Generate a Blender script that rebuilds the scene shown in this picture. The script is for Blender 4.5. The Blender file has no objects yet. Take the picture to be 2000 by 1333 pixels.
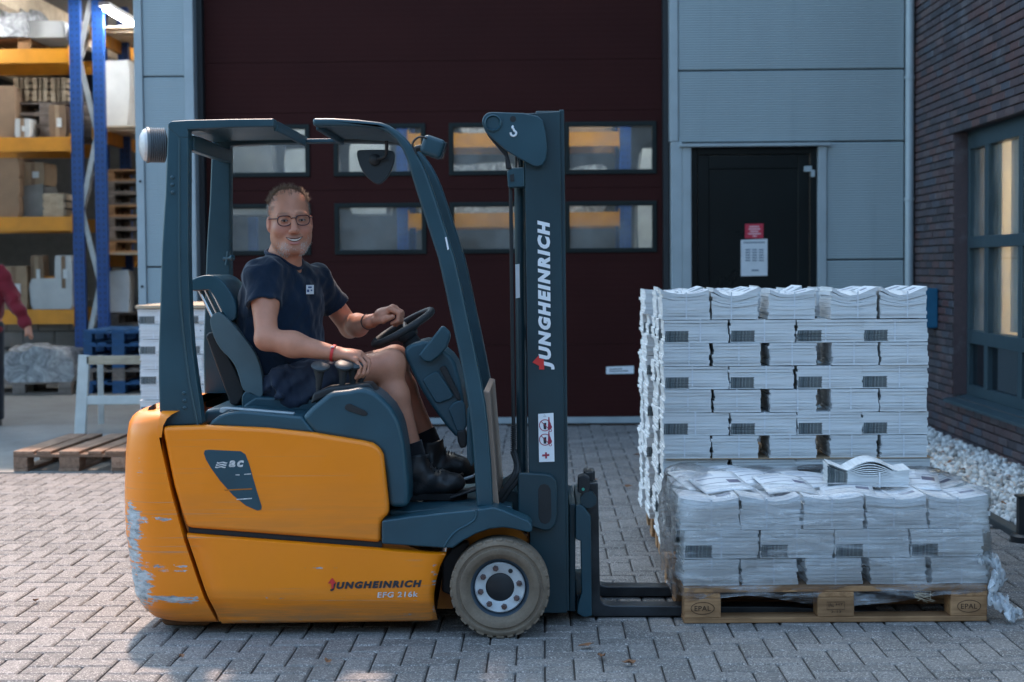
import bpy, bmesh, math, random
import numpy as np
from mathutils import Vector, Matrix, Quaternion
R = math.radians
random.seed(7)
rng = np.random.default_rng(7)
SC = bpy.context.scene
COL = SC.collection

# ------------------------------------------------------------------ camera
F = 3150.0                      # focal length in photo pixels (2000 wide)
CAM = Vector((0, 0, 1.42))
_y, _p, _r = R(1.09), R(2.65), R(0.45)
_fw = Vector((-math.sin(_y) * math.cos(_p), math.cos(_y) * math.cos(_p), -math.sin(_p)))
_rt0 = Vector((math.cos(_y), math.sin(_y), 0))
_up0 = _rt0.cross(_fw)
_rt = _rt0 * math.cos(_r) - _up0 * math.sin(_r)
_up = _up0 * math.cos(_r) + _rt0 * math.sin(_r)
cam_d = bpy.data.cameras.new('camera')
cam = bpy.data.objects.new('camera', cam_d); COL.objects.link(cam)
cam.matrix_world = Matrix(((_rt.x, _up.x, -_fw.x, CAM.x), (_rt.y, _up.y, -_fw.y, CAM.y),
                           (_rt.z, _up.z, -_fw.z, CAM.z), (0, 0, 0, 1)))
cam_d.sensor_width = 36; cam_d.lens = 36 * F / 2000
cam_d.clip_end = 500; cam_d.clip_start = .1
cam_d.dof.use_dof = True; cam_d.dof.focus_distance = 6.45; cam_d.dof.aperture_fstop = 3.4
SC.camera = cam

# ------------------------------------------------------------------ sky, sun, exposure
SUN_EL, SUN_AZ = R(58), R(-14.5)          # azimuth from +Y (behind the hall), to the left
world = bpy.data.worlds.new('World'); SC.world = world; world.use_nodes = True
_nt = world.node_tree; _bg = _nt.nodes['Background']
_sky = _nt.nodes.new('ShaderNodeTexSky'); _sky.sky_type = 'NISHITA'; _sky.sun_disc = False
_sky.sun_elevation = SUN_EL; _sky.sun_rotation = SUN_AZ
_sky.air_density = 1.0; _sky.dust_density = 1.6; _sky.ozone_density = 0.3
_tint = _nt.nodes.new('ShaderNodeMix'); _tint.data_type = 'RGBA'; _tint.blend_type = 'MULTIPLY'; _tint.inputs[0].default_value = 1
_tint.inputs[7].default_value = (.90, 1.03, 1.0, 1); _nt.links.new(_sky.outputs[0], _tint.inputs[6]); _nt.links.new(_tint.outputs[2], _bg.inputs[0]); _bg.inputs[1].default_value = 0.15
sun_d = bpy.data.lights.new('sun', 'SUN'); sun_d.energy = 2.0; sun_d.angle = R(2.5); sun_d.color = (.82, .60, .48)
sun = bpy.data.objects.new('sun', sun_d); COL.objects.link(sun)
_sd = Vector((math.sin(SUN_AZ) * math.cos(SUN_EL), math.cos(SUN_AZ) * math.cos(SUN_EL), math.sin(SUN_EL)))
sun.rotation_euler = (-_sd).to_track_quat('-Z', 'Y').to_euler(); sun.location = _sd * 40
SC.view_settings.view_transform = 'Standard'; SC.view_settings.look = 'None'
SC.view_settings.exposure = 1.95; SC.view_settings.gamma = 1
SC.cycles.max_bounces = 7; SC.cycles.transparent_max_bounces = 16; SC.cycles.diffuse_bounces = 3
SC.cycles.sample_clamp_indirect = 4; SC.cycles.use_denoising = True

# ------------------------------------------------------------------ layout helpers
def W(px, py, Y):
    """world point at depth Y seen at photo pixel (px, py) - used once, to survey the place"""
    d = _rt * ((px - 1000) / F) - _up * ((py - 666.5) / F) + _fw
    return CAM + d * (Y / d.y)
def WX(px, py, Y): return W(px, py, Y).x
def WZ(px, py, Y): return W(px, py, Y).z
def S(n, Y): return n * Y / F             # n pixels at depth Y, in metres

def proj(p):
    d = Vector(p) - CAM; z = d.dot(_fw)
    return 1000 + F * d.dot(_rt) / z, 666.5 - F * d.dot(_up) / z

def tag(o, label=None, cat=None, group=None, kind=None):
    if label: o['label'] = label
    if cat: o['category'] = cat
    if group: o['group'] = group
    if kind: o['kind'] = kind
    return o
def empty(name, loc=(0, 0, 0), label=None, cat=None, group=None):
    o = bpy.data.objects.new(name, None); o.empty_display_size = .1
    COL.objects.link(o); o.location = loc
    return tag(o, label, cat, group)
def copy_tree(o, parent=None):
    c = o.copy(); COL.objects.link(c); c.parent = parent
    for ch in o.children: copy_tree(ch, c)
    return c
def drop_tree(o):
    for ch in list(o.children): drop_tree(ch)
    bpy.data.objects.remove(o)

# ------------------------------------------------------------------ mesh builder
class MB:
    def __init__(s): s.v = []; s.f = []; s.mi = []
    def add(s, vs, fs, mi=0):
        b = len(s.v); s.v += [tuple(v) for v in vs]
        s.f += [tuple(i + b for i in f) for f in fs]; s.mi += [mi] * len(fs); return s
    def box(s, c, size, rot=None, mi=0):
        hx, hy, hz = size[0] / 2, size[1] / 2, size[2] / 2
        vs = [Vector((x * hx, y * hy, z * hz)) for z in (-1, 1) for y in (-1, 1) for x in (-1, 1)]
        if rot is not None: vs = [rot @ v for v in vs]
        vs = [v + Vector(c) for v in vs]
        return s.add(vs, [(0, 2, 3, 1), (4, 5, 7, 6), (0, 1, 5, 4), (2, 6, 7, 3), (0, 4, 6, 2), (1, 3, 7, 5)], mi)
    def bx(s, x0, x1, y0, y1, z0, z1, mi=0):
        return s.box(((x0 + x1) / 2, (y0 + y1) / 2, (z0 + z1) / 2), (abs(x1 - x0), abs(y1 - y0), abs(z1 - z0)), None, mi)
    def prism(s, a, b, mi=0):
        """two matching outlines (3-D point lists) joined into a solid"""
        n = len(a); fs = [tuple(range(n)), tuple(range(2 * n - 1, n - 1, -1))]
        fs += [(i, (i + 1) % n, n + (i + 1) % n, n + i) for i in range(n)]
        return s.add(list(a) + list(b), fs, mi)
    def px(s, pts, Y0, Y1, Yr=None, mi=0):
        """a side outline surveyed at depth Yr, given thickness from Y0 to Y1"""
        Yr = Y0 if Yr is None else Yr
        w = [W(x, y, Yr) for x, y in pts]
        return s.prism([Vector((p.x, Y0, p.z)) for p in w], [Vector((p.x, Y1, p.z)) for p in w], mi)
    def tube(s, pts, r, n=10, closed=False, mi=0):
        P = [Vector(p) for p in pts]; m = len(P)
        rs = r if isinstance(r, (list, tuple)) else [r] * m
        T = []
        for i in range(m):
            if closed: t = P[(i + 1) % m] - P[i - 1]
            else: t = P[min(i + 1, m - 1)] - P[max(i - 1, 0)]
            T.append(t.normalized() if t.length > 1e-9 else Vector((0, 0, 1)))
        u = T[0].orthogonal().normalized(); vs = []
        for i in range(m):
            u = (u - T[i] * u.dot(T[i])).normalized(); w = T[i].cross(u)
            for k in range(n):
                a = 2 * math.pi * k / n
                vs.append(P[i] + (u * math.cos(a) + w * math.sin(a)) * rs[i])
        fs = []
        for i in range(m if closed else m - 1):
            j = (i + 1) % m
            for k in range(n):
                k2 = (k + 1) % n; fs.append((i * n + k, i * n + k2, j * n + k2, j * n + k))
        if not closed: fs += [tuple(range(n - 1, -1, -1)), tuple((m - 1) * n + k for k in range(n))]
        return s.add(vs, fs, mi)
    def lathe(s, prof, c, axis, n=32, mi=0, ring=False):
        """prof: (radius, distance along axis)"""
        ax = Vector(axis).normalized(); u = ax.orthogonal().normalized(); w = ax.cross(u); c = Vector(c)
        vs = []; m = len(prof)
        for r, h in prof:
            for k in range(n):
                a = 2 * math.pi * k / n
                vs.append(c + ax * h + (u * math.cos(a) + w * math.sin(a)) * max(r, 1e-5))
        fs = [(i * n + k, i * n + (k + 1) % n, (i + 1) * n + (k + 1) % n, (i + 1) * n + k) for i in range(m - 1) for k in range(n)]
        if ring: fs += [((m - 1) * n + k, (m - 1) * n + (k + 1) % n, (k + 1) % n, k) for k in range(n)]
        else: fs += [tuple(range(n - 1, -1, -1)), tuple((m - 1) * n + k for k in range(n))]
        return s.add(vs, fs, mi)
    def loft(s, rings, mi=0, cap=True):
        n = len(rings[0]); vs = [p for r in rings for p in r]
        fs = [(i * n + k, i * n + (k + 1) % n, (i + 1) * n + (k + 1) % n, (i + 1) * n + k) for i in range(len(rings) - 1) for k in range(n)]
        if cap: fs += [tuple(range(n - 1, -1, -1)), tuple((len(rings) - 1) * n + k for k in range(n))]
        return s.add(vs, fs, mi)
    def mesh(s, name, mats, sharp=35, fix=True):
        me = bpy.data.meshes.new(name); me.from_pydata([tuple(v) for v in s.v], [], s.f)
        for m in (mats if isinstance(mats, (list, tuple)) else [mats]): me.materials.append(m)
        if any(s.mi): me.polygons.foreach_set('material_index', s.mi)
        if fix:
            bm = bmesh.new(); bm.from_mesh(me); bmesh.ops.recalc_face_normals(bm, faces=bm.faces); bm.to_mesh(me); bm.free()
        if sharp is not None:
            me.polygons.foreach_set('use_smooth', [True] * len(me.polygons)); me.set_sharp_from_angle(angle=R(sharp))
        me.update(); return me
    def build(s, name, mats, parent=None, bevel=0, seg=2, sharp=35, fix=True, local=False, sub=0):
        if parent is None and not local and s.v:
            xs, ys, zs = zip(*s.v)
            b = Vector(((min(xs) + max(xs)) / 2, (min(ys) + max(ys)) / 2, min(zs)))
            s.v = [(x - b.x, y - b.y, z - b.z) for x, y, z in s.v]
        else: b = None
        me = s.mesh(name, mats, sharp if not bevel else None, fix)
        o = bpy.data.objects.new(name, me); COL.objects.link(o)
        if b is not None: o.location = b
        if parent is not None:
            o.parent = parent
            if not local and parent.parent is None: o.location = -parent.location
        if sub:
            d = o.modifiers.new('sub', 'SUBSURF'); d.levels = d.render_levels = sub
        if bevel:
            me.polygons.foreach_set('use_smooth', [True] * len(me.polygons))
            d = o.modifiers.new('bevel', 'BEVEL'); d.width = bevel; d.segments = seg; d.limit_method = 'ANGLE'; d.angle_limit = R(28)
            d.use_clamp_overlap = True
            w = o.modifiers.new('wn', 'WEIGHTED_NORMAL'); w.keep_sharp = True
        return o
def rz(a): return Matrix.Rotation(a, 3, 'Z')
def rx(a): return Matrix.Rotation(a, 3, 'X')
def ry(a): return Matrix.Rotation(a, 3, 'Y')
def spline(pts, n=6):
    """Catmull-Rom through 2-D or 3-D points"""
    P = [Vector(p) for p in pts]; out = []
    for i in range(len(P) - 1):
        p0, p1, p2, p3 = P[max(i - 1, 0)], P[i], P[i + 1], P[min(i + 2, len(P) - 1)]
        for k in range(n):
            t = k / n
            out.append(.5 * ((2 * p1) + (p2 - p0) * t + (2 * p0 - 5 * p1 + 4 * p2 - p3) * t * t + (3 * p1 - p0 - 3 * p2 + p3) * t ** 3))
    out.append(P[-1]); return out
def cspline(pts, n=5):
    P = [Vector(p) for p in pts]; m = len(P); out = []
    for i in range(m):
        p0, p1, p2, p3 = P[i - 1], P[i], P[(i + 1) % m], P[(i + 2) % m]
        for k in range(n):
            t = k / n
            out.append(.5 * ((2 * p1) + (p2 - p0) * t + (2 * p0 - 5 * p1 + 4 * p2 - p3) * t * t + (3 * p1 - p0 - 3 * p2 + p3) * t ** 3))
    return out
def text_mesh(body, size, bold=0.0, shear=0.0, depth=.001, space=1.0):
    """flat lettering as plain mesh data: verts (x right, y up), faces, width"""
    cu = bpy.data.curves.new('t', 'FONT'); cu.body = body; cu.size = size; cu.offset = bold; cu.shear = shear
    cu.extrude = 0; cu.space_character = space; cu.resolution_u = 3
    o = bpy.data.objects.new('t', cu); COL.objects.link(o)
    dg = bpy.context.evaluated_depsgraph_get()
    me = bpy.data.meshes.new_from_object(o.evaluated_get(dg))
    vs = [v.co.copy() for v in me.vertices]; fs = [tuple(p.vertices) for p in me.polygons]
    bpy.data.objects.remove(o); bpy.data.curves.remove(cu); bpy.data.meshes.remove(me)
    if vs:
        x0 = min(v.x for v in vs); x1 = max(v.x for v in vs); y0 = min(v.y for v in vs); y1 = max(v.y for v in vs)
        vs = [((v.x - x0) / (x1 - x0), (v.y - y0) / (y1 - y0)) for v in vs]
    return vs, fs
def put_text(mb, body, org, right, up, w, h, bold=.0, shear=0., space=1., mi=0):
    """lettering fitted into the box w x h whose lower left corner is org"""
    vs, fs = text_mesh(body, 1, bold, shear, space=space)
    org, right, up = Vector(org), Vector(right), Vector(up)
    mb.add([org + right * (x * w) + up * (y * h) for x, y in vs], fs, mi)

# ------------------------------------------------------------------ materials
class NT:
    def __init__(s, name):
        s.m = bpy.data.materials.new(name); s.m.use_nodes = True; s.t = s.m.node_tree
        s.b = s.t.nodes['Principled BSDF']; s.out = s.t.nodes['Material Output']
    def n(s, typ, **kw):
        nd = s.t.nodes.new('ShaderNode' + typ)
        for k, v in kw.items():
            if k.startswith('i_'): nd.inputs[k[2:]].default_value = v
            else: setattr(nd, k, v)
        return nd
    def l(s, a, b): s.t.links.new(a, b)
    def val(s, sock, v):
        if hasattr(v, 'is_linked') or hasattr(v, 'links'): s.l(v, sock)
        else: sock.default_value = v
    def math(s, op, a, b=0., c=0., clamp=False):
        nd = s.n('Math', operation=op, use_clamp=clamp)
        s.val(nd.inputs[0], a); s.val(nd.inputs[1], b); s.val(nd.inputs[2], c); return nd.outputs[0]
    def coord(s, kind='Object', scale=(1, 1, 1), rot=(0, 0, 0), loc=(0, 0, 0)):
        tc = s.n('TexCoord'); mp = s.n('Mapping'); s.l(tc.outputs[kind], mp.inputs[0])
        mp.inputs['Scale'].default_value = scale; mp.inputs['Rotation'].default_value = rot; mp.inputs['Location'].default_value = loc
        return mp.outputs[0]
    def noise(s, vec, scale, detail=4, rough=.55, dist=0):
        nd = s.n('TexNoise'); s.l(vec, nd.inputs['Vector']); nd.inputs['Scale'].default_value = scale
        nd.inputs['Detail'].default_value = detail; nd.inputs['Roughness'].default_value = rough; nd.inputs['Distortion'].default_value = dist
        return nd.outputs['Fac']
    def ramp(s, fac, stops, interp='LINEAR'):
        nd = s.n('ValToRGB'); s.val(nd.inputs[0], fac); cr = nd.color_ramp; cr.interpolation = interp
        while len(cr.elements) < len(stops): cr.elements.new(.5)
        for e, (p, c) in zip(cr.elements, stops):
            e.position = p; e.color = (*c, 1) if len(c) == 3 else c
        return nd.outputs[0]
    def mapr(s, v, a, b, c=0., d=1., smooth=False):
        nd = s.n('MapRange'); nd.clamp = True
        if smooth: nd.interpolation_type = 'SMOOTHSTEP'
        s.val(nd.inputs[0], v)
        for i, q in enumerate((a, b, c, d)): nd.inputs[i + 1].default_value = q
        return nd.outputs[0]
    def mix(s, fac, a, b, mode='MIX'):
        nd = s.n('Mix', data_type='RGBA', blend_type=mode); s.val(nd.inputs[0], fac)
        for k, v in ((6, a), (7, b)):
            if isinstance(v, (tuple, list)): nd.inputs[k].default_value = (*v[:3], 1)
            else: s.l(v, nd.inputs[k])
        return nd.outputs[2]
    def bump(s, h, strength=.2, dist=.01):
        nd = s.n('Bump'); s.l(h, nd.inputs['Height']); nd.inputs['Strength'].default_value = strength; nd.inputs['Distance'].default_value = dist
        s.l(nd.outputs[0], s.b.inputs['Normal']); return nd
    def set(s, **kw):
        for k, v in kw.items():
            k = {'color': 'Base Color', 'rough': 'Roughness', 'metal': 'Metallic', 'spec': 'Specular IOR Level', 'coat': 'Coat Weight',
                 'coatr': 'Coat Roughness', 'trans': 'Transmission Weight', 'sss': 'Subsurface Weight', 'ior': 'IOR', 'alpha': 'Alpha'}.get(k, k)
            sk = s.b.inputs[k]
            if isinstance(v, (tuple, list)) and len(v) == 3 and sk.type == 'RGBA': sk.default_value = (*v, 1)
            else: s.val(sk, v)
        return s
def sc(c, k): return tuple(min(1, x * k) for x in c)
def mat(name, color, rough=.5, metal=0, var=.15, vs=6, bump=0, bs=60, spec=.5, coat=0, kind='Object'):
    t = NT(name); v = t.coord(kind)
    n = t.noise(v, vs, 5)
    t.set(color=t.ramp(n, [(.3, sc(color, 1 - var)), (.7, sc(color, 1 + var))]), rough=t.mapr(n, .2, .8, rough * .85, min(1, rough * 1.15)), metal=metal, spec=spec, coat=coat)
    if bump: t.bump(t.noise(v, bs, 4), bump, .005)
    return t.m
def emit(name, color, strength):
    t = NT(name); t.set(color=color); t.b.inputs['Emission Color'].default_value = (*color, 1); t.b.inputs['Emission Strength'].default_value = strength
    return t.m
def wood(name, c0, c1, grey=0., gs=1.):
    t = NT(name); v = t.coord('Object', (1.6 * gs, 22 * gs, 22 * gs)); oi = t.n('ObjectInfo')
    ad = t.n('VectorMath', operation='ADD'); t.l(v, ad.inputs[0])
    cx = t.n('CombineXYZ'); r = t.math('MULTIPLY', oi.outputs['Random'], 37); [t.l(r, cx.inputs[i]) for i in range(3)]
    t.l(cx.outputs[0], ad.inputs[1])
    n = t.noise(ad.outputs[0], 1.6, 6, .65, .6); n2 = t.noise(ad.outputs[0], 6, 4)
    big = t.noise(t.coord('Object', (3, 3, 3)), 2.2, 4)
    col = t.ramp(n, [(.25, c0), (.55, c1), (.8, sc(c1, 1.15))])
    col = t.mix(t.mapr(big, .45, .75, 0, .55), col, sc(c0, .6))
    hs = t.n('HueSaturation'); t.l(col, hs.inputs['Color']); t.l(t.mapr(oi.outputs['Random'], 0, 1, .72, 1.2), hs.inputs['Value']); hs.inputs['Saturation'].default_value = 1 - grey
    t.set(color=hs.outputs[0], rough=.75, spec=.3); t.bump(n2, .35, .004); return t.m

M = {}
M['blue_grey'] = mat('blue_grey_paint', (.016, .058, .079), .36, 0, .16, 4, .06, 400)
M['plastic'] = mat('blue_grey_plastic', (.016, .062, .086), .40, 0, .14, 5, .10, 900)
M['mast'] = mat('mast_paint', (.010, .037, .049), .42, 0, .22, 3, .05, 200)
M['dark'] = mat('dark_rubber', (.012, .014, .016), .6, 0, .3, 20, .1, 300)
M['black'] = mat('black_metal', (.014, .017, .02), .42, 0, .3, 8, .06, 150)
M['fork'] = mat('fork_steel', (.035, .040, .045), .38, .4, .4, 9, .15, 60)
M['chrome'] = mat('bright_steel', (.55, .56, .57), .25, 1, .1, 10)
M['white'] = mat('white_sticker', (.78, .80, .82), .5, 0, .05, 20)
M['ink'] = mat('dark_ink', (.02, .025, .035), .6, 0, .05)
M['inkred'] = mat('red_ink', (.35, .03, .06), .6, 0, .05)
M['red'] = mat('red_print', (.65, .035, .03), .5, 0, .05)
M['silver'] = mat('silver_print', (.60, .62, .62), .4, .2, .3, 90)
M['wood'] = wood('pallet_wood', (.24, .115, .05), (.46, .25, .12), .0)
M['woodgrey'] = wood('weathered_wood', (.14, .095, .07), (.29, .20, .145), .35)
M['woodpale'] = wood('pale_wood', (.42, .30, .18), (.58, .45, .30), .1)
M['woodwhite'] = mat('white_painted_wood', (.62, .60, .55), .6, 0, .1, 9, .15, 60)
M['bluewood'] = mat('blue_painted_wood', (.02, .09, .22), .6, 0, .35, 6, .2, 40)
M['cardboard'] = mat('cardboard', (.38, .26, .16), .8, 0, .12, 8, .1, 80)
# ================================================================== SETTING
YW = 14.20                                  # plane of the hall's facade
XB = 3.26                                   # plane of the brick building
# ---- pavement of herringbone concrete pavers
def paver_material():
    t = NT('concrete_paver'); v = t.coord('Object')
    at = t.n('Attribute', attribute_name='tint')
    geo = t.n('NewGeometry'); 
    wv = t.n('Mapping'); t.l(geo.outputs['Position'], wv.inputs[0]); p = wv.outputs[0]
    base = t.ramp(at.outputs['Fac'], [(0, (.120, .113, .107)), (.5, (.170, .159, .150)), (1, (.215, .201, .19))])
    big = t.noise(p, .9, 5); base = t.mix(t.mapr(big, .35, .7, 0, .35), base, (.29, .275, .26))
    sp = t.n('TexVoronoi'); t.l(p, sp.inputs['Vector']); sp.inputs['Scale'].default_value = 210
    f = t.n('SeparateColor'); t.l(sp.outputs['Color'], f.inputs[0])
    c = t.mix(t.mapr(f.outputs[0], .80, .88), base, (.40, .37, .345)); c = t.mix(t.mapr(f.outputs[1], .78, .9, 0, .8), c, (.085, .078, .075))
    st = t.noise(p, 14, 5, .7); c = t.mix(t.mapr(st, .58, .8, 0, .45), c, (.12, .11, .10))
    oil = t.noise(p, 1.7, 5, .6, .8); c = t.mix(t.mapr(oil, .60, .72, 0, .45), c, (.06, .056, .052))
    wet = t.noise(p, .55, 3, .5); c = t.mix(t.mapr(wet, .52, .7, 0, .25), c, (.10, .09, .082))
    t.set(color=c, rough=t.mapr(t.noise(p, 60, 3), .3, .7, .62, .9), spec=.35)
    h = t.math('ADD', t.noise(p, 260, 3, .7), t.math('MULTIPLY', t.noise(p, 40, 3), .6)); t.bump(h, .45, .003)
    return t.m
M['paver'] = paver_material()
M['sand'] = mat('joint_sand', (.045, .040, .036), .95, 0, .3, 30, .4, 200)
t = NT('concrete_floor'); v = t.coord('Object'); n1 = t.noise(v, .8, 6, .65); n2 = t.noise(v, 9, 5)
c = t.ramp(n1, [(.3, (.22, .205, .18)), (.7, (.34, .32, .285))]); c = t.mix(t.mapr(n2, .55, .75, 0, .5), c, (.14, .13, .115))
t.set(color=c, rough=.6); t.bump(n2, .1, .004); M['concrete'] = t.m

mb = MB(); mb.add([(-60, -40, -.05), (60, -40, -.05), (60, 60, -.05), (-60, 60, -.05)], [(0, 1, 2, 3)])
ground = mb.build('ground', M['sand'], fix=False); tag(ground, kind='structure')
mb = MB(); mb.bx(-14, XB + 3, 2.0, YW + .3, -.045, -.010)
pavement = mb.build('pavement', M['sand']); tag(pavement, kind='structure')
U = .1035
def paver_verts(lx, ly, cx, cy, zt, tx=0, ty=0):
    g = .0034; ch = .007; a, b = lx / 2 - g, ly / 2 - g
    def q(x, y, z): return (cx + x, cy + y, zt + z + x * tx + y * ty)
    vs = [q(sx * (a - ch), sy * (b - ch), 0) for sx, sy in ((-1, -1), (1, -1), (1, 1), (-1, 1))]
    vs += [q(sx * a, sy * b, -.005) for sx, sy in ((-1, -1), (1, -1), (1, 1), (-1, 1))]
    vs += [q(sx * a, sy * b, -.03) for sx, sy in ((-1, -1), (1, -1), (1, 1), (-1, 1))]
    fs = [(0, 1, 2, 3)] + [(4 + i, 4 + (i + 1) % 4, (i + 1) % 4, i) for i in range(4)] + [(8 + i, 8 + (i + 1) % 4, 4 + (i + 1) % 4, 4 + i) for i in range(4)]
    return vs, fs
def tint_attr(me, vals):
    a = me.attributes.new('tint', 'FLOAT', 'FACE'); a.data.foreach_set('value', vals)
spots = []
rp = random.Random(3)
for i in range(-78, 36):
    for j in range(22, 150):
        tq = (i - j) % 4
        if tq == 0: cx, cy, o = (i + 1) * U, (j + .5) * U, 0
        elif tq == 3: cx, cy, o = (i + .5) * U, (j + 1) * U, 1
        else: continue
        if cy > YW + .1 or cx < -7.8 or cx > 2.48: continue
        if cx < -2.55 and cy > 11.2: continue
        u, vv = proj((cx, cy, 0))
        spots.append((cx, cy, o, u, vv))
def clear(s):
    u, v = s[3], s[4]
    if not (8 < u < 1992 and v < 1326): return False
    if 430 < u < 860 and v < 1225: return False
    if 250 < u < 430 and v < 1225: return False
    if 1318 < u < 1925 and v < 1215: return False
    return True
spots.sort(key=lambda s: s[1])
near = [s for s in spots if clear(s)][:298]; nid = set(id(s) for s in near)
variants = {}
for o in (0, 1):
    for k in range(8):
        lx, ly = (2 * U, U) if o == 0 else (U, 2 * U)
        vs, fs = paver_verts(lx, ly, 0, 0, 0, rp.uniform(-.006, .006), rp.uniform(-.006, .006))
        b = MB(); b.add(vs, fs); me = b.mesh('paver', M['paver'], None); tint_attr(me, [(k + .5) / 8] * len(fs)); variants[o, k] = me
for cx, cy, o, u, v in near:
    ob = bpy.data.objects.new('paver', variants[o, rp.randrange(8)]); COL.objects.link(ob)
    ob.parent = pavement; ob.location = Vector((cx, cy, rp.uniform(-.0015, .0015))) - pavement.location
b = MB(); tv = []
for s in spots:
    if id(s) in nid: continue
    cx, cy, o = s[:3]; lx, ly = (2 * U, U) if o == 0 else (U, 2 * U)
    vs, fs = paver_verts(lx, ly, cx, cy, rp.uniform(-.0015, .0015), rp.uniform(-.006, .006), rp.uniform(-.006, .006))
    b.add(vs, fs); tv += [rp.random()] * len(fs)
pv = b.build('paving_field', M['paver'], pavement, sharp=None, fix=False); tint_attr(pv.data, tv); tag(pv, kind='stuff')
mb = MB(); mb.bx(-14, -2.55, 11.2, YW + .45, -.009, .004)
tag(mb.build('concrete_apron', M['concrete']), kind='structure')
mb = MB(); mb.bx(-14, 3.2, YW + .45, 31, -.04, .003)
tag(mb.build('warehouse_floor', M['concrete']), kind='structure')

# ---- hall facade
def panel_material(name, col):
    t = NT(name); v = t.coord('Object'); s = t.n('SeparateXYZ'); t.l(v, s.inputs[0])
    w = t.math('SINE', t.math('MULTIPLY', s.outputs[2], 2 * math.pi / .021))
    n = t.noise(t.coord('Object', (.6, .6, .12)), 2.2, 5); 
    n3 = t.noise(t.coord('Object', (9, 9, .5)), 1.2, 4)
    c = t.ramp(n, [(.3, sc(col, .90)), (.7, sc(col, 1.06))]); c = t.mix(t.mapr(n3, .6, .85, 0, .3), c, sc(col, .6))
    t.set(color=c, rough=.45, metal=.15); t.bump(w, .35, .004); return t.m
M['panel'] = panel_material('ribbed_steel_panel', (.325, .385, .40))
M['trim'] = mat('grey_steel_trim', (.36, .41, .43), .45, .1, .08, 5)
t = NT('garage_door_red'); n = t.noise(t.coord('Object', (1, 1, 1)), 1.5, 5); sx = t.n('SeparateXYZ'); t.l(t.coord('Object'), sx.inputs[0])
w = t.math('SINE', t.math('MULTIPLY', sx.outputs[2], 2 * math.pi / .05))
t.set(color=t.ramp(n, [(.3, (.034, .0078, .0068)), (.7, (.041, .0093, .008))]), rough=.65, spec=.12); t.bump(w, .08, .003); M['garage'] = t.m
M['greenframe'] = mat('dark_green_frame', (.006, .012, .012), .45, 0, .1, spec=.25)
t = NT('window_glass'); t.set(color=(.9, .95, .95), rough=.02, spec=.5)
tr = t.n('BsdfTransparent'); tr.inputs[0].default_value = (.86, .9, .9, 1); gl = t.n('BsdfGlossy'); gl.inputs['Roughness'].default_value = .02
lw = t.n('Fresnel'); lw.inputs[0].default_value = 1.5; ms = t.n('MixShader'); t.l(t.math('MULTIPLY', lw.outputs[0], .5), ms.inputs[0]); du = t.n('BsdfDiffuse'); du.inputs[0].default_value = (.6, .62, .62, 1); md_ = t.n('MixShader'); t.l(t.mapr(t.noise(t.coord('Object'), 3, 5), .3, .75, .05, .22), md_.inputs[0]); t.l(tr.outputs[0], md_.inputs[1]); t.l(du.outputs[0], md_.inputs[2]); t.l(md_.outputs[0], ms.inputs[1]); t.l(gl.outputs[0], ms.inputs[2])
t.l(ms.outputs[0], t.out.inputs['Surface']); M['glass'] = t.m

XGL, XGR = WX(385, 500, YW), WX(1309, 500, YW)      # garage opening
XCL = WX(268, 400, YW)                              # outer edge of the left pier
ZT = 19.0  # unseen top of the hall wall, set high so it shades the yard
zj = [WZ(1550, 137, YW), WZ(1550, 278, YW), WZ(1650, 508, YW)]
hall = empty('warehouse', (0, YW, 0), 'grey steel clad warehouse front with wide garage opening', 'building')
def part(name, m, parent, *boxes, bevel=0, sharp=35):
    b = MB()
    for q in boxes: b.bx(*q)
    return b.build(name, m, parent, bevel=bevel, sharp=sharp)
J = .006
XDL, XDR = WX(1333, 400, YW), WX(1614, 400, YW)     # entrance door opening with its posts
# right side cladding panels
x0, x1 = WX(1325, 300, YW), WX(1766, 300, YW)
for a, c in ((zj[1] + J, zj[0] - J), (zj[0] + J, zj[0] + 1.62), (zj[0] + 1.632, 6.5)):
    part('wall_panel', M['panel'], hall, (x0, x1, YW, YW + .10, a, c), bevel=.008)
part('wall_panel', M['panel'], hall, (XDR + .002, x1, YW, YW + .10, zj[2] + J, zj[1] - J), bevel=.008)
part('wall_panel', M['panel'], hall, (XDR + .002, x1, YW, YW + .10, .05, zj[2] - J), bevel=.008)
part('wall_backing', M['black'], hall, (x0, XB + .1, YW + .101, YW + .2, zj[1] - .1, 6.5), (XDR, XB + .1, YW + .101, YW + .2, 0, zj[1] - .1))
part('door_jamb', M['trim'], hall, (XGR, x0 - .002, YW - .012, YW + .4, 2.5, 6.5), bevel=.004)
part('door_jamb', M['trim'], hall, (XGR + .01, XDL - .002, YW - .008, YW + .4, 0, 2.498), bevel=.004)
# left pier
xa, xb = WX(282, 300, YW), WX(363, 300, YW)
zl = [WZ(320, 150, YW), WZ(320, 522, YW)]
for a, c in ((.05, zl[1] - J), (zl[1] + J, zl[0] - J), (zl[0] + J, 4.6)):
    part('wall_panel', M['panel'], hall, (xa + .002, xb - .002, YW, YW + .1, a, c), bevel=.006)
part('wall_backing', M['black'], hall, (xa, xb, YW + .101, YW + .3, 0, 4.6))
part('corner_trim', M['trim'], hall, (XCL, xa, YW - .02, YW + .35, 0, 4.6), bevel=.006)
part('corner_trim', M['trim'], hall, (xb, XGL, YW - .02, YW + .35, 0, 4.6), bevel=.006)
for z in (WZ(270, 355, YW), WZ(270, 560, YW)):
    for x in ((XCL + xa) / 2, (xb + XGL) / 2):
        b = MB(); b.lathe([(.012, 0), (.012, .008), (.006, .012)], (x, YW - .02, z), (0, -1, 0), 8); b.build('bolt', M['black'], hall)
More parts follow.
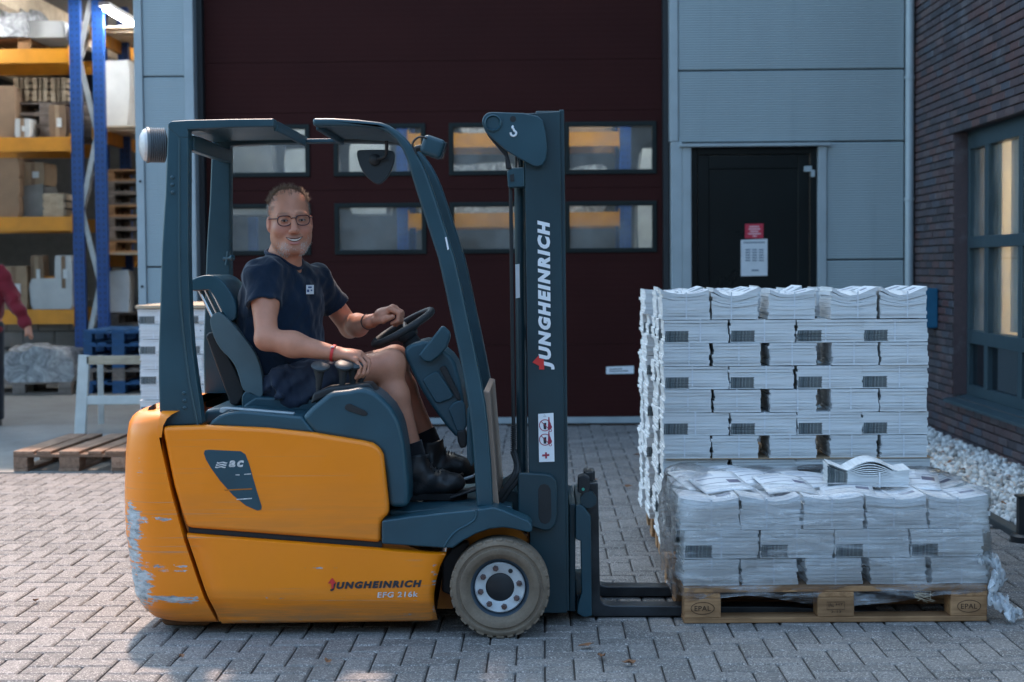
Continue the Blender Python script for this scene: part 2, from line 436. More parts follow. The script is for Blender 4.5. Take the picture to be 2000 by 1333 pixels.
# unseen upper wall and roof of the hall, shaped for the shade they cast
part('lintel', M['panel'], hall, (-14, XGL + .01, YW + .01, YW + .3, 4.601, 4.8), (XGL + .011, XGR, YW + .01, YW + .3, 4.75, 6.5))
part('unseen_upper_wall', M['panel'], hall, (-2.64, XB + 6, YW + .02, YW + .3, 6.501, ZT))  # added wall: its height and left edge decide where the sun falls
part('roof', mat('dark_roof_deck', (.09, .085, .08), .8), hall, (-14.3, 3.3, YW + .31, 31, 4.81, 4.9))
part('side_wall', mat('hall_inner_wall', (.20, .20, .19), .85), hall, (-14.2, -14.05, YW + .3, 31, 0, 4.8), (3.21, 3.36, YW + .31, 31, 0, 4.8), (-14.04, 3.2, 30.7, 30.9, .004, 4.8))
# head flashing and posts of the entrance door
part('head_flashing', M['trim'], hall, (XDL - .03, XDR + .03, YW - .045, YW + .1, zj[1] - .036, zj[1] - .008), bevel=.004)
xpl, xpr = WX(1350, 400, YW), WX(1598, 400, YW)
part('door_post', M['trim'], hall, (XDL, xpl, YW - .015, YW + .2, 0, zj[1] - .037), bevel=.004)
part('door_post', M['trim'], hall, (xpr, XDR, YW - .015, YW + .2, 0, zj[1] - .037), bevel=.004)
# drain pipe trim on the inner corner
b = MB(); xd = WX(1774, 300, YW); b.tube([(xd, YW - .045, 0), (xd, YW - .045, 6.4)], .038, 12)
dp = b.build('drainpipe', M['trim'], hall)
for z in (WZ(1774, 153, YW), WZ(1774, 390, YW)):
    b = MB(); b.lathe([(.039, -.012), (.046, -.012), (.046, .012), (.039, .012)], (xd, YW - .045, z), (0, 0, 1), 12); b.build('clamp', M['trim'], dp)

# ---- sectional garage door
YD = YW + .22
gd = empty('garage_door', ((XGL + XGR) / 2, YD, 0), 'dark red sectional garage door with two rows of windows', 'garage door')
wx = [(WX(a, 300, YD), WX(a + 163, 300, YD)) for a in (434, 660, 885, 1111)]
wz = [(WZ(1000, 334, YD), WZ(1000, 248, YD)), (WZ(1000, 487, YD), WZ(1000, 403, YD))]
zbot = WZ(1100, 815, YD); secs = [zbot, .62, 1.2, wz[1][0] - .10, (wz[0][0] + wz[1][1]) / 2, wz[0][1] + .12, 3.05, 3.7, 4.4, 5.1]
secs = [zbot, .72, wz[1][0] - .10, (wz[0][0] + wz[1][1]) / 2, wz[0][1] + .14, 3.25, 3.85, 4.45, 4.8]
for k in range(len(secs) - 1):
    a, c = secs[k] + .0015, secs[k + 1] - .0015
    hole = [w for w in wz if a < (w[0] + w[1]) / 2 < c]
    b = MB()
    if not hole: b.bx(XGL + .05, XGR - .05, YD, YD + .05, a, c)
    else:
        h0, h1 = hole[0]
        b.bx(XGL + .05, XGR - .05, YD, YD + .05, a, h0); b.bx(XGL + .05, XGR - .05, YD, YD + .05, h1, c)
        xs = [XGL + .05] + [q for w in wx for q in w] + [XGR - .05]
        for q in range(0, len(xs), 2): b.bx(xs[q], xs[q + 1], YD, YD + .05, h0, h1)
    b.bx(XGL + .05, XGR - .05, YD + .0505, YD + .06, a - .02, a + .02)
    b.build('door_section', M['garage'], gd)
b = MB(); b.bx(XGL + .05, XGR - .05, YD - .006, YD + .055, zbot - .055, zbot); b.build('bottom_rail', M['trim'], gd)
b = MB(); b.bx(XGL + .05, XGR - .05, YD + .005, YD + .045, .0, zbot - .056); b.build('bottom_seal', M['dark'], gd)
b = MB(); b.bx(XGL, XGL + .049, YD - .1, YD + .12, 0, 5.0); b.build('guide_rail', M['dark'], gd)
b = MB(); b.bx(XGR - .049, XGR, YD - .1, YD + .12, 0, 5.0); b.build('guide_rail', M['dark'], gd)
for (a, c) in wx:
    for (h0, h1) in wz:
        fr = MB(); w = .038
        fr.bx(a - .002, c + .002, YD - .014, YD + .03, h1 - .004, h1 + w); fr.bx(a - .002, c + .002, YD - .014, YD + .03, h0 - w, h0 + .004)
        fr.bx(a - w, a + .004, YD - .0145, YD + .03, h0 - w, h1 + w); fr.bx(c - .004, c + w, YD - .0145, YD + .03, h0 - w, h1 + w)
        wo = empty('window', (0, 0, 0)); wo.parent = gd; wo.location = -gd.location
        f = fr.build('frame', M['greenframe'], wo, bevel=.004)
        p = MB(); p.bx(a, c, YD + .012, YD + .018, h0, h1); p.build('pane', M['glass'], wo)
b = MB(); b.px([(1184, 717), (1238, 715), (1238, 730), (1184, 731)], YD - .006, YD - .001); pl = b.build('name_plate', M['white']); tag(pl, 'small white plate low on the red garage door', 'plate')
b = MB()
for k in range(2): b.px([(1190, 721 + 4 * k), (1215 + 12 * k, 720 + 4 * k), (1215 + 12 * k, 721.5 + 4 * k), (1190, 722.5 + 4 * k)], YD - .0075, YD - .0062)
b.build('print', M['ink'], pl)

# ---- entrance door
M['doorblack'] = mat('black_door', (.0055, .0085, .009), .3, 0, .12, 2, .04, 30, spec=.25)
ed = empty('entrance_door', ((xpl + xpr) / 2, YW + .1, 0), 'black entrance door with two notices between grey posts', 'door')
za = zj[1] - .037
part('door_frame', M['doorblack'], ed, (xpl, xpl + .06, YW + .06, YW + .15, .0, za), (xpr - .06, xpr, YW + .06, YW + .15, .0, za), (xpl + .061, xpr - .061, YW + .06, YW + .15, za - .06, za - .001), bevel=.004)
a, c = xpl + .065, xpr - .065; zd = za - .066
lf = part('leaf', M['doorblack'], ed, (a, a + .10, YW + .075, YW + .13, .02, zd), (c - .10, c, YW + .075, YW + .13, .02, zd), (a + .1, c - .1, YW + .076, YW + .13, zd - .12, zd), (a + .1, c - .1, YW + .076, YW + .13, .02, .25), bevel=.006)
part('door_panel', M['doorblack'], lf, (a + .1, c - .1, YW + .092, YW + .12, .25, zd - .12))
b = MB(); b.px([(1571, 325), (1586, 324), (1586, 332), (1592, 332), (1592, 346), (1584, 346), (1584, 336), (1571, 336)], YW + .03, YW + .07); b.build('door_contact', M['trim'], ed, bevel=.003)
b = MB(); b.tube([W(1379, 600, YW + .03), W(1379, 640, YW + .03)], .012, 8); b.tube([W(1379, 605, YW + .03), W(1379, 605, YW + .08)], .009, 8); b.tube([W(1379, 635, YW + .03), W(1379, 635, YW + .08)], .009, 8); b.build('handle', M['chrome'], ed)
M['redpaper'] = mat('red_notice', (.55, .03, .06), .5, 0, .05)
b = MB(); b.px([(1455, 438), (1491, 437), (1491, 466), (1455, 466)], YW + .086, YW + .0905); rn = tag(b.build('notice', M['redpaper']), 'small red notice with white print on the black door', 'notice')
b = MB()
for k, (l0, l1) in enumerate(((1464, 1483), (1462, 1485), (1465, 1481), (1461, 1486), (1470, 1478))):
    y = 442 + k * 4.6; b.px([(l0, y), (l1, y - .1), (l1, y + 2.4), (l0, y + 2.5)], YW + .0845, YW + .0858)
b.build('print', mat('pale_red_print', (.75, .45, .48), .6), rn)
M['sheet'] = mat('paper_sheet', (.66, .68, .70), .5, 0, .06, 12)
b = MB(); b.px([(1447, 469), (1499, 467), (1499, 539), (1447, 540)], YW + .086, YW + .0905); wn = tag(b.build('notice', M['sheet']), 'white notice sheet taped below the red one', 'notice')
b = MB()
for k in range(3):
    for q in range(5):
        x = 1456 + k * 13; y = 487 + q * 5.2; b.px([(x, y), (x + 9.5, y), (x + 9.5, y + 2.6), (x, y + 2.6)], YW + .0845, YW + .0858)
b.px([(1452, 473), (1494, 472.5), (1494, 475), (1452, 475.5)], YW + .0845, YW + .0858); b.px([(1468, 527), (1482, 527), (1482, 530), (1468, 530)], YW + .0845, YW + .0858)
b.build('print', mat('grey_print', (.16, .20, .25), .6), wn)

# ---- brick building on the right
t = NT('dark_brick'); oi = t.n('ObjectInfo'); at = t.n('Attribute', attribute_name='tint'); geo = t.n('NewGeometry')
r = t.math('FRACT', t.math('ADD', t.math('MULTIPLY', oi.outputs['Random'], 1.0), at.outputs['Fac']))
c = t.ramp(r, [(0, (.048, .038, .044)), (.35, (.080, .052, .056)), (.6, (.115, .052, .046)), (.8, (.066, .066, .084)), (1, (.13, .078, .070))])
n = t.noise(geo.outputs['Position'], 3.0, 5, .7); c = t.mix(t.mapr(n, .56, .78, 0, .55), c, (.22, .21, .215))
n2 = t.noise(geo.outputs['Position'], 60, 4); t.set(color=t.mix(t.mapr(n2, .4, .8, 0, .5), c, (.03, .028, .03)), rough=.5, spec=.5); t.bump(n2, .4, .006); M['brick'] = t.m
M['mortar'] = mat('mortar', (.060, .056, .058), .95, 0, .2, 20, .4, 150)
bb = empty('brick_building', (XB + .4, 12, 0), 'dark brick building with a tall window beside the gravel', 'building')
WY1 = 12.83; WZ0, WZ1 = .36, 2.45                    # window opening: from WY1 towards the camera
b = MB(); b.bx(XB + .008, XB + .3, WY1, YW + .4, 0, 6.5); b.bx(XB + .008, XB + .3, 5.0, WY1, 0, WZ0); b.bx(XB + .008, XB + .3, 5.0, WY1, WZ1, 6.5)
b.build('wall_core', M['mortar'], bb)
b = MB(); b.bx(XB + .02, XB + 6, 3, YW - .05, 6.51, 9); b.build('unseen_upper_wall', M['mortar'], bb)
BL, BH = .22, .0625
def brick_verts(c, l, h):
    d = .012
    b = MB(); ch = .004
    vs = [(c[0] - d + .0, c[1] + sy * (l / 2 - ch), c[2] + sz * (h / 2 - ch)) for sy, sz in ((-1, -1), (1, -1), (1, 1), (-1, 1))]
    vs += [(c[0] - d + .004, c[1] + sy * l / 2, c[2] + sz * h / 2) for sy, sz in ((-1, -1), (1, -1), (1, 1), (-1, 1))]
    vs += [(c[0] + .012, c[1] + sy * l / 2, c[2] + sz * h / 2) for sy, sz in ((-1, -1), (1, -1), (1, 1), (-1, 1))]
    fs = [(3, 2, 1, 0)] + [(i, (i + 1) % 4, 4 + (i + 1) % 4, 4 + i) for i in range(4)] + [(4 + i, 4 + (i + 1) % 4, 8 + (i + 1) % 4, 8 + i) for i in range(4)]
    return vs, fs
bricks = []
for row in range(0, 72):
    z = row * BH + BH / 2
    y = YW - .02 - (BL / 2 if row % 2 else 0)
    segs = []
    if row % 2: segs.append((YW - .02 - BL / 4, BL / 2))
    while y > 5.3:
        segs.append((y - BL / 2, BL)); y -= BL
    for yc, l in segs:
        y0, y1 = yc - l / 2, yc + l / 2
        if WZ0 - .02 < z < WZ1 + .01:
            if y1 <= WY1 + .03: continue
            if y0 < WY1: y0 = WY1
        if y1 - y0 > .03: bricks.append(((y0 + y1) / 2, y1 - y0, z))
vis = []
for q in bricks:
    u, v = proj((XB, q[0], q[2]))
    if 1795 < u < 1995 and 5 < v < 880: vis.append(q)
vis.sort(key=lambda q: q[0]); vis = [q for q in vis if abs(q[1] - BL) < .01 and not (proj((XB, q[0], q[2]))[0] < 1816 and proj((XB, q[0], q[2]))[1] > 560)][:296]
vid = set(id(q) for q in vis)
bme = []
for k in range(6):
    vs, fs = brick_verts((0, 0, 0), BL - .010, BH - .010); b = MB(); b.add([(x + rp.uniform(-.0015, .0015), y, z) for x, y, z in vs], fs); bme.append(b.mesh('brick', M['brick'], None)); tint_attr(bme[-1], [k / 6] * len(fs))
for q in vis:
    o = bpy.data.objects.new('brick', bme[rp.randrange(6)]); COL.objects.link(o); o.parent = bb
    o.location = Vector((XB + rp.uniform(-.002, .002), q[0], q[2])) - bb.location
b = MB(); tv = []
for q in bricks:
    if id(q) in vid: continue
    vs, fs = brick_verts((XB + rp.uniform(-.002, .002), q[0], q[2]), q[1] - .010, BH - .010); b.add(vs, fs); tv += [rp.random()] * len(fs)
bf = b.build('brickwork', M['brick'], bb, sharp=None); tint_attr(bf.data, tv); tag(bf, kind='stuff')
# window reveal, frame, panes, sill
M['winframe'] = mat('blue_grey_frame', (.032, .058, .070), .4, 0, .1)
YF0, XF = 6.0, XB + .10
wn_ = empty('window', (0, 0, 0)); wn_.parent = bb; wn_.location = -bb.location
zt1, zt2 = 1.58, .84
ym = [WY1 - .07 - i * 1.02 for i in range(1, 6)]
fb = MB(); fb.bx(XF, XF + .08, WY1 - .06, WY1 - .001, WZ0 + .02, WZ1); fb.bx(XF, XF + .08, YF0, WY1 - .061, WZ1 - .14, WZ1); fb.bx(XF, XF + .08, YF0, WY1 - .061, WZ0 + .02, WZ0 + .10)
fb.bx(XF - .012, XF + .08, YF0, WY1 - .061, zt1 - .045, zt1 + .045); fb.bx(XF - .012, XF + .08, YF0, WY1 - .061, zt2 - .05, zt2 + .05)
for y in (12.27, 11.40, 10.6, 9.8, 9.0, 8.2, 7.4, 6.6): fb.bx(XF - .006, XF + .078, y - .05, y + .05, WZ0 + .1, WZ1 - .14)
fb.build('frame', M['winframe'], wn_, bevel=.004)
M['darkpane'] = mat('dark_panel_glass', (.008, .012, .016), .08, 0, .05)
ys = [WY1 - .06, 12.32, 12.22, 11.45, 11.35, 10.65, 10.55, 9.85, 9.75, 9.05, 8.95, 8.25, 8.15, 7.45, 7.35, 6.65]
for k in range(0, 16, 2):
    for (z0, z1, m) in ((WZ0 + .1, zt2 - .05, 'darkpane'), (zt2 + .05, zt1 - .045, 'glass'), (zt1 + .045, WZ1 - .14, 'glass')):
        p = MB(); p.bx(XF + .035, XF + .045, ys[k + 1], ys[k], z0, z1); p.build('pane', M[m], wn_)
b = MB(); b.prism([Vector((XB - .07, y, WZ0 - .045)) for y in (YF0,)] + [Vector((XB - .07, YF0, WZ0 - .02)), Vector((XF + .01, YF0, WZ0 + .02)), Vector((XF + .01, YF0, WZ0 - .045))],
                  [Vector((XB - .07, WY1 + .06, WZ0 - .045)), Vector((XB - .07, WY1 + .06, WZ0 - .02)), Vector((XF + .01, WY1 + .06, WZ0 + .02)), Vector((XF + .01, WY1 + .06, WZ0 - .045))])
b.build('sill', M['winframe'], bb, bevel=.003)
b = MB(); b.bx(XB - .004, XF - .001, WY1 - .006, WY1 - .001, WZ0 + .02, WZ1); b.build('reveal', M['brick'], bb)
# lit room behind the window
M['roomwall'] = mat('beige_room_wall', (.50, .42, .31), .9, 0, .05, 2)
b = MB(); b.bx(XB + 2.2, XB + 2.3, 5, YW, 0, 3); b.bx(XB + .31, XB + 2.2, YW - .3, YW - .2, 0, 3); b.bx(XB + .31, XB + 2.3, 5, YW, 2.9, 3.0); b.bx(XB + .31, XB + 2.3, 5, YW, -.03, .03)
b.build('room', M['roomwall'], bb)
rb = part('roller_blind', mat('cream_blind', (.55, .47, .35), .9, 0, .04), bb, (XF + .12, XF + .13, 12.31, WY1 - .05, .88, 2.36))
part('roller_blind', mat('cream_blind_b', (.50, .42, .31), .9, 0, .04), bb, (XF + .16, XF + .17, 11.62, 12.20, .9, 2.36))
cab = part('cupboard', M['woodpale'], None, (XB + 1.2, XB + 1.7, 10.9, 11.5, .03, 1.9)); tag(cab, 'pale wooden cupboard inside the room behind the tall window', 'cupboard')
lmp = part('ceiling_lamp', emit('lamp_panel', (1, .82, .58), 14), None, (XB + .9, XB + 1.5, 11.0, 13.2, 2.86, 2.89)); tag(lmp, 'warm ceiling lamp inside the room behind the tall window', 'lamp')
# blue box on the brick wall behind the tall stack
b = MB(); yb = 13.45; b.bx(XB - .16, XB - .014, yb - .16, yb + .16, WZ(1815, 640, yb), WZ(1815, 563, yb)); bxo = b.build('wall_box', mat('blue_box_paint', (.015, .11, .20), .4), bevel=.012); tag(bxo, 'blue box on the brick wall beside the tall stack', 'box')
b = MB(); b.bx(-.165, -.161, -.12, .12, .26, .30); 

# ---- unseen dark building added behind the camera to darken reflections and block low sky
ob_ = empty('added_dark_building', (0, -15, 0), 'dark clad building across the yard behind the camera', 'building')
part('wall', mat('dark_cladding', (.045, .05, .055), .8, 0, .1), ob_, (-30, 30, -16, -14.5, 0, 7.6))
part('roof', M['trim'], ob_, (-30.3, 30.3, -16.3, -14.2, 7.601, 7.8))
# ---- gravel bed
GX0, GX1 = 2.50, XB - .01
b = MB(); b.bx(GX0 - .0, GX1, 5.0, YW - .01, -.04, .0)
tag(b.build('gravel_bed', M['sand']), kind='structure')
b = MB(); b.bx(2.425, 2.495, 5.0, YW - .02, -.04, .035); tag(b.build('edging_strip', mat('dark_edging', (.03, .04, .045), .6, 0, .2, 6, .2, 60), bevel=.008), 'dark edging strip between pavement and white gravel', 'edging')
t = NT('white_gravel'); at = t.n('Attribute', attribute_name='tint'); n = t.noise(t.coord('Object'), 70, 4)
c = t.ramp(at.outputs['Fac'], [(0, (.20, .20, .19)), (.25, (.42, .40, .37)), (.6, (.60, .59, .56)), (.9, (.70, .70, .68)), (1, (.40, .27, .20))])
t.set(color=t.mix(t.mapr(n, .5, .8, 0, .5), c, (.33, .31, .29)), rough=.8); t.bump(n, .3, .004); M['gravel'] = t.m
bmk = bmesh.new(); bmesh.ops.create_icosphere(bmk, subdivisions=1, radius=1); SV = [v.co.copy() for v in bmk.verts]; SF = [tuple(v.index for v in f.verts) for f in bmk.faces]; bmk.free()
GV = []; GF = []; GT = []
for k in range(7800):
    x = rp.uniform(GX0 + .02, GX1 - .02); y = 6.6 + (YW - 6.8) * rp.random() ** 1.15
    mound = .012 + .03 * math.sin((x - GX0) / (GX1 - GX0) * math.pi)
    r = rp.uniform(.013, .030); a = Vector((r * rp.uniform(.8, 1.5), r * rp.uniform(.7, 1.2), r * rp.uniform(.5, .85)))
    q = Quaternion((rp.uniform(-1, 1), rp.uniform(-1, 1), rp.uniform(-1, 1), rp.uniform(-1, 1))).normalized()
    c = Vector((x, y, mound + rp.uniform(-.015, .015) + r * .3)); b0 = len(GV)
    for v in SV:
        w = Vector((v.x * a.x, v.y * a.y, v.z * a.z)) * rp.uniform(.85, 1.12); GV.append(tuple(c + q @ w))
    GF += [tuple(i + b0 for i in f) for f in SF]; GT += [min(.995, rp.random() ** .8)] * len(SF)
b = MB(); b.v = GV; b.f = GF; b.mi = [0] * len(GF)
gr = b.build('gravel', M['gravel'], sharp=None, fix=False); gr.data.polygons.foreach_set('use_smooth', [True] * len(GF)); tint_attr(gr.data, GT); tag(gr, 'white gravel along the foot of the brick wall', 'gravel', kind='stuff')
# steel guard post at the bed's edge (cut by the picture edge)
yp = 8.2; xp = WX(2003, 1040, yp); gp = empty('guard_post', (xp, yp, 0), 'dark steel guard post standing at the edge of the gravel', 'post')
zp = WZ(2000, 972, yp)
b = MB(); b.bx(xp - .040, xp + .040, yp - .03, yp + .03, .03, zp); b.build('post', M['black'], gp, bevel=.006)
b = MB(); b.bx(xp - .048, xp + .048, yp - .04, yp + .04, zp, zp + .012); b.build('cap_plate', M['black'], gp, bevel=.003)
b = MB(); b.lathe([(.075, -.0), (.075, .03), (.062, .042), (.04, .042)], (xp, yp, 0.0), (0, 0, 1), 20); b.build('foot_ring', M['black'], gp)
# ================================================================== FORKLIFT
YN, YC, YFAR = 6.13, 6.64, 7.15
def yellow(name, zones, lines, dirt):
    """orange-yellow enamel; zones = worn-through areas (x0,x1,z0,z1,soft,amount) in metres"""
    t = NT(name); v = t.coord('Object'); s = t.n('SeparateXYZ'); t.l(v, s.inputs[0]); X, Z = s.outputs[0], s.outputs[2]
    n0 = t.noise(v, 2.5, 4); col = t.ramp(n0, [(.3, (.86, .225, .0008)), (.7, (.93, .25, .001))])
    rough = t.mapr(t.noise(v, 9, 4), .3, .7, .34, .48)
    tot = None
    for (x0, x1, z0, z1, sf, am) in zones:
        q = t.math('MULTIPLY', t.mapr(X, x0 - sf, x0 + sf), t.mapr(X, x1 + sf, x1 - sf))
        q = t.math('MULTIPLY', q, t.math('MULTIPLY', t.mapr(Z, z0 - sf, z0 + sf), t.mapr(Z, z1 + sf, z1 - sf)))
        q = t.math('MULTIPLY', q, am); tot = q if tot is None else t.math('MAXIMUM', tot, q)
    if tot is not None:
        a = t.noise(t.coord('Object', (17, 17, 30)), 1.0, 9, .78, .8); b2 = t.noise(t.coord('Object', (5, 5, 90)), 1.0, 5, .7)
        nn = t.math('ADD', t.math('MULTIPLY', t.math('SUBTRACT', a, .5), 1.25), t.math('MULTIPLY', b2, 1.0))
        wear = t.mapr(t.math('ADD', nn, tot), .985, 1.03)
        pr = t.ramp(t.noise(t.coord('Object', (20, 20, 60)), 1, 6, .7), [(.3, (.10, .12, .13)), (.5, (.36, .40, .42)), (.7, (.58, .62, .64))])
        col = t.mix(wear, col, pr); rough = t.math('ADD', rough, t.math('MULTIPLY', wear, .3))
    sn = t.noise(t.coord('Object', (.9, .9, 160)), 1.0, 3, .5); msk = t.noise(t.coord('Object', (2.2, 2.2, 5)), 1, 3)
    sc_ = t.math('MULTIPLY', t.mapr(sn, .62, .70), t.mapr(msk, .46, .60)); sc_ = t.math('MULTIPLY', sc_, lines)
    col = t.mix(sc_, col, (.30, .24, .17))
    if dirt:
        z0, z1, am = dirt
        dn = t.noise(t.coord('Object', (1.6, 1.6, 24)), 1.5, 6, .7)
        d = t.math('MULTIPLY', t.mapr(Z, z1, z0), t.mapr(dn, .30, .60, 0, am)); col = t.mix(d, col, (.20, .125, .06)); rough = t.math('ADD', rough, t.math('MULTIPLY', d, .35))
    t.set(color=col, rough=rough, coat=.12, coatr=.2, spec=.5); t.bump(t.noise(v, 35, 3), .02, .004); return t.m
def ZX(px, py): p = W(px, py, YN); return p.x, p.z
def zone(xa, ya, xb, yb, sf, am):
    x0, z1 = ZX(xa, ya); x1, z0 = ZX(xb, yb); return (x0, x1, z0, z1, sf, am)
M['yel_cw'] = yellow('worn_counterweight_enamel', [zone(222, 975, 284, 1195, .05, .66), zone(238, 1004, 344, 1030, .022, .50), zone(230, 1100, 306, 1200, .05, .68),
    zone(250, 1160, 392, 1184, .016, .60), zone(290, 1094, 380, 1126, .022, .47), zone(245, 850, 300, 990, .04, .30), zone(258, 1185, 300, 1215, .03, .5)], .7, (.0, .16, .9))
M['yel_up'] = yellow('door_enamel', [zone(300, 830, 760, 838, .004, .3)], .45, (.42, .62, .25))
M['yel_low'] = yellow('scraped_sill_enamel', [zone(400, 1165, 850, 1176, .006, .34), zone(835, 1090, 860, 1215, .02, .38), zone(560, 1107, 720, 1116, .006, .30), zone(420, 1195, 855, 1222, .012, .30)], 1.0, (.02, .20, 1.0))
M['orange_in'] = mat('orange_inner_paint', (.42, .13, .004), .5, 0, .2, 8)
fl = empty('forklift', (W(620, 1000, YC).x, YC, 0), 'yellow and blue grey electric forklift carrying its driver', 'forklift')
FLX = fl.location.x

gap = [(318, 780), (312, 836), (324, 896), (335, 949), (350, 1001), (361, 1047), (372, 1079), (399, 1159), (426, 1222), (432, 1240)]
def gapx(py):
    for (x0, y0), (x1, y1) in zip(gap, gap[1:]):
        if y0 <= py <= y1: return x0 + (x1 - x0) * (py - y0) / (y1 - y0)
    return gap[-1][0]
rings = []
for py, rpx, ins in [(804, 284, .085), (806, 272, .055), (811, 262, .030), (819, 254, .012), (832, 248, .003), (855, 245, 0), (892, 242, 0), (967, 240, 0), (1020, 241, 0), (1056, 243, 0), (1097, 249, 0), (1135, 254, 0),
                     (1169, 260, 0), (1177, 263, .003), (1187, 267, .012), (1204, 277, .024), (1216, 289, .036), (1221, 300, .05)]:
    z = WZ(300, py, YN); xr = W(rpx, py, 6.25).x; xf = W(gapx(py) - 5, py, YN).x
    y0, y1 = YN + ins, 2 * YC - YN - ins; rc = .17
    ring = [Vector((xf, y0, z))]
    for k in range(9):
        a = k / 8 * math.pi / 2; ring.append(Vector((xr + rc - rc * math.sin(a), y0 + rc - rc * math.cos(a), z)))
    for k in range(9):
        a = k / 8 * math.pi / 2; ring.append(Vector((xr + rc - rc * math.cos(a), y1 - rc + rc * math.sin(a), z)))
    ring.append(Vector((xf, y1, z))); rings.append(ring)
b = MB(); b.loft(rings); cw = b.build('counterweight', M['yel_cw'], fl, sharp=45); cw['label'] = 'yellow rear counterweight with paint scraped to bare metal'
# lower bumper lip, top plate and cap
b = MB(); b.px([(306, 1220), (405, 1221), (400, 1230), (316, 1229)], 6.30, 6.98, 6.24); b.build('rear_lip', mat('dirty_orange', (.16, .07, .025), .8, 0, .3, 9), fl, bevel=.008)
b = MB(); b.px([(286, 809), (292, 800), (318, 798), (330, 803), (330, 812)], 6.28, 7.0); b.build('top_plate', M['trim'], fl, bevel=.008)
b = MB(); b.px([(287, 806), (290, 796), (300, 790), (301, 803)], 6.24, 6.28, 6.24); b.build('latch', M['dark'], fl, bevel=.003)
# chassis core behind the panels
b = MB(); b.px([(322, 850), (520, 848), (728, 876), (742, 900), (748, 1000), (742, 1050), (850, 1090), (838, 1150), (843, 1212), (424, 1218), (352, 1010)], YN + .035, 7.12, YN); b.build('chassis', M['orange_in'], fl)
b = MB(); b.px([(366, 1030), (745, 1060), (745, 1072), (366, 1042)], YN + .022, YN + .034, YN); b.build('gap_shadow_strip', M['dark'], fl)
# upper side door
up = [(gapx(y) + 4, y) for y in (900, 949, 1001, 1031)][::-1]
pts = [(365, 1032)] + [(gapx(y) + 4, y) for y in (1001, 949, 896, 850)] + [(316, 834), (406, 832), (520, 837), (614, 847), (707, 862), (727, 867), (740, 875), (748, 890), (752, 928), (758, 985), (759, 1005), (745, 1016), (743, 1061)]
b = MB(); b.px(pts, YN, YN + .06); b.build('side_door', M['yel_up'], fl, bevel=.020, seg=4)
# lower side panel: two facets, the lower one tucked in
lo_top = [(367, 1042), (520, 1054), (700, 1067), (872, 1081)]
def P3(px, py, dy): p = W(px, py, YN); return Vector((p.x, YN + dy, p.z))
cols = []
right = [(872, 1081), (860, 1105), (850, 1140), (846, 1168), (848, 1190), (853, 1217)]
rows = [1.0, .75, .45, .12, .0]
b = MB(); grid = []
ncol = 14
def lowp(u, v):
    # u along, v 0 top .. 1 bottom
    pyL = 1042 + v * (1222 - 1042); xl = gapx(pyL) + 4
    pyR = 1081 + v * (1217 - 1081)
    xr = np.interp(pyR, [q[1] for q in right], [q[0] for q in right])
    x = xl + (xr - xl) * u; y = pyL + (pyR - pyL) * u
    dy = 0 if v < .70 else (v - .70) / .30 * .035
    if v < .03: dy = .012
    if u > .96: dy += (u - .96) / .04 * .02
    return P3(x, y, dy)
vl = [0, .03, .06, .2, .4, .6, .69, .72, .8, .9, .97, 1.0]; ul = [0, .1, .25, .4, .55, .7, .8, .88, .94, .97, 1.0]
vs = [lowp(u, v) for v in vl for u in ul]; nu = len(ul)
fs = [(j * nu + i, j * nu + i + 1, (j + 1) * nu + i + 1, (j + 1) * nu + i) for j in range(len(vl) - 1) for i in range(nu - 1)]
b.add(vs, fs); o = b.build('sill_panel', M['yel_low'], fl, sharp=30); o.modifiers.new('s', 'SOLIDIFY').thickness = -.03; o.modifiers['s'].offset = -1
o['label'] = 'scraped lower yellow side panel with maker lettering'
# badge
bd = [(398, 886), (400, 880), (408, 879), (470, 882), (479, 888), (486, 905), (500, 955), (511, 990), (510, 996), (503, 998), (480, 988), (455, 968), (430, 940), (412, 915), (402, 898)]
b = MB(); b.px(bd, YN - .0025, YN + .004); bo = b.build('badge', M['plastic'], fl, bevel=.0015)
b = MB(); p = W(447, 913, YN - .0035); put_text(b, 'ac', (p.x, YN - .0032, p.z), (1, 0, 0), (0, 0, 1), S(30, YN), S(13.5, YN), .04, .25, 1.25); b.build('lettering', M['silver'], bo)
for k in range(3):
    b = MB(); q = [(424 + i * 4.0 - k * 1.6, 903 + k * 4.3 + .9 * math.sin(i * 1.7)) for i in range(6)]
    b.px(q + [(x - 1, y + 2.4) for x, y in q[::-1]], YN - .0035, YN - .0026); b.build('wave_line', M['silver'], bo)
b = MB(); b.px([(437, 957), (492, 954), (492, 956.5), (440, 959)], YN - .0035, YN - .0026); b.build('scratch', M['orange_in'], bo)
for q in ([(477, 926), (490, 925), (490, 927), (477, 928)], [(460, 927), (468, 927), (468, 929), (460, 929)], [(462, 975), (492, 973), (492, 975), (462, 977)]):
    b = MB(); b.px(q, YN - .0035, YN - .0026); b.build('fine_print', M['silver'], bo)
# maker lettering on the sill
yl = YN - .0025
b = MB(); p0, p1 = W(655, 1155, yl), W(826, 1151, yl); rt_ = (p1 - p0).normalized(); put_text(b, 'JUNGHEINRICH', (p0.x - S(10, yl), yl, p0.z), rt_, (0, 0, 1), S(181, yl), S(18, yl), .062, .22, 1.27)
b.build('lettering', M['ink'], fl)
def arrow(pts, Y, parent, m):
    b = MB(); b.px(pts, Y - .0012, Y); return b.build('arrow_mark', m, parent)
arrow([(640, 1140), (649, 1129), (657, 1140), (652, 1140), (651, 1150), (647, 1150), (647, 1140)], yl, fl, M['red'])
b = MB(); p = W(737, 1168, yl); put_text(b, 'EFG 216k', (p.x, yl, p.z), rt_, (0, 0, 1), S(80, yl), S(11, yl), .02, .1, 1.1); b.build('model_lettering', M['silver'], fl)
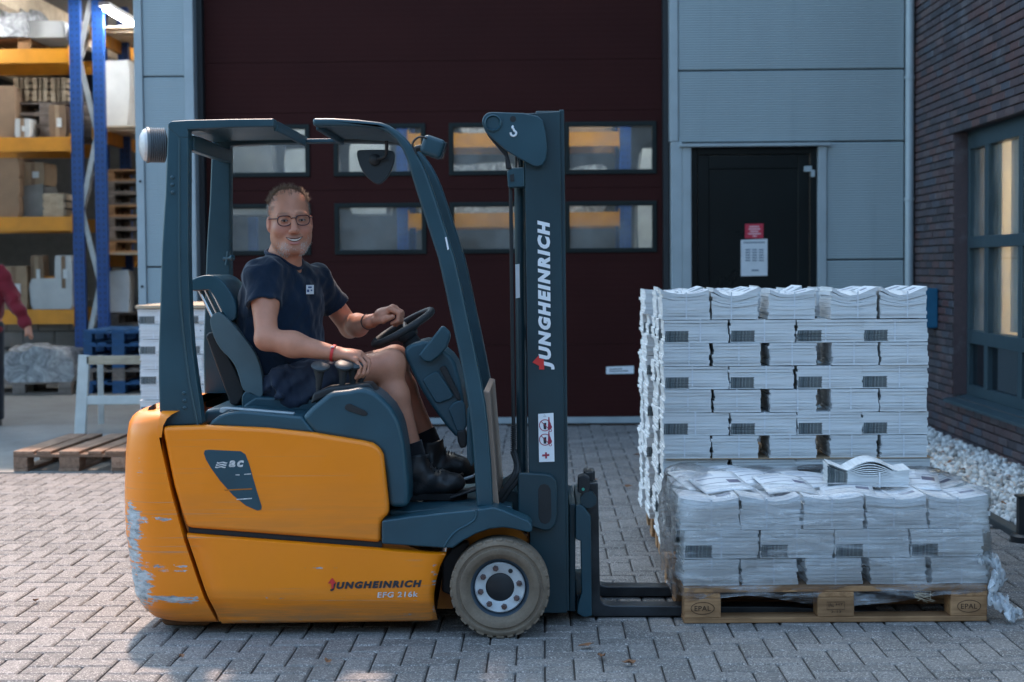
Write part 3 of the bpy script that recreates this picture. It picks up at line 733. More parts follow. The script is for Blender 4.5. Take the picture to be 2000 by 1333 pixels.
# ---- hood, console
b = MB(); b.px([(406, 832), (414, 822), (428, 812), (446, 806), (472, 803), (590, 814), (616, 847), (520, 840)], 6.165, 6.42, 6.165); b.build('arm_cover', M['plastic'], fl, bevel=.012, seg=3)
b = MB(); b.px([(428, 806), (430, 797), (440, 796), (574, 807), (574, 811), (446, 801), (436, 808)], 6.20, 6.24, 6.20); b.build('edge_rail', M['trim'], fl, bevel=.004)
b = MB(); b.px([(395, 830), (400, 800), (470, 794), (590, 806), (620, 846), (520, 842)], 6.43, 7.10, 6.43); b.build('hood', M['plastic'], fl, bevel=.02, seg=3)
hp = [(588, 817), (608, 796), (640, 770), (651, 765), (679, 762), (700, 758), (716, 759), (732, 766), (745, 776), (764, 796), (777, 819), (783, 836), (790, 871), (796, 928), (798, 965), (797, 992), (760, 992), (752, 920), (744, 884), (728, 869), (614, 849)]
b = MB(); b.px(hp, 6.165, 6.42); b.build('lever_console', M['plastic'], fl, bevel=.034, seg=5)
b = MB(); b.px([(620, 846), (640, 800), (745, 815), (778, 850), (788, 990), (745, 990), (740, 890)], 6.421, 7.10, 6.43); b.build('front_hood', M['plastic'], fl, bevel=.03, seg=3)
b = MB(); b.px([(673, 795), (677, 790), (684, 789), (712, 802), (718, 808), (716, 812), (708, 812), (680, 803), (674, 799)], 6.160, 6.17); b.build('grip_slot', M['dark'], fl, bevel=.002)
M['charcoal'] = mat('charcoal_knob', (.030, .038, .042), .45)
def lever(px, py, Y, sx=0):
    e = empty('lever', (0, 0, 0)); e.parent = fl; e.location = -fl.location
    a = W(px, py, Y)
    b = MB(); b.tube([a + Vector((-.006, 0, -.012)), a + Vector((-.006 + sx, 0, -.05)), a + Vector((-.01 + sx, 0, -.10)), a + Vector((-.012 + sx, 0, -.15))], [.022, .014, .009, .008], 12); b.build('stem', M['dark'], e)
    b = MB(); b.lathe([(.008, -.014), (.026, -.012), (.036, -.003), (.037, .004), (.030, .010), (.012, .012)], a, (.12, -.45, .9), 18); b.build('knob', M['charcoal'], e)
lever(626, 716, 6.27); lever(672, 714, 6.27); lever(692, 712, 6.30)
b = MB(); b.tube(spline([W(704, 700, 6.315), W(711, 712, 6.315), W(712, 728, 6.315), W(704, 745, 6.315), W(700, 762, 6.315)], 4), .011, 10); b.build('lever', M['dark'], fl)
b = MB(); b.px([(606, 790), (612, 768), (640, 757), (722, 748), (742, 772), (700, 770), (650, 772)], 6.225, 6.36, 6.225); b.build('lever_gaiter', M['dark'], fl, bevel=.01)
# ---- seat
st = [(368, 557), (373, 548), (384, 542), (400, 538), (418, 539), (434, 549), (448, 567), (459, 589), (462, 608), (459, 623), (448, 628), (439, 619), (426, 594), (413, 573), (404, 567), (384, 569), (371, 566)]
sp = [(q.x, q.y) for q in cspline(st, 3)]
b = MB(); b.px(sp, 6.46, 6.84); hr = b.build('head_rest', M['plastic'], fl, bevel=.028, seg=4)
for y in (6.52, 6.64, 6.76):
    b = MB(); b.tube([W(382, 566, 6.46) * 1 + Vector((0, y - 6.46, 0)), W(413, 628, 6.46) + Vector((0, y - 6.46, 0))], .007, 8); b.build('rod', M['chrome'], fl)
bk = [(410, 630), (413, 619), (420, 612), (430, 612), (448, 627), (475, 659), (497, 689), (509, 721), (513, 759), (510, 775), (492, 772), (475, 762), (466, 735), (459, 716), (446, 698), (432, 684), (418, 660)]
sp = [(q.x, q.y) for q in cspline(bk, 3)]
b = MB(); b.px(sp, 6.44, 6.86); b.build('backrest', mat('grey_seat_fabric', (.085, .13, .145), .8, 0, .15, 6, .25, 700), fl, bevel=.03, seg=4)
b = MB(); b.px([(399, 657), (406, 650), (418, 651), (446, 700), (476, 762), (474, 775), (462, 793), (448, 792)], 6.48, 6.82, 6.46); b.build('seat_shell', M['dark'], fl, bevel=.008)
b = MB(); b.px([(472, 775), (478, 765), (490, 764), (512, 775), (536, 794), (536, 800), (472, 798)], 6.44, 6.50, 6.44); b.build('recliner_cover', M['plastic'], fl, bevel=.012, seg=3)
b = MB(); b.px([(476, 792), (500, 775), (600, 778), (660, 782), (668, 796), (640, 806), (476, 803)], 6.43, 6.86, 6.44); b.build('seat_cushion', M['plastic'], fl, bevel=.02, seg=3)
# ---- step and mudguard
fp = [(746, 1017), (800, 1009), (870, 1001), (930, 995), (964, 990), (983, 996), (1009, 1007), (1033, 1017), (1039, 1025), (1040, 1037), (1033, 1040), (1004, 1033), (983, 1030), (956, 1033), (930, 1042), (904, 1056), (885, 1070), (867, 1070), (746, 1062)]
b = MB(); b.px(fp, YN - .012, YN + .12, YN); b.build('mudguard', M['plastic'], fl, bevel=.008, seg=3)
b = MB(); lip = [(930, 996), (930, 1006), (926, 1016), (912, 1026), (895, 1035), (880, 1049), (867, 1069)]
b.tube([W(x, y, YN - .012) for x, y in [(q.x, q.y) for q in spline(lip, 4)]], .0045, 8); b.build('mudguard_lip', M['plastic'], fl)
b = MB(); b.px([(758, 1000), (800, 1003), (960, 990), (1000, 994), (1000, 1012), (760, 1030)], YN + .121, 7.10, YN + .06); b.build('floor_plate', M['plastic'], fl, bevel=.006)
b = MB(); b.px([(870, 1075), (905, 1050), (960, 1033), (1010, 1040), (1030, 1060), (1030, 1130), (880, 1200), (850, 1200)], YN + .20, 7.08, YN + .10); b.build('axle_housing', M['orange_in'], fl)
b = MB(); b.px([(862, 1100), (880, 1075), (905, 1062), (915, 1062), (915, 1180), (862, 1160)], YN + .13, YN + .19, YN + .10); b.build('brake_bracket', M['dark'], fl, bevel=.01)
# ---- wheels
def wheel(c, r, width, name='front_wheel'):
    e = empty(name, (0, 0, 0)); e.parent = fl; e.location = -fl.location
    k = r / 98.0
    b = MB(); b.lathe([(58 * k, -width), (80 * k, -width), (93 * k, -width + .012), (98 * k, -width + .03), (98 * k, -.030), (96 * k, -.012), (92 * k, -.004), (87 * k, -.002), (84 * k, -.008), (80 * k, -.008), (78 * k, 0), (70 * k, .0), (66 * k, -.006), (61 * k, -.016), (58 * k, -.024)], c, (0, -1, 0), 72, ring=True)
    b.build('tyre', M['tyre'], e, sharp=40)
    b = MB()
    for i in range(30):
        a = 2 * math.pi * (i + .5) / 30
        d = Vector((math.cos(a), 0, math.sin(a))); rot = ry(-a)
        b.box(c + d * (r - .0100) + Vector((0, .030, 0)), (.022, .046, .024 if i % 2 else .031), rot)
    tr = b.build('tread_lugs', M['tyre'], e, bevel=.003); tag(tr, kind='stuff')
    b = MB(); b.lathe([(62 * k, -width + .01), (62 * k, -.028), (58 * k, -.028), (52 * k, -.040), (49 * k, -.050), (49 * k, -.1)], c, (0, -1, 0), 48, ring=True); b.build('rim', M['rimblue'], e)
    b = MB(); b.lathe([(50 * k, -.062), (50 * k, -.034), (48 * k, -.030), (45 * k, -.034), (32 * k, -.036), (28.5 * k, -.040), (28.5 * k, -.06)], c, (0, -1, 0), 48, ring=True); d_ = b.build('disc', M['rim'], e)
    b = MB(); b.lathe([(28 * k, -.07), (28 * k, -.046), (25 * k, -.043), (2 * k, -.041)], c, (0, -1, 0), 32); b.build('hub', M['black'], e)
    for i in range(8):
        a = 2 * math.pi * (i + .27) / 8; q = c + Vector((math.cos(a), 0, math.sin(a))) * 39 * k
        if i == 1:
            b = MB(); b.lathe([(4.6 * k, -.04), (4.6 * k, -.0335), (.5 * k, -.0335)], q, (0, -1, 0), 12); b.build('bolt_hole', M['dark'], e); continue
        b = MB(); b.lathe([(6.2 * k, -.036), (6.2 * k, -.031), (4.4 * k, -.029), (4.4 * k, -.019), (3.6 * k, -.017)], q, (0, -1, 0), 6); b.build('wheel_nut', M['nut'], e, sharp=30)
t = NT('dusty_tyre'); v = t.coord('Object'); n = t.noise(v, 9, 5, .65); n2 = t.noise(v, 120, 3)
t.set(color=t.mix(t.mapr(n2, .4, .8, 0, .4), t.ramp(n, [(.3, (.155, .115, .082)), (.7, (.25, .19, .138))]), (.10, .085, .07)), rough=.9, spec=.25); t.bump(n2, .25, .003); M['tyre'] = t.m
M['rim'] = mat('wheel_disc_paint', (.50, .52, .53), .45, .1, .18, 14, .1, 90)
M['rimblue'] = mat('wheel_rim_paint', (.035, .055, .075), .5, 0, .3, 12)
M['nut'] = mat('rusty_nut', (.13, .085, .08), .5, .5, .4, 60)
wc = W(976, 1158, 6.10); wheel(Vector((wc.x, 6.10, .19)), .19, .15)
wheel_far = Vector((wc.x, 7.03, .19))
b = MB(); b.lathe([(.1, -.07), (.16, -.07), (.185, -.05), (.19, -.03), (.19, .03), (.185, .05), (.16, .07), (.1, .07)], wheel_far, (0, 1, 0), 40); b.build('far_wheel', M['tyre'], fl)
for y in (6.52, 6.76):
    b = MB(); b.lathe([(.06, -.07), (.14, -.07), (.155, -.05), (.158, 0), (.155, .05), (.14, .07), (.06, .07)], (W(420, 1150, 6.6).x, y, .158), (0, 1, 0), 32); b.build('steer_wheel', M['dark'], fl)
# ---- overhead guard
rp_l = [(327, 247), (322, 382), (318, 440), (315, 492), (312, 600), (309, 690), (309, 740), (312, 834)]
rp_r = [(396, 830), (391, 790), (383, 735), (376, 680), (372, 620), (369, 540), (368, 480), (368, 400), (368, 268)]
yn0, yn1, yf0, yf1 = 6.19, 6.26, 7.02, 7.09
for (a, c, nm) in ((yn0, yn1, 'rear_pillar'), (yf0, yf1, 'rear_pillar')):
    b = MB(); b.px(rp_l + rp_r, a, c, yn0); o = b.build(nm, M['blue_grey'], fl, bevel=.009, seg=3)
    if a == yn0:
        for pts in ([(337, 347), (337, 361), (338, 376)], [(360, 768), (361, 783), (361, 797)]):
            for x, y in pts:
                q = W(x, y, yn0); b = MB(); b.lathe([(.0075, 0), (.0075, .004), (.004, .0065)], (q.x, yn0 - .0005, q.z), (0, -1, 0), 10); b.build('rivet', M['blue_grey'], o)
        b = MB(); cr = [(350, 270), (350, 500), (353, 600), (362, 690), (372, 760), (386, 832)]
        b.tube([W(x, y, yn0 - .001) for x, y in [(q.x, q.y) for q in spline(cr, 4)]], .005, 6); b.build('weld_seam', M['blue_grey'], o)
# far pillar stands a little narrower: knob on it
q = W(446, 505, yf0 - .03); b = MB(); b.lathe([(.004, -.03), (.012, -.022), (.008, -.012), (.008, .012), (.013, .018), (.013, .028), (.004, .034)], q, (.8, -.5, .1), 12); b.tube([q + Vector((-.01, 0, -.03)), q + Vector((0, 0, .03))], .007, 8); b.build('clamp_knob', M['plastic'], fl)
# roof: rear plate, front plate, rails
def roofrail(a, c):
    b = MB(); b.px([(327, 250), (328, 241), (334, 237), (367, 235), (450, 233), (535, 232), (535, 248), (450, 250), (367, 254), (368, 270), (350, 270)], a, c, yn0); return b.build('roof_rail', M['blue_grey'], fl, bevel=.006, seg=3)
roofrail(yn0 - .002, yn1 + .002); roofrail(yf0 - .002, yf1 + .002)
b = MB(); b.px([(332, 239), (367, 236.5), (450, 234.5), (536, 233.5), (536, 241), (450, 242), (367, 245), (334, 247)], yn1 + .003, yf0 - .003, yn0); b.build('roof_plate', M['blue_grey'], fl)
b = MB(); b.px([(352, 262), (372, 262), (372, 292), (352, 292)], yn1 + .004, yf0 - .004, yn0); b.build('rear_crossbar', M['blue_grey'], fl, bevel=.006)
b = MB(); b.px([(528, 240), (536, 240), (536, 254), (528, 254)], yn1 + .003, yf0 - .003, yn0); b.build('roof_edge', M['blue_grey'], fl, bevel=.004)
b = MB(); b.px([(536, 238), (612, 237), (612, 246), (536, 247)], yf0, yf1, yn0); b.build('roof_link', M['blue_grey'], fl, bevel=.004)
ap_o = [(610, 231), (650, 231), (700, 234), (744, 239), (760, 245), (778, 257), (796, 274), (811, 294), (824, 317), (836, 345), (848, 380), (859, 414), (874, 460), (888, 503), (901, 560), (913, 617), (926, 676), (938, 736), (948, 790), (953, 835), (959, 910), (963, 992)]
ap_i = [(931, 992), (926, 910), (920, 835), (914, 790), (905, 736), (893, 676), (880, 617), (868, 560), (855, 503), (841, 460), (826, 414), (815, 380), (805, 348), (797, 318), (786, 292), (773, 273), (757, 259), (735, 250), (700, 248), (650, 247), (611, 247)]
for a, c in ((yn0, yn1), (yf0, yf1)):
    b = MB(); b.px(ap_o + ap_i, a, c, yn0); o = b.build('front_pillar', M['blue_grey'], fl, bevel=.012, seg=4)
    if a == yn0: fpil = o
b = MB(); q = [(612, 233), (650, 233), (700, 236), (742, 240), (742, 248), (700, 243), (650, 240), (612, 240)]; b.px(q, yn1 + .001, yf0 - .001, yn0); b.build('roof_plate', M['blue_grey'], fl)
b = MB(); b.px([(612, 240), (620, 240), (620, 252), (612, 252)], yn1 + .003, yf0 - .003, yn0); b.build('roof_edge', M['blue_grey'], fl, bevel=.004)
b = MB(); b.px([(744, 242), (757, 247), (775, 260), (772, 268), (755, 257), (742, 250)], yn1 + .001, yf0 - .001, yn0); b.build('front_crossbar', M['blue_grey'], fl, bevel=.004)
# small sticker on the front pillar
b = MB(); b.px([(869, 464), (872, 463), (877, 487), (874, 489)], yn0 - .003, yn0 - .0005); b.build('sticker', M['white'], fl)
# ---- rear work lamp
e = empty('rear_lamp', (0, 0, 0)); e.parent = fl; e.location = -fl.location
c = W(303, 284, 6.30); ax = Vector((-.94, -.34, 0)).normalized(); r = S(35, 6.3)
b = MB(); pr = [(r * .5, -.045), (r * .9, -.038)]
for k in range(7): pr += [(r * .99, -.033 + k * .008), (r * .93, -.029 + k * .008)]
pr += [(r, .024), (r, .034), (r * .93, .036)]
b.lathe(pr, c, ax, 36); b.build('housing', mat('grey_lamp_housing', (.10, .115, .125), .5), e, sharp=25)
b = MB(); b.lathe([(r * .93, .034), (r * .85, .046), (r * .6, .056), (r * .3, .061), (r * .02, .063)], c, ax, 36); b.build('lens', mat('pale_lens', (.62, .60, .58), .15, 0, .1, 60, .3, 300), e)
b = MB(); b.box(c - ax * .055, (.03, .03, .05)); b.build('bracket', M['blue_grey'], e, bevel=.004)
# ---- front work lamp
e = empty('work_lamp', (0, 0, 0)); e.parent = fl; e.location = -fl.location
c = W(846, 288, 6.22); rot = ry(R(20))
b = MB(); b.box(c, (.085, .10, .075), rot); b.build('housing', M['blue_grey'], e, bevel=.016, seg=3)
b = MB(); b.box(c + rot @ Vector((.046, 0, 0)), (.008, .09, .066), rot); b.build('lens', M['darkpane'], e, bevel=.003)
b = MB(); b.tube([c + Vector((-.03, -.02, -.0)), c + Vector((-.06, -.02, -.005)), c + Vector((-.085, -.01, -.02))], .012, 8); b.tube(spline([c + Vector((-.02, -.052, .03)), c + Vector((-.05, -.056, .035)), c + Vector((-.075, -.05, .01)), c + Vector((-.06, -.05, -.03))], 4), .004, 6); b.build('bracket', M['dark'], e)
# ---- mirror
e = empty('mirror', (0, 0, 0)); e.parent = fl; e.location = -fl.location
ms = [(697, 296), (715, 293), (752, 293), (769, 297), (770, 312), (766, 328), (757, 346), (745, 358), (736, 360), (724, 353), (710, 338), (701, 320)]
ms = [(q.x, q.y) for q in cspline(ms, 3)]
b = MB(); b.px(ms, 6.36, 6.385); b.build('shell', mat('dark_mirror_shell', (.018, .028, .034), .35), e, bevel=.01, seg=3)
c = W(732, 312, 6.35); b = MB(); b.lathe([(.012, -.02), (.024, -.006), (.022, .008), (.012, .016), (.004, .018)], c, (0, -1, 0), 16); b.build('joint', M['dark'], e)
b = MB(); b.tube(spline([c + Vector((0, -.008, 0)), W(752, 306, 6.33), W(755, 290, 6.31), W(755, 276, 6.30)], 4), .007, 8); b.build('arm', M['dark'], e)
# ---- steering column
cs = [(788, 684), (800, 672), (832, 664), (850, 672), (866, 684), (880, 696), (890, 710), (900, 745), (906, 780), (910, 820), (908, 840), (898, 856), (888, 852), (872, 834), (839, 789), (820, 758), (804, 726), (793, 702)]
b = MB(); b.px(cs, 6.50, 6.80); b.build('steering_column', M['plastic'], fl, bevel=.022, seg=4)
b = MB(); b.px([(817, 694), (862, 638), (866, 636), (878, 648), (881, 656), (873, 680), (858, 696), (842, 708), (828, 706)], 6.455, 6.50, 6.47); b.build('control_pod', M['plastic'], fl, bevel=.012, seg=3)
b = MB(); b.px([(825, 744), (832, 736), (850, 726), (857, 728), (880, 762), (886, 774), (880, 780), (858, 788), (850, 786)], 6.488, 6.50, 6.49); b.build('pocket', M['plastic'], fl, bevel=.006, seg=3)
b = MB(); b.px([(858, 720), (867, 714), (872, 718), (898, 770), (900, 785), (892, 780)], 6.484, 6.499, 6.49); b.build('cable_duct', M['dark'], fl, bevel=.004)
b = MB(); b.px([(876, 800), (884, 788), (900, 781), (909, 790), (912, 830), (906, 845), (892, 842)], 6.484, 6.50, 6.49); b.build('lower_cover', M['plastic'], fl, bevel=.006)
b = MB(); b.px([(893, 842), (908, 838), (913, 850), (912, 872), (900, 876), (894, 862)], 6.47, 6.54, 6.49); b.build('pedal_box', M['dark'], fl, bevel=.008)
b = MB(); b.px([(912, 800), (918, 790), (926, 905), (921, 912), (912, 895)], 6.30, 6.36); b.build('side_cover', M['plastic'], fl, bevel=.006)
b = MB(); b.px([(944, 764), (956, 766), (972, 960), (975, 990), (948, 990)], 6.275, 7.01, 6.28); b.build('front_cowl', mat('warm_lit_cowl', (.30, .21, .16), .5, 0, .12, 6), fl, bevel=.004)  # tan base colour stands in for warm light on the cowl
e = empty('steering_wheel', (0, 0, 0)); e.parent = fl; e.location = -fl.location
c = W(787, 640, 6.64); ax = Vector((-.486, -.12, .866)).normalized(); u = ax.cross(Vector((0, 1, 0))).normalized(); w_ = ax.cross(u); rr = S(64, 6.64)
b = MB(); b.tube([c + (u * math.cos(a) + w_ * math.sin(a)) * rr for a in [2 * math.pi * k / 40 for k in range(40)]], .0155, 12, True); b.build('rim', M['dark'], e)
b = MB(); b.lathe([(.02, -.06), (.042, -.05), (.05, -.03), (.048, -.018), (.03, -.008), (.008, -.006)], c, ax, 24); b.build('hub', M['dark'], e)
for k in range(3):
    a = 2 * math.pi * k / 3 + .5; d = u * math.cos(a) + w_ * math.sin(a)
    b = MB(); b.tube([c + d * .03 - ax * .025, c + d * rr * .6 - ax * .012, c + d * rr * .97], [.014, .010, .009], 8); b.build('spoke', M['dark'], e)
b = MB(); b.tube([c - ax * .05, c - ax * .13], [.035, .045], 16); b.build('shaft', M['dark'], e)
# pedals and a loose cloth on the floor
b = MB(); b.box(W(893, 930, 6.72), (.06, .12, .012), ry(R(-25))); b.build('pedal', M['dark'], fl, bevel=.004)
b = MB(); b.box(W(905, 962, 6.45), (.11, .10, .010), ry(R(-18))); b.build('pedal', M['dark'], fl, bevel=.004)
b = MB(); b.tube([W(880, 945, 6.5), W(925, 930, 6.5)], .006, 6); b.build('pedal_rod', M['trim'], fl)
# ---- mast
MY0 = 6.31
def mrail(y0, y1, flip):
    b = MB(); b.px([(1024, 222), (1094, 218), (1107, 1198), (1036, 1198)], y0, y1, MY0)
    ya, yb_ = (y0 + .012, y1 + .05) if not flip else (y0 - .05, y1 - .012)
    b.px([(1092, 214), (1102, 214), (1112, 1195), (1104, 1195)], ya, yb_, MY0)
    return b.build('mast_rail', M['mast'], fl, bevel=.004)
mr = mrail(MY0, MY0 + .07, False); mrail(2 * YC - MY0 - .07, 2 * YC - MY0, True)
b = MB(); b.px([(1046, 213), (1100, 213), (1100, 232), (1046, 232)], MY0 + .08, 2 * YC - MY0 - .08, MY0); b.build('mast_crosshead', M['mast'], fl, bevel=.006)
b = MB(); b.px([(1050, 640), (1090, 640), (1090, 665), (1050, 665)], MY0 + .075, 2 * YC - MY0 - .075, MY0); b.build('mast_crossbar', M['mast'], fl, bevel=.006)
b = MB(); b.px([(1040, 1130), (1095, 1130), (1097, 1185), (1042, 1185)], MY0 + .075, 2 * YC - MY0 - .075, MY0); b.build('mast_crossbar', M['mast'], fl, bevel=.006)
for y in (MY0 + .10, 2 * YC - MY0 - .10):
    b = MB(); p0, p1 = W(1013, 300, MY0 + .03), W(1021, 1180, MY0 + .03); b.tube([Vector((p0.x, y, p0.z)), Vector((p1.x, y, p1.z))], .0195, 14); b.build('lift_cylinder', M['mast'], fl)
b = MB(); b.tube([W(1010, 296, MY0 + .05), W(1011, 345, MY0 + .05)], .011, 10); b.build('piston_rod', M['chrome'], fl)
b = MB(); hk = [(941, 238), (944, 228), (951, 221), (960, 219), (1022, 221), (1050, 227), (1060, 235), (1066, 260), (1069, 290), (1067, 310), (1060, 323), (1050, 326), (1040, 324), (1013, 309), (986, 293), (948, 258)]
b.px(hk, MY0 - .035, MY0 - .012); hp_ = b.build('hook_plate', M['blue_grey'], fl, bevel=.005, seg=3)
q = W(963, 241, MY0 - .035); b = MB(); b.lathe([(.034, .0005), (.034, .006), (.029, .009), (.026, .003), (.024, .0008)], (q.x, MY0 - .035, q.z), (0, -1, 0), 28, ring=True); b.build('pin_boss', M['blue_grey'], hp_)
q = W(1002, 233, MY0 - .035); b = MB(); b.lathe([(.012, 0), (.012, .001), (.0005, .001)], (q.x, MY0 - .0352, q.z), (0, -1, 0), 18); b.build('lifting_eye', M['dark'], hp_)
b = MB(); hs = spline([W(1003, 246, MY0 - .04), W(1000.5, 249, MY0 - .04), W(1003, 252, MY0 - .04), W(1004, 255, MY0 - .04), W(1008, 259, MY0 - .04), W(1007, 264, MY0 - .04), W(1002, 266, MY0 - .04), W(998, 263, MY0 - .04), W(997.5, 259, MY0 - .04)], 4)
b.tube([Vector((p.x, MY0 - .0365, p.z)) for p in hs], .0042, 6); b.build('hook_mark', M['white'], hp_)
# second plate half behind + chain
b = MB(); b.px([(950, 262), (954, 258), (990, 292), (1000, 330), (988, 330), (986, 305)], MY0 - .005, MY0 + .05); b.build('chain', M['dark'], fl, bevel=.004)
b = MB(); b.px([(990, 335), (1000, 328), (1024, 327), (1025, 366), (992, 367)], MY0 + .0, MY0 + .07); b.build('cylinder_bracket', M['blue_grey'], fl, bevel=.006)
b = MB(); b.px([(996, 342), (1004, 340), (1004, 355), (997, 355)], MY0 - .004, MY0 - .001); b.build('bracket_slot', M['dark'], fl)
b = MB(); b.tube([W(997, 330, MY0 + .03), W(1000, 600, MY0 + .03), W(1003, 830, MY0 + .03), W(1004, 895, MY0 + .03)], .0075, 8); b.build('hose', M['dark'], fl)
b = MB()
for k in range(14): q = W(1003, 832 + k * 4.2, MY0 + .03); b.lathe([(.0085, -.003), (.0125, -.001), (.0125, .001), (.0085, .003)], q, (0, 0, 1), 8)
sg = b.build('hose_spring', M['dark'], fl); tag(sg, kind='stuff')
for dx, dy in ((0, 0), (-6, 3), (5, 6)):
    b = MB(); b.tube(spline([W(1004 + dx * .5, 880 + dy, MY0 + .03), W(1010 + dx * .3, 905 + dy, MY0 + .02), W(1008 + dx, 928 + dy, MY0), W(988 + dx, 955 + dy, MY0), W(968 + dx, 985 + dy, MY0 + .02), W(955 + dx, 1010, MY0 + .05)], 5), .0095, 8); b.build('hose', M['dark'], fl)
b = MB(); b.px([(965, 985), (1000, 960), (1030, 975), (1032, 1040), (1000, 1030), (970, 1015)], MY0 + .06, 6.95, MY0); b.build('mast_foot', M['mast'], fl, bevel=.01)
b = MB(); bp = [(1012, 925), (1018, 922), (1066, 925), (1078, 928), (1086, 938), (1088, 950), (1088, 1005), (1084, 1024), (1074, 1034), (1062, 1035), (1012, 1018)]
b.px(bp, MY0 - .028, MY0 - .001, MY0); bpo = b.build('bracket_plate', M['mast'], fl, bevel=.007, seg=3)
b = MB(); sl = [(1051, 955), (1055, 946), (1063, 943), (1071, 946), (1076, 955), (1077, 1008), (1073, 1018), (1065, 1022), (1056, 1018), (1052, 1008)]; b.px(sl, MY0 - .0295, MY0 - .026, MY0); b.build('slot', M['dark'], bpo, bevel=.002)
# sticker with pictograms
b = MB(); yk = MY0 - .002; b.px([(1051, 809), (1081, 807), (1083, 902), (1053, 903)], yk - .001, MY0 + .002); sk = b.build('warning_sticker', M['white'], fl)
for cy in (831, 859):
    q = W(1064.5, cy, yk); b = MB(); b.tube([Vector((q.x + .022 * math.cos(a), yk - .0015, q.z + .022 * math.sin(a))) for a in [k / 24 * 2 * math.pi for k in range(24)]], .0016, 6, True)
    b.build('ban_ring', M['inkred'], sk)
    b = MB(); b.tube([Vector((q.x - .016, yk - .0015, q.z + .016)), Vector((q.x + .016, yk - .0015, q.z - .016))], .0015, 6); b.build('ban_bar', M['inkred'], sk)
    b = MB(); b.px([(1071, cy - 16), (1073, cy - 16), (1074, cy - 4), (1078, cy + 2), (1078, cy + 6), (1070, cy + 9), (1070, cy + 4)], yk - .0018, yk - .001); b.build('truck_mark', M['inkred'], sk)
    b = MB(); b.px([(1061, cy - 4), (1067, cy - 5), (1067, cy + 8), (1062, cy + 8)], yk - .0018, yk - .001); b.build('figure_mark', M['ink'], sk)
    q2 = W(1075, cy + 10, yk); b = MB(); b.tube([Vector((q2.x + .005 * math.cos(a), yk - .0015, q2.z + .005 * math.sin(a))) for a in [k / 12 * 2 * math.pi for k in range(12)]], .0012, 5, True); b.build('wheel_mark', M['inkred'], sk)
b = MB(); b.px([(1059, 888), (1073, 887), (1073, 891), (1059, 892)], yk - .0018, yk - .001); b.px([(1064.5, 884), (1068, 884), (1068.5, 896), (1065, 896)], yk - .0021, yk - .0019); b.build('cross_mark', M['inkred'], sk)
b = MB(); q3 = W(1064, 812, yk); b.tube([Vector((q3.x, yk - .0013, q3.z + .004)), Vector((q3.x - .005, yk - .0013, q3.z - .004)), Vector((q3.x + .005, yk - .0013, q3.z - .004))], .0007, 5, True); b.build('triangle_mark', M['ink'], sk)
b = MB(); b.px([(1006.5, 517), (1014.5, 516), (1015.5, 582), (1007.5, 583)], MY0 + .078, MY0 + .0805, MY0 + .078); b.build('sticker', M['white'], fl)
# mast lettering, reading upwards
a0, a1 = W(1083, 722, MY0), W(1080.5, 432, MY0); upv = Vector((a1.x - a0.x, 0, a1.z - a0.z)).normalized(); lf_ = Vector((-upv.z, 0, upv.x))
b = MB(); put_text(b, 'JUNGHEINRICH', (a0.x, MY0 - .003, a0.z), upv, lf_, S(291, MY0), S(31, MY0), .062, .22, 1.27); b.build('mast_lettering', M['white'], fl)
b = MB(); b.px([(1040, 708), (1053, 694), (1053, 701), (1062, 702), (1063, 722), (1053, 722), (1053, 715)], MY0 - .0035, MY0 - .002, MY0); b.build('arrow_mark', M['red'], fl)
# ---- carriage and forks
b = MB(); b.px([(1124, 990), (1132, 986), (1140, 990), (1154, 1010), (1156, 1204), (1140, 1206), (1127, 1198), (1129, 1180), (1136, 1158), (1134, 1057), (1124, 1054)], 6.375, 6.44); b.build('carriage_plate', M['blue_grey'], fl, bevel=.004)
b = MB(); b.px([(1112, 985), (1124, 985), (1124, 1195), (1112, 1195)], 6.40, 6.96, 6.40); b.build('carriage_gap_fill', M['mast'], fl, bevel=.004)  # dark block added to fill the see-through gap behind the carriage
for a, c in ((985, 1020), (1165, 1200)):
    b = MB(); b.px([(1126, a), (1146, a), (1146, c), (1126, c)], 6.445, 7.0, 6.41); b.build('carriage_bar', M['mast'], fl, bevel=.004)
b = MB(); b.px([(1129, 932), (1140, 928), (1152, 934), (1151, 962), (1142, 968), (1128, 962)], 6.39, 6.46); b.build('fork_lock', M['dark'], fl, bevel=.006)
b = MB(); b.px([(1143, 924), (1159, 922), (1159, 948), (1144, 948)], 6.50, 6.56); b.build('fork_stop', M['black'], fl, bevel=.004)
q = W(1139, 956, 6.388); b = MB(); b.lathe([(.006, 0), (.006, .002), (.001, .002)], (q.x, 6.388, q.z), (0, -1, 0), 12); b.build('green_mark', mat('green_mark', (.05, .35, .25), .5), fl)
b = MB(); b.lathe([(.02, -.03), (.032, -.03), (.032, .03), (.02, .03)], W(1149, 975, 6.42), (0, 1, 0), 20); b.build('roller', M['mast'], fl)
xs0, xs1 = W(1146, 1100, 6.45).x, W(1169, 1100, 6.45).x
for y0 in (6.45, 6.84):
    zt = W(1150, 944, 6.45).z
    prof = [(xs0, zt), (xs1, zt), (xs1 + .006, .075), (xs1 + .022, .056), (xs1 + .05, .050), (xs1 + .75, .044), (xs1 + 1.12, .022), (xs1 + 1.14, .014), (xs1 + 1.12, .008), (xs0 + .03, .006), (xs0, .02)]
    b = MB(); b.prism([Vector((x, y0, z)) for x, z in prof], [Vector((x, y0 + .10, z)) for x, z in prof]); b.build('fork', M['fork'], fl, bevel=.005, seg=3)
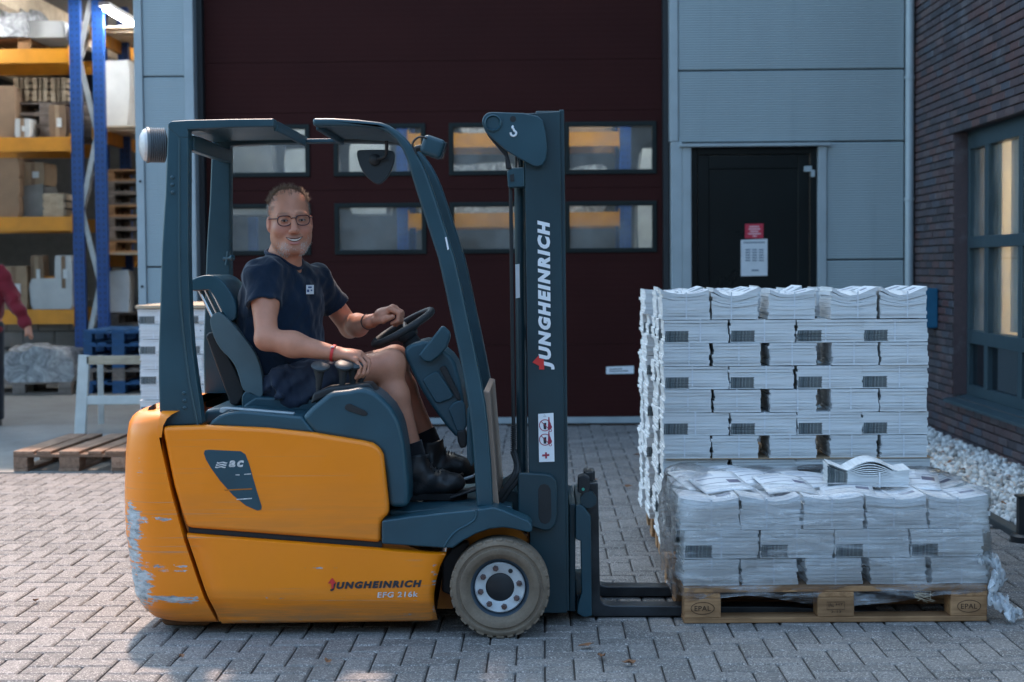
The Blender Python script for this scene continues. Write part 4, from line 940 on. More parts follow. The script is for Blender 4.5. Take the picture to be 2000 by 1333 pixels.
# ================================================================== PEOPLE (implicit surfaces meshed with surface nets)
class Field:
    def __init__(s, lo, hi, h):
        s.lo = np.array(lo, float); s.h = h; s.n = np.ceil((np.array(hi) - s.lo) / h).astype(int) + 1
        s.f = np.full(s.n, 9.0, np.float32)
    def sub(s, lo, hi):
        i0 = np.maximum(np.floor((np.array(lo) - s.lo) / s.h).astype(int), 0); i1 = np.minimum(np.ceil((np.array(hi) - s.lo) / s.h).astype(int) + 1, s.n)
        i1 = np.maximum(i1, i0 + 1)
        g = [(s.lo[k] + s.h * np.arange(i0[k], i1[k])).astype(np.float32) for k in range(3)]
        return tuple(slice(a, b) for a, b in zip(i0, i1)), g[0][:, None, None], g[1][None, :, None], g[2][None, None, :]
    def put(s, fn, lo, hi, k, mode='add'):
        pad = k + 3 * s.h
        sl, X, Y, Z = s.sub(np.array(lo) - pad, np.array(hi) + pad); d = fn(X, Y, Z); a = s.f[sl]
        if mode == 'add':
            if k > 0:
                h = np.clip(.5 + .5 * (a - d) / k, 0, 1); s.f[sl] = a + (d - a) * h - k * h * (1 - h)
            else: s.f[sl] = np.minimum(a, d)
        elif mode == 'cut':
            d = -d
            if k > 0:
                h = np.clip(.5 - .5 * (a - d) / k, 0, 1); s.f[sl] = a + (d - a) * h + k * h * (1 - h)
            else: s.f[sl] = np.maximum(a, d)
        else: s.f[sl] = a + d                      # displace
    def cone(s, a, b, ra, rb, k=.02, mode='add'):
        a, b = np.array(a, np.float32), np.array(b, np.float32); ba = b - a; L2 = max(float(ba @ ba), 1e-9); m = max(ra, rb)
        def fn(X, Y, Z):
            px, py, pz = X - a[0], Y - a[1], Z - a[2]; t = np.clip((px * ba[0] + py * ba[1] + pz * ba[2]) / L2, 0, 1)
            return np.sqrt((px - t * ba[0]) ** 2 + (py - t * ba[1]) ** 2 + (pz - t * ba[2]) ** 2) - (ra + (rb - ra) * t)
        s.put(fn, np.minimum(a, b) - m, np.maximum(a, b) + m, k, mode)
    def frustum(s, a, b, ra, rb, k=.02, mode='add'):
        a, b = np.array(a, np.float32), np.array(b, np.float32); ba = b - a; L = float(np.linalg.norm(ba)); n = ba / L; m = max(ra, rb)
        def fn(X, Y, Z):
            px, py, pz = X - a[0], Y - a[1], Z - a[2]; t = px * n[0] + py * n[1] + pz * n[2]
            r = np.sqrt(np.maximum((px - t * n[0]) ** 2 + (py - t * n[1]) ** 2 + (pz - t * n[2]) ** 2, 0))
            return np.maximum(np.maximum(r - (ra + (rb - ra) * np.clip(t / L, 0, 1)), -t), t - L)
        s.put(fn, np.minimum(a, b) - m, np.maximum(a, b) + m, k, mode)
    def ell(s, c, r, rot=None, k=.02, mode='add'):
        c = np.array(c, np.float32); r = np.array(r, np.float32); m = float(r.max())
        Rm = np.eye(3, dtype=np.float32) if rot is None else np.array(rot, np.float32)     # rows = local axes
        def fn(X, Y, Z):
            p = (X - c[0], Y - c[1], Z - c[2]); q = [Rm[i, 0] * p[0] + Rm[i, 1] * p[1] + Rm[i, 2] * p[2] for i in range(3)]
            k0 = np.sqrt(sum((q[i] / r[i]) ** 2 for i in range(3))); k1 = np.sqrt(sum((q[i] / r[i] ** 2) ** 2 for i in range(3))) + 1e-9
            return k0 * (k0 - 1) / k1
        s.put(fn, c - m, c + m, k, mode)
    def mesh(s):
        f = s.f; ins = f < 0; nx, ny, nz = f.shape
        cnt = np.zeros((nx - 1, ny - 1, nz - 1), np.uint8)
        for a in (0, 1):
            for b in (0, 1):
                for c in (0, 1): cnt += ins[a:nx - 1 + a, b:ny - 1 + b, c:nz - 1 + c]
        act = (cnt > 0) & (cnt < 8); idx = np.argwhere(act); ids = np.full(act.shape, -1, np.int32); ids[act] = np.arange(len(idx))
        acc = np.zeros((len(idx), 3)); num = np.zeros(len(idx))
        cor = [(a, b, c) for a in (0, 1) for b in (0, 1) for c in (0, 1)]
        val = {c: f[idx[:, 0] + c[0], idx[:, 1] + c[1], idx[:, 2] + c[2]] for c in cor}
        for ax in range(3):
            for c in cor:
                if c[ax]: continue
                d = list(c); d[ax] = 1; d = tuple(d); a, b = val[c], val[d]; m = (a < 0) != (b < 0)
                t = np.where(m, a / np.where(m, a - b, 1), 0); p = np.tile(np.array(c, float), (len(idx), 1)); p[:, ax] += t
                acc[m] += p[m]; num[m] += 1
        V = s.lo + (idx + acc / num[:, None]) * s.h
        Q = []
        for ax in range(3):
            u, v = (ax + 1) % 3, (ax + 2) % 3
            A = [slice(None)] * 3; B = [slice(None)] * 3; A[ax] = slice(0, -1); B[ax] = slice(1, None)
            e = np.argwhere(ins[tuple(A)] != ins[tuple(B)])
            e = e[(e[:, u] > 0) & (e[:, v] > 0) & (e[:, u] < f.shape[u] - 1) & (e[:, v] < f.shape[v] - 1)]
            if not len(e): continue
            def cell(du, dv):
                q = e.copy(); q[:, u] -= du; q[:, v] -= dv; return ids[q[:, 0], q[:, 1], q[:, 2]]
            q = np.stack([cell(1, 1), cell(0, 1), cell(0, 0), cell(1, 0)], 1)
            fl_ = ~ins[e[:, 0], e[:, 1], e[:, 2]]; q[fl_] = q[fl_][:, ::-1]; Q.append(q)
        return V, np.concatenate(Q)
    def obj(s, name, mats, parent, smooth=1, keep=None):
        V, Q = s.mesh()
        for _ in range(smooth):                      # light Laplacian pass
            a = np.zeros_like(V); n = np.zeros(len(V))
            for i in range(4):
                j = Q[:, (i + 1) % 4]; np.add.at(a, Q[:, i], V[j]); np.add.at(n, Q[:, i], 1); np.add.at(a, j, V[Q[:, i]]); np.add.at(n, j, 1)
            V = V * .5 + .5 * a / n[:, None]
        if keep is not None:
            m = keep(V); ok = m[Q].all(1); Q = Q[ok]
        me = bpy.data.meshes.new(name); me.vertices.add(len(V)); me.vertices.foreach_set('co', V.astype(np.float32).ravel())
        me.loops.add(Q.size); me.loops.foreach_set('vertex_index', Q.ravel().astype(np.int32)); me.polygons.add(len(Q))
        me.polygons.foreach_set('loop_start', np.arange(0, Q.size, 4, dtype=np.int32)); me.polygons.foreach_set('loop_total', np.full(len(Q), 4, np.int32))
        me.polygons.foreach_set('use_smooth', np.ones(len(Q), bool)); me.update(); me.validate()
        for m in (mats if isinstance(mats, list) else [mats]): me.materials.append(m)
        o = bpy.data.objects.new(name, me); COL.objects.link(o); o.parent = parent
        if parent is not None and parent.parent is None: o.location = -parent.location
        return o, V
def wob(amp, fr, seed=0):
    r_ = np.random.default_rng(seed); D = r_.normal(size=(5, 3)); D /= np.linalg.norm(D, axis=1)[:, None]; ph = r_.uniform(0, 6, 5); fk = fr * r_.uniform(.6, 1.5, 5)
    return lambda X, Y, Z: (amp / 2.2) * sum(np.sin((X * D[i, 0] + Y * D[i, 1] + Z * D[i, 2]) * fk[i] + ph[i]) for i in range(5))
def skin_material(name, base):
    t = NT(name); at = t.n('Attribute', attribute_name='complexion'); v = t.coord('Object')
    n = t.noise(v, 30, 4); n2 = t.noise(v, 260, 3); c = t.mix(t.mapr(n, .4, .7, 0, .45), at.outputs['Color'], sc(base, .8))
    t.set(color=c, rough=t.mapr(n2, .3, .7, .42, .58), sss=.06, spec=.4); t.b.inputs['Subsurface Radius'].default_value = (.012, .005, .003); t.b.inputs['Subsurface Scale'].default_value = .6
    t.bump(t.math('ADD', n2, t.math('MULTIPLY', n, .8)), .22, .003); return t.m
SKIN = (.57, .245, .15)
def cattr(me, C):
    a = me.color_attributes.new('complexion', 'FLOAT_COLOR', 'POINT'); q = np.ones((len(C), 4), np.float32); q[:, :3] = C; a.data.foreach_set('color', q.ravel())

def cloth(name, col, rough=.85, fuzz=.5):
    t = NT(name); v = t.coord('Object'); n = t.noise(v, 6, 5); f = t.noise(v, 700, 2); wr = t.noise(t.coord('Object', (7, 7, 4)), 1.6, 4, .5, 1.0)
    t.set(color=t.ramp(n, [(.3, sc(col, .85)), (.7, sc(col, 1.15))]), rough=rough, spec=.2); t.b.inputs['Sheen Weight'].default_value = fuzz * .4
    h = t.math('ADD', t.math('MULTIPLY', wr, 1.0), t.math('MULTIPLY', f, .03)); t.bump(h, .5, .02); return t.m

drv = empty('person', (W(570, 790, 6.62).x, 6.62, W(570, 795, 6.62).z), 'man in navy t-shirt, shorts and glasses driving the forklift, smiling', 'person')
tq = R(38); Ft = Vector((math.cos(tq), -math.sin(tq), 0)); Lt = Vector((math.sin(tq), math.cos(tq), 0)); UP = Vector((0, 0, 1))
TR = [tuple(Ft), tuple(Lt), tuple(UP)]
RS, LS = W(512, 538, 6.49), W(616, 548, 6.76)
RE, RW_ = W(521, 662, 6.36), W(655, 691, 6.335)
LE, LW_ = W(684, 640, 6.93), W(722, 628, 6.67)
RHp, LHp = W(556, 762, 6.54), W(572, 765, 6.74)
RK, LK = W(760, 713, 6.50), W(768, 704, 6.78)
RA, LA = W(808, 888, 6.50), W(838, 862, 6.78)
# head frame
Hc = W(566, 431, 6.57); ha = R(17); hs = 1.07
Hu = Vector((math.cos(ha), math.sin(ha), .045)).normalized(); Hf = Vector((math.sin(ha), -math.cos(ha), -.02)); Hf = (Hf - Hu * Hf.dot(Hu)).normalized(); Hw = Hf.cross(Hu) * -1
if Hw.z < 0: Hw = -Hw
HR = [tuple(Hu), tuple(Hf), tuple(Hw)]
def hp_(u, v, w): return Hc + (Hu * u + Hf * v + Hw * w) * hs
def hl(V):
    d = (V - np.array(Hc)) / hs; return d @ np.array(HR).T
NB = W(549, 509, 6.62)             # base of the neck
fb_ = Field((W(450, 700, 6.6).x, 6.22, W(600, 985, 6.5).z), (W(915, 700, 6.8).x, 7.02, W(600, 360, 6.6).z), .0034)
B = fb_
# torso (under the shirt), neck
B.ell(W(550, 600, 6.63), (.12, .185, .16), TR, .03); B.ell(W(560, 700, 6.63), (.12, .16, .12), TR, .05); B.cone(RS, LS, .055, .055, .05)
B.cone(NB, hp_(0, -.022, -.055), .064, .056, .03); B.cone(hp_(0, .02, -.085), NB + Ft * .05 + Vector((0, 0, -.005)), .040, .05, .03)
# head
B.ell(hp_(0, -.018, .040), (.077 * hs, .098 * hs, .082 * hs), HR, .02)
B.ell(hp_(0, .028, -.028), (.0715 * hs, .066 * hs, .084 * hs), HR, .03)
B.ell(hp_(0, .052, -.096), (.045 * hs, .040 * hs, .030 * hs), HR, .03)
for s_ in (-1, 1):
    B.cone(hp_(s_ * .050, -.004, -.066), hp_(s_ * .026, .062, -.108), .021, .021, .025)          # jaw
    B.ell(hp_(s_ * .052, .018, -.058), (.022, .036, .040), HR, .03)
    B.ell(hp_(s_ * .044, .060, -.034), (.031, .028, .025), HR, .02)                           # cheek
    B.cone(hp_(s_ * .012, .088, .023), hp_(s_ * .050, .070, .020), .0105, .009, .014)         # brow
    B.ell(hp_(s_ * .033, .104, -.002), (.020, .020, .013), HR, .012, 'cut')                   # socket
    B.ell(hp_(s_ * .033, .080, -.001), (.0165, .0135, .0135), HR, .003)                       # lid
    B.ell(hp_(s_ * .079, -.006, -.012), (.011, .021, .032), HR, .008)                         # ear
    B.ell(hp_(s_ * .090, .002, -.010), (.007, .011, .017), HR, .006, 'cut')
    B.ell(hp_(s_ * .0135, .104, -.043), (.0105, .012, .009), HR, .008)                        # nostril wing
    B.cone(hp_(s_ * .024, .093, -.046), hp_(s_ * .036, .080, -.076), .0035, .0035, .010, 'cut')   # smile fold
B.cone(hp_(0, .092, .012), hp_(0, .117, -.037), .0095, .0135, .012)
B.ell(hp_(0, .078, -.070), (.036, .022, .024), HR, .014)
for k_ in range(4):
    x0_, x1_ = -.024 + k_ * .012, -.012 + k_ * .012; zz = lambda x: -.0745 + 9 * x * x
    B.cone(hp_(x0_, .0945 - 8 * x0_ ** 2, zz(x0_) + .006), hp_(x1_, .0945 - 8 * x1_ ** 2, zz(x1_) + .006), .0048, .0048, .004)
    B.cone(hp_(x0_ * .8, .0945 - 8 * x0_ ** 2, zz(x0_) - .0085), hp_(x1_ * .8, .0945 - 8 * x1_ ** 2, zz(x1_) - .0085), .0058, .0058, .004)
    B.cone(hp_(x0_ * 1.15, .105 - 9 * x0_ ** 2, zz(x0_ * 1.1) - .0005), hp_(x1_ * 1.15, .105 - 9 * x1_ ** 2, zz(x1_ * 1.1) - .0005), .0042, .0042, .002, 'cut')
# arms
B.cone(RS, RE, .052, .045, .03); B.ell((RS * .6 + RE * .4) + Vector((.01, 0, 0)), (.05, .05, .085), None, .03)
B.cone(RE, RE * .62 + RW_ * .38, .044, .048, .02); B.cone(RE * .62 + RW_ * .38, RW_, .048, .029, .03); B.cone(RE + Vector((-.008, 0, -.004)), RE + Vector((-.004, 0, 0)), .034, .034, .02)
B.cone(LS, LE, .050, .043, .03); B.cone(LE, LE * .62 + LW_ * .38, .043, .045, .02); B.cone(LE * .62 + LW_ * .38, LW_, .045, .029, .03)
# right hand over the lever
def chain(pts, rs, k=.004):
    for (a, b_, r0, r1) in zip(pts, pts[1:], rs, rs[1:]): B.cone(a, b_, r0, r1, k)
Kn = [W(703, 690, 6.352), W(705, 692, 6.333), W(701, 697, 6.312), W(694, 703, 6.294)]
for q in Kn: B.cone(RW_ + Vector((.012, 0, 0)), q, .021, .0125, .012)
B.ell(RW_ * .45 + (Kn[1] + Kn[2]) * .275, (.042, .034, .018), None, .015)
chain([Kn[0], W(719, 703, 6.350), W(717, 721, 6.338), W(709, 730, 6.326)], [.0105, .0095, .0088, .0078])
chain([Kn[1], W(720, 708, 6.328), W(717, 727, 6.315), W(708, 736, 6.308)], [.0108, .0098, .0090, .0080])
chain([Kn[2], W(713, 713, 6.302), W(709, 730, 6.296), W(701, 737, 6.297)], [.0102, .0094, .0086, .0076])
chain([Kn[3], W(703, 718, 6.284), W(700, 731, 6.282), W(695, 739, 6.285)], [.0092, .0082, .0076, .0068])
chain([W(668, 697, 6.355), W(688, 708, 6.373), W(704, 719, 6.362)], [.016, .0125, .0105], .008)
# left fist
Kl = [W(761, 604, 6.60), W(767, 600, 6.62), W(772, 602, 6.64), W(775, 607, 6.66)]
for q in Kl: B.cone(LW_ + Vector((.01, 0, 0)), q, .021, .0125, .012)
B.ell(W(748, 615, 6.63), (.036, .040, .028), None, .015)
for q, p_, d_, t_ in zip(Kl, [W(780, 612, 6.595), W(784, 610, 6.617), W(785, 612, 6.64), W(785, 616, 6.66)], [W(777, 627, 6.594), W(782, 627, 6.617), W(783, 628, 6.64), W(783, 629, 6.66)], [W(766, 632, 6.60), W(771, 635, 6.62), W(773, 635, 6.64), W(774, 633, 6.66)]):
    chain([q, p_, d_, t_], [.0112, .0104, .0095, .0085])
chain([W(732, 626, 6.625), W(748, 626, 6.592), W(757, 622, 6.584), W(767, 619, 6.583)], [.017, .0135, .0118, .0098], .008)
# legs
for Hp, K_, A_ in ((RHp, RK, RA), (LHp, LK, LA)):
    B.cone(Hp, K_, .088, .060, .03); B.ell(K_ + Vector((.012, 0, .006)), (.056, .052, .058), None, .02)
    m_ = K_ * .66 + A_ * .34; B.cone(K_ + Vector((.002, 0, -.02)), m_ + Vector((-.012, 0, 0)), .050, .056, .03); B.cone(m_ + Vector((-.012, 0, 0)), A_, .056, .038, .03)
    B.cone(A_, A_ + Vector((.01, 0, -.06)), .037, .036, .02)
body, V = B.obj('body', skin_material('driver_skin', SKIN), drv, 1)
L = hl(V); C = np.tile(np.array(SKIN), (len(V), 1))
def blob(c, r, col, am):
    d = np.sqrt((((L - np.array(c)) / np.array(r)) ** 2).sum(1)); w = np.clip(1.3 - d, 0, 1)[:, None] * am; C[:] = C * (1 - w) + np.array(col) * w
hd = (L[:, 2] > -.13) & (np.abs(L[:, 0]) < .12) & (np.abs(L[:, 1]) < .16)
for s_ in (-1, 1):
    blob((s_ * .042, .08, -.03), (.03, .03, .028), (.56, .22, .17), .6); blob((s_ * .08, -.005, -.01), (.02, .03, .04), (.55, .19, .14), .7)
    blob((s_ * .033, .088, .0), (.016, .02, .010), (.33, .16, .12), .5)
    blob((s_ * .034, .085, .026), (.024, .02, .006), (.20, .12, .085), .75)
    blob((s_ * .034, .06, -.100), (.018, .05, .020), (.52, .42, .37), .6); blob((s_ * .055, .02, -.075), (.02, .04, .028), (.44, .26, .20), .5)
blob((0, .11, -.035), (.02, .02, .02), (.58, .24, .19), .6); blob((0, .095, -.060), (.030, .02, .010), (.30, .19, .15), .65); blob((0, .09, -.105), (.03, .04, .018), (.36, .27, .23), .6)
blob((0, .098, -.0745), (.024, .02, .011), (.45, .17, .14), .75); blob((0, .096, -.0725), (.020, .02, .0042), (.10, .04, .035), .95)
cattr(body.data, C)
def mouth(x): return .0995 - 9 * x * x, -.0740 + 12 * x * x
xm = [-.0294 + .0049 * k for k in range(13)]
b = MB(); vs = []
for x in xm:
    v, w = mouth(x); q = 1 - min(1, abs(x) / .030) ** 2.2; vs += [hp_(x, v, w + .0050 * q + .0006), hp_(x, v + .0006, w - .0044 * q)]
b.add(vs, [(2 * i, 2 * i + 2, 2 * i + 3, 2 * i + 1) for i in range(12)]); b.build('teeth', mat('teeth', (.60, .52, .44), .3), body, sharp=None)
M['lipdark'] = mat('mouth_line', (.07, .028, .024), .6)
for sg_, am in ((1, .0056), (-1, .0052)):
    b = MB(); b.tube([hp_(x * 1.08, mouth(x * 1.08)[0] + .0004, mouth(x * 1.04)[1] + sg_ * am * (1 - min(1, abs(x) / .030) ** 2.2)) for x in xm], [.0009 + .0010 * (1 - (abs(x) / .031) ** 2) for x in xm], 6); b.build('lip_line', M['lipdark'], body)
b = MB(); b.tube([hp_(x, mouth(x)[0] + .0002, -.0872 + 8 * x * x) for x in xm[2:-2]], [.002 + .0030 * (1 - (abs(x) / .024) ** 2) for x in xm[2:-2]], 8); b.build('lower_lip', mat('lip', (.46, .175, .145), .45), body)
for s_ in (-1, 1):
    ec = hp_(s_ * .033, .0925, -.001)
    b = MB(); n8 = 16; rg = []
    for j in range(5):
        f_ = j / 4; rg.append([ec + (Hu * (.0118 * math.cos(a) * math.cos(f_ * 1.4)) + Hw * (.0036 * math.sin(a) * math.cos(f_ * 1.4)) + Hf * (.0026 * math.sin(f_ * 1.4))) * hs for a in [2 * math.pi * k / n8 for k in range(n8)]])
    b.loft(rg); e_ = b.build('eye', mat('shaded_eyeball', (.30, .27, .25), .25), body)  # eye white toned grey-brown for the shade of the squint
    b = MB(); b.lathe([(.0052, .0010), (.0044, .0027), (.0002, .0032)], ec + Hu * -.0012, Hf, 14); b.build('iris', mat('iris', (.018, .014, .012), .15), e_)
    b = MB(); b.tube([ec + (Hu * x + Hf * (.0022 - 6 * x * x) + Hw * (.0040 - 24 * x * x)) * hs for x in [-.0125 + .0025 * k for k in range(11)]], .0015, 6); b.build('lash_line', M['lipdark'], e_)
    b = MB(); b.tube([hp_(s_ * (.016 + .006 * k), .0905 - .0035 * k ** 1.4 * .7, .0245 + .004 * math.sin(k * .7)) for k in range(6)], [.0022, .003, .003, .0028, .0022, .0012], 6); b.build('eyebrow', mat('brow_hair', (.10, .065, .05), .8), body)
# glasses
gl = empty('glasses', (0, 0, 0)); gl.parent = drv; gl.location = -drv.location
t = NT('clear_lens'); tr = t.n('BsdfTransparent'); tr.inputs[0].default_value = (.97, .97, .97, 1); gg = t.n('BsdfGlossy'); gg.inputs['Roughness'].default_value = .03; mx = t.n('MixShader'); mx.inputs[0].default_value = .03
t.l(tr.outputs[0], mx.inputs[1]); t.l(gg.outputs[0], mx.inputs[2]); t.l(mx.outputs[0], t.out.inputs['Surface']); M['clearlens'] = t.m
M['specs'] = mat('burgundy_frame', (.045, .010, .014), .3)
for s_ in (-1, 1):
    pts = []
    for k in range(28):
        a = 2 * math.pi * k / 28; cx, sx = math.cos(a), math.sin(a); e4 = .62 if sx > 0 else .85
        pts.append(hp_(s_ * .0345 + .0265 * math.copysign(abs(cx) ** e4, cx), .1075 - .012 * abs(math.copysign(abs(cx) ** e4, cx) * .0265 + s_ * 0 + .0345) / .06, -.002 + .0195 * math.copysign(abs(sx) ** e4, sx) * (1 if sx > 0 else .95)))
    b = MB(); b.tube(pts, .0021, 8, True); b.build('rim', M['specs'], gl)
    b = MB(); b.tube([pts[k] for k in range(1, 14)], .0027, 6); b.build('brow_bar', M['specs'], gl)
    b = MB(); b.add(pts, [tuple(range(28))]); b.build('lens', M['clearlens'], gl, sharp=None)
    b = MB(); b.tube([hp_(s_ * .061, .1, .008), hp_(s_ * .070, .085, .008), hp_(s_ * .081, .03, .009), hp_(s_ * .082, -.005, .008), hp_(s_ * .081, -.02, -.006)], .0022, 6); b.build('temple', M['specs'], gl)
b = MB(); b.tube([hp_(-.010, .1045, .006), hp_(-.004, .109, .009), hp_(.004, .109, .009), hp_(.010, .1045, .006)], .0021, 6); b.build('bridge', M['specs'], gl)
# hair and beard: many thin tapered strands
def strands(name, pts, m, parent):
    """pts: (root, direction, length, bend, radius)"""
    b = MB()
    for p, d, l, bd, r in pts:
        d = d.normalized(); a = p; c1 = p + d * l * .55; c2 = c1 + (d + bd).normalized() * l * .45
        u = d.orthogonal().normalized() * r; w = d.cross(u).normalized() * r
        b.add([a + u, a - u * .5 + w * .8, a - u * .5 - w * .8, c1 + u * .7, c1 - u * .35 + w * .55, c1 - u * .35 - w * .55, c2], [(0, 1, 4, 3), (1, 2, 5, 4), (2, 0, 3, 5), (3, 4, 6), (4, 5, 6), (5, 3, 6)])
    o = b.build(name, m, parent, sharp=None, fix=False); o.data.polygons.foreach_set('use_smooth', [True] * len(o.data.polygons)); o['kind'] = 'stuff'; return o
def hairmat(name, a, c):
    t = NT(name); n = t.noise(t.coord('Object'), 160, 2); t.set(color=t.ramp(n, [(.35, a), (.65, c)]), rough=.45, spec=.5); return t.m
rh = random.Random(11); HA = np.array(HR)
top, side, brd = [], [], []
while len(top) < 1000:
    d = Vector((rh.gauss(0, 1), rh.gauss(0, 1), rh.gauss(.4, .8))); d.normalize()
    u, v, w = d.x * .077, -.018 + d.y * .098, .040 + d.z * .082
    line = .022 + .030 * max(0, 1 - abs(u) / .026)            # receding hairline with a centre tuft
    if w < (.085 if abs(u) < .045 else .062) or v > line + .012 or rh.random() < (.75 if v > .0 else .1): continue
    n_ = Hu * d.x + Hf * d.y + Hw * d.z
    top.append((hp_(u * .985, v * .985 - .0003, w * .99), n_ * .8 + Hw * .6 + Hf * rh.uniform(-.5, .3) + Hu * rh.uniform(-.6, .6), rh.uniform(.012, .034), Vector((rh.uniform(-.7, .7), rh.uniform(-.7, .7), rh.uniform(-.2, .6))), rh.uniform(.0007, .0013)))
while len(side) < 2600:
    d = Vector((rh.gauss(0, 1), rh.gauss(-.3, .8), rh.gauss(0, .7))); d.normalize()
    u, v, w = d.x * .078, -.018 + d.y * .098, .040 + d.z * .082
    if w > .10 or w < -.03 or v > .035 - max(0, -w) * .8 + w * .12 or abs(u) < .02 and v > -.05: continue
    n_ = Hu * d.x + Hf * d.y + Hw * d.z
    side.append((hp_(u, v, w), n_ * .45 - Hw * .35 - Hf * .6 + Vector((rh.uniform(-.3, .3), rh.uniform(-.3, .3), rh.uniform(-.3, .3))), rh.uniform(.008, .015), Vector((0, 0, -.2)), .0006))
for _ in range(60000):
    if len(brd) > 800: break
    i = rh.randrange(len(V)); l = L[i]
    if not (l[1] > -.01 and -.135 < l[2] < -.055 and abs(l[0]) < .075): continue
    jaw = abs(l[0]) > .018 and l[2] < -.078 or l[2] < -.098
    if l[2] > -.075 and not (abs(l[0]) > .05 and l[2] < -.055): continue
    if not jaw and rh.random() < .85: continue
    if abs(l[0]) < .020 and rh.random() < .9: continue
    if abs(l[0]) > .056 and rh.random() < .8: continue
    p = Vector(V[i]); n_ = (p - hp_(0, .02, -.05)).normalized()
    brd.append((p - n_ * .001, n_ * .5 - Hw * .8 + Vector((rh.uniform(-.4, .4), rh.uniform(-.4, .4), rh.uniform(-.3, .3))), rh.uniform(.006, .011), Vector((0, 0, -.2)), .0006))
strands('hair', top, hairmat('brown_hair', (.10, .058, .036), (.28, .16, .09)), drv)
strands('side_hair', side, hairmat('greying_hair', (.10, .085, .075), (.34, .32, .30)), drv)
strands('beard', brd, hairmat('grey_beard', (.42, .40, .38), (.70, .69, .67)), drv)
# t-shirt
T = Field((W(450, 700, 6.6).x, 6.3, W(600, 775, 6.5).z), (W(670, 700, 6.6).x, 6.98, W(600, 478, 6.6).z), .004)
T.ell(W(549, 600, 6.63), (.142, .208, .175), TR, .03); T.ell(W(557, 695, 6.63), (.150, .180, .14), TR, .06); T.ell(W(545, 655, 6.63), (.140, .185, .13), TR, .05)
T.cone(RS + Vector((.01, .02, -.012)), LS + Vector((-.01, -.02, -.012)), .064, .060, .05); T.cone(NB + Vector((-.006, 0, -.020)), RS, .070, .060, .04); T.cone(NB + Vector((-.006, 0, -.020)), LS, .066, .056, .04)
re_ = RS.lerp(RE, .47); le_ = LS.lerp(LE, .52)
T.frustum(RS, re_, .069, .072, .03); T.frustum(LS, le_, .064, .066, .03)
T.cone(RS, RS + Vector((0, 0, .002)), .068, .068, .03); T.cone(LS, LS + Vector((0, 0, .002)), .064, .064, .03)
T.put(wob(.0042, 46, 3), (T.lo + .01), (T.lo + (T.n - 2) * T.h), 0, 'disp'); T.put(wob(.0022, 110, 5), (T.lo + .01), (T.lo + (T.n - 2) * T.h), 0, 'disp')
T.cone(re_ - (re_ - RS) * .12, re_ + (re_ - RS) * .3, .057, .062, .004, 'cut'); T.cone(le_ - (le_ - LS) * .12, le_ + (le_ - LS) * .3, .052, .058, .004, 'cut')
nk = NB + Ft * .018
T.cone(nk + Vector((0, 0, -.012)), nk + (hp_(0, -.01, -.06) - NB) * .9, .066, .085, .004, 'cut')
shirt, SVt = T.obj('t_shirt', cloth('navy_cotton', (.0045, .015, .034)), drv, 2)
# sewn collar band
pts = []
for k in range(36):
    a = 2 * math.pi * k / 36; d = Ft * math.cos(a) + Lt * math.sin(a); q = nk + d * .074; best = None
    m = ((SVt - np.array(q))[:, :2] ** 2).sum(1) < .0001
    z = SVt[m][:, 2].max() if m.any() else q.z
    pts.append(Vector((q.x, q.y, z)))
b = MB(); zs = [p.z for p in pts]; zs = [(zs[k - 2] + zs[k - 1] + zs[k] + zs[(k + 1) % 36] + zs[(k + 2) % 36]) / 5 for k in range(36)]
b.tube([Vector((p.x, p.y, z - .001)) for p, z in zip(pts, zs)], .0075, 8, True); b.build('collar', cloth('navy_rib', (.007, .018, .045)), shirt)
# printed badge on the chest, laid on the cloth
PU = np.array([proj(v) for v in SVt[::1]]) if False else None
dV = SVt - np.array(CAM); zc = dV @ np.array(_fw); pu = 1000 + F * (dV @ np.array(_rt)) / zc; pv_ = 666.5 - F * (dV @ np.array(_up)) / zc
def on_cloth(x, y):
    m = (np.abs(pu - x) < 5) & (np.abs(pv_ - y) < 5); Yv = SVt[m][:, 1]; return W(x, y, (Yv.min() if len(Yv) else 6.6) - .004)
bs_ = [on_cloth(x, y) for y in np.linspace(557, 575, 5) for x in np.linspace(598, 613, 5)]
b = MB(); b.add(bs_, [(j * 5 + i, j * 5 + i + 1, j * 5 + i + 6, j * 5 + i + 5) for j in range(4) for i in range(4)]); b.build('badge', M['white'], shirt)
b = MB()
for (x, y, w, h) in ((602, 560, 7, 3), (600, 566, 4, 5), (607, 566, 3, 3)):
    b.add([on_cloth(xx, yy) + Vector((0, -.003, 0)) for xx, yy in ((x, y), (x + w, y), (x + w, y + h), (x, y + h))], [(0, 1, 2, 3)])
o_ = b.build('badge_print', mat('badge_blue', (.03, .08, .22), .6), shirt); tag(o_, kind='stuff')
# shorts
G = Field((W(465, 700, 6.6).x, 6.34, W(600, 825, 6.4).z), (W(745, 700, 6.6).x, 7.0, W(600, 690, 6.6).z), .004)
G.ell(W(556, 755, 6.65), (.155, .195, .10), TR, .03)
for Hp, K_ in ((RHp, RK), (LHp, LK)):
    e_ = Hp.lerp(K_, .70); G.cone(Hp, Hp + Vector((.01, 0, 0)), .106, .106, .03); G.frustum(Hp, e_, .114, .104, .04); G.cone(e_.lerp(K_, -.2), e_.lerp(K_, .3), .072, .072, .004, 'cut')
G.put(wob(.0085, 60, 9), (G.lo + .01), (G.lo + (G.n - 2) * G.h), 0, 'disp'); G.put(wob(.0035, 120, 12), (G.lo + .01), (G.lo + (G.n - 2) * G.h), 0, 'disp')
G.obj('shorts', cloth('dark_blue_work_cloth', (.016, .024, .045), .6), drv, 2)
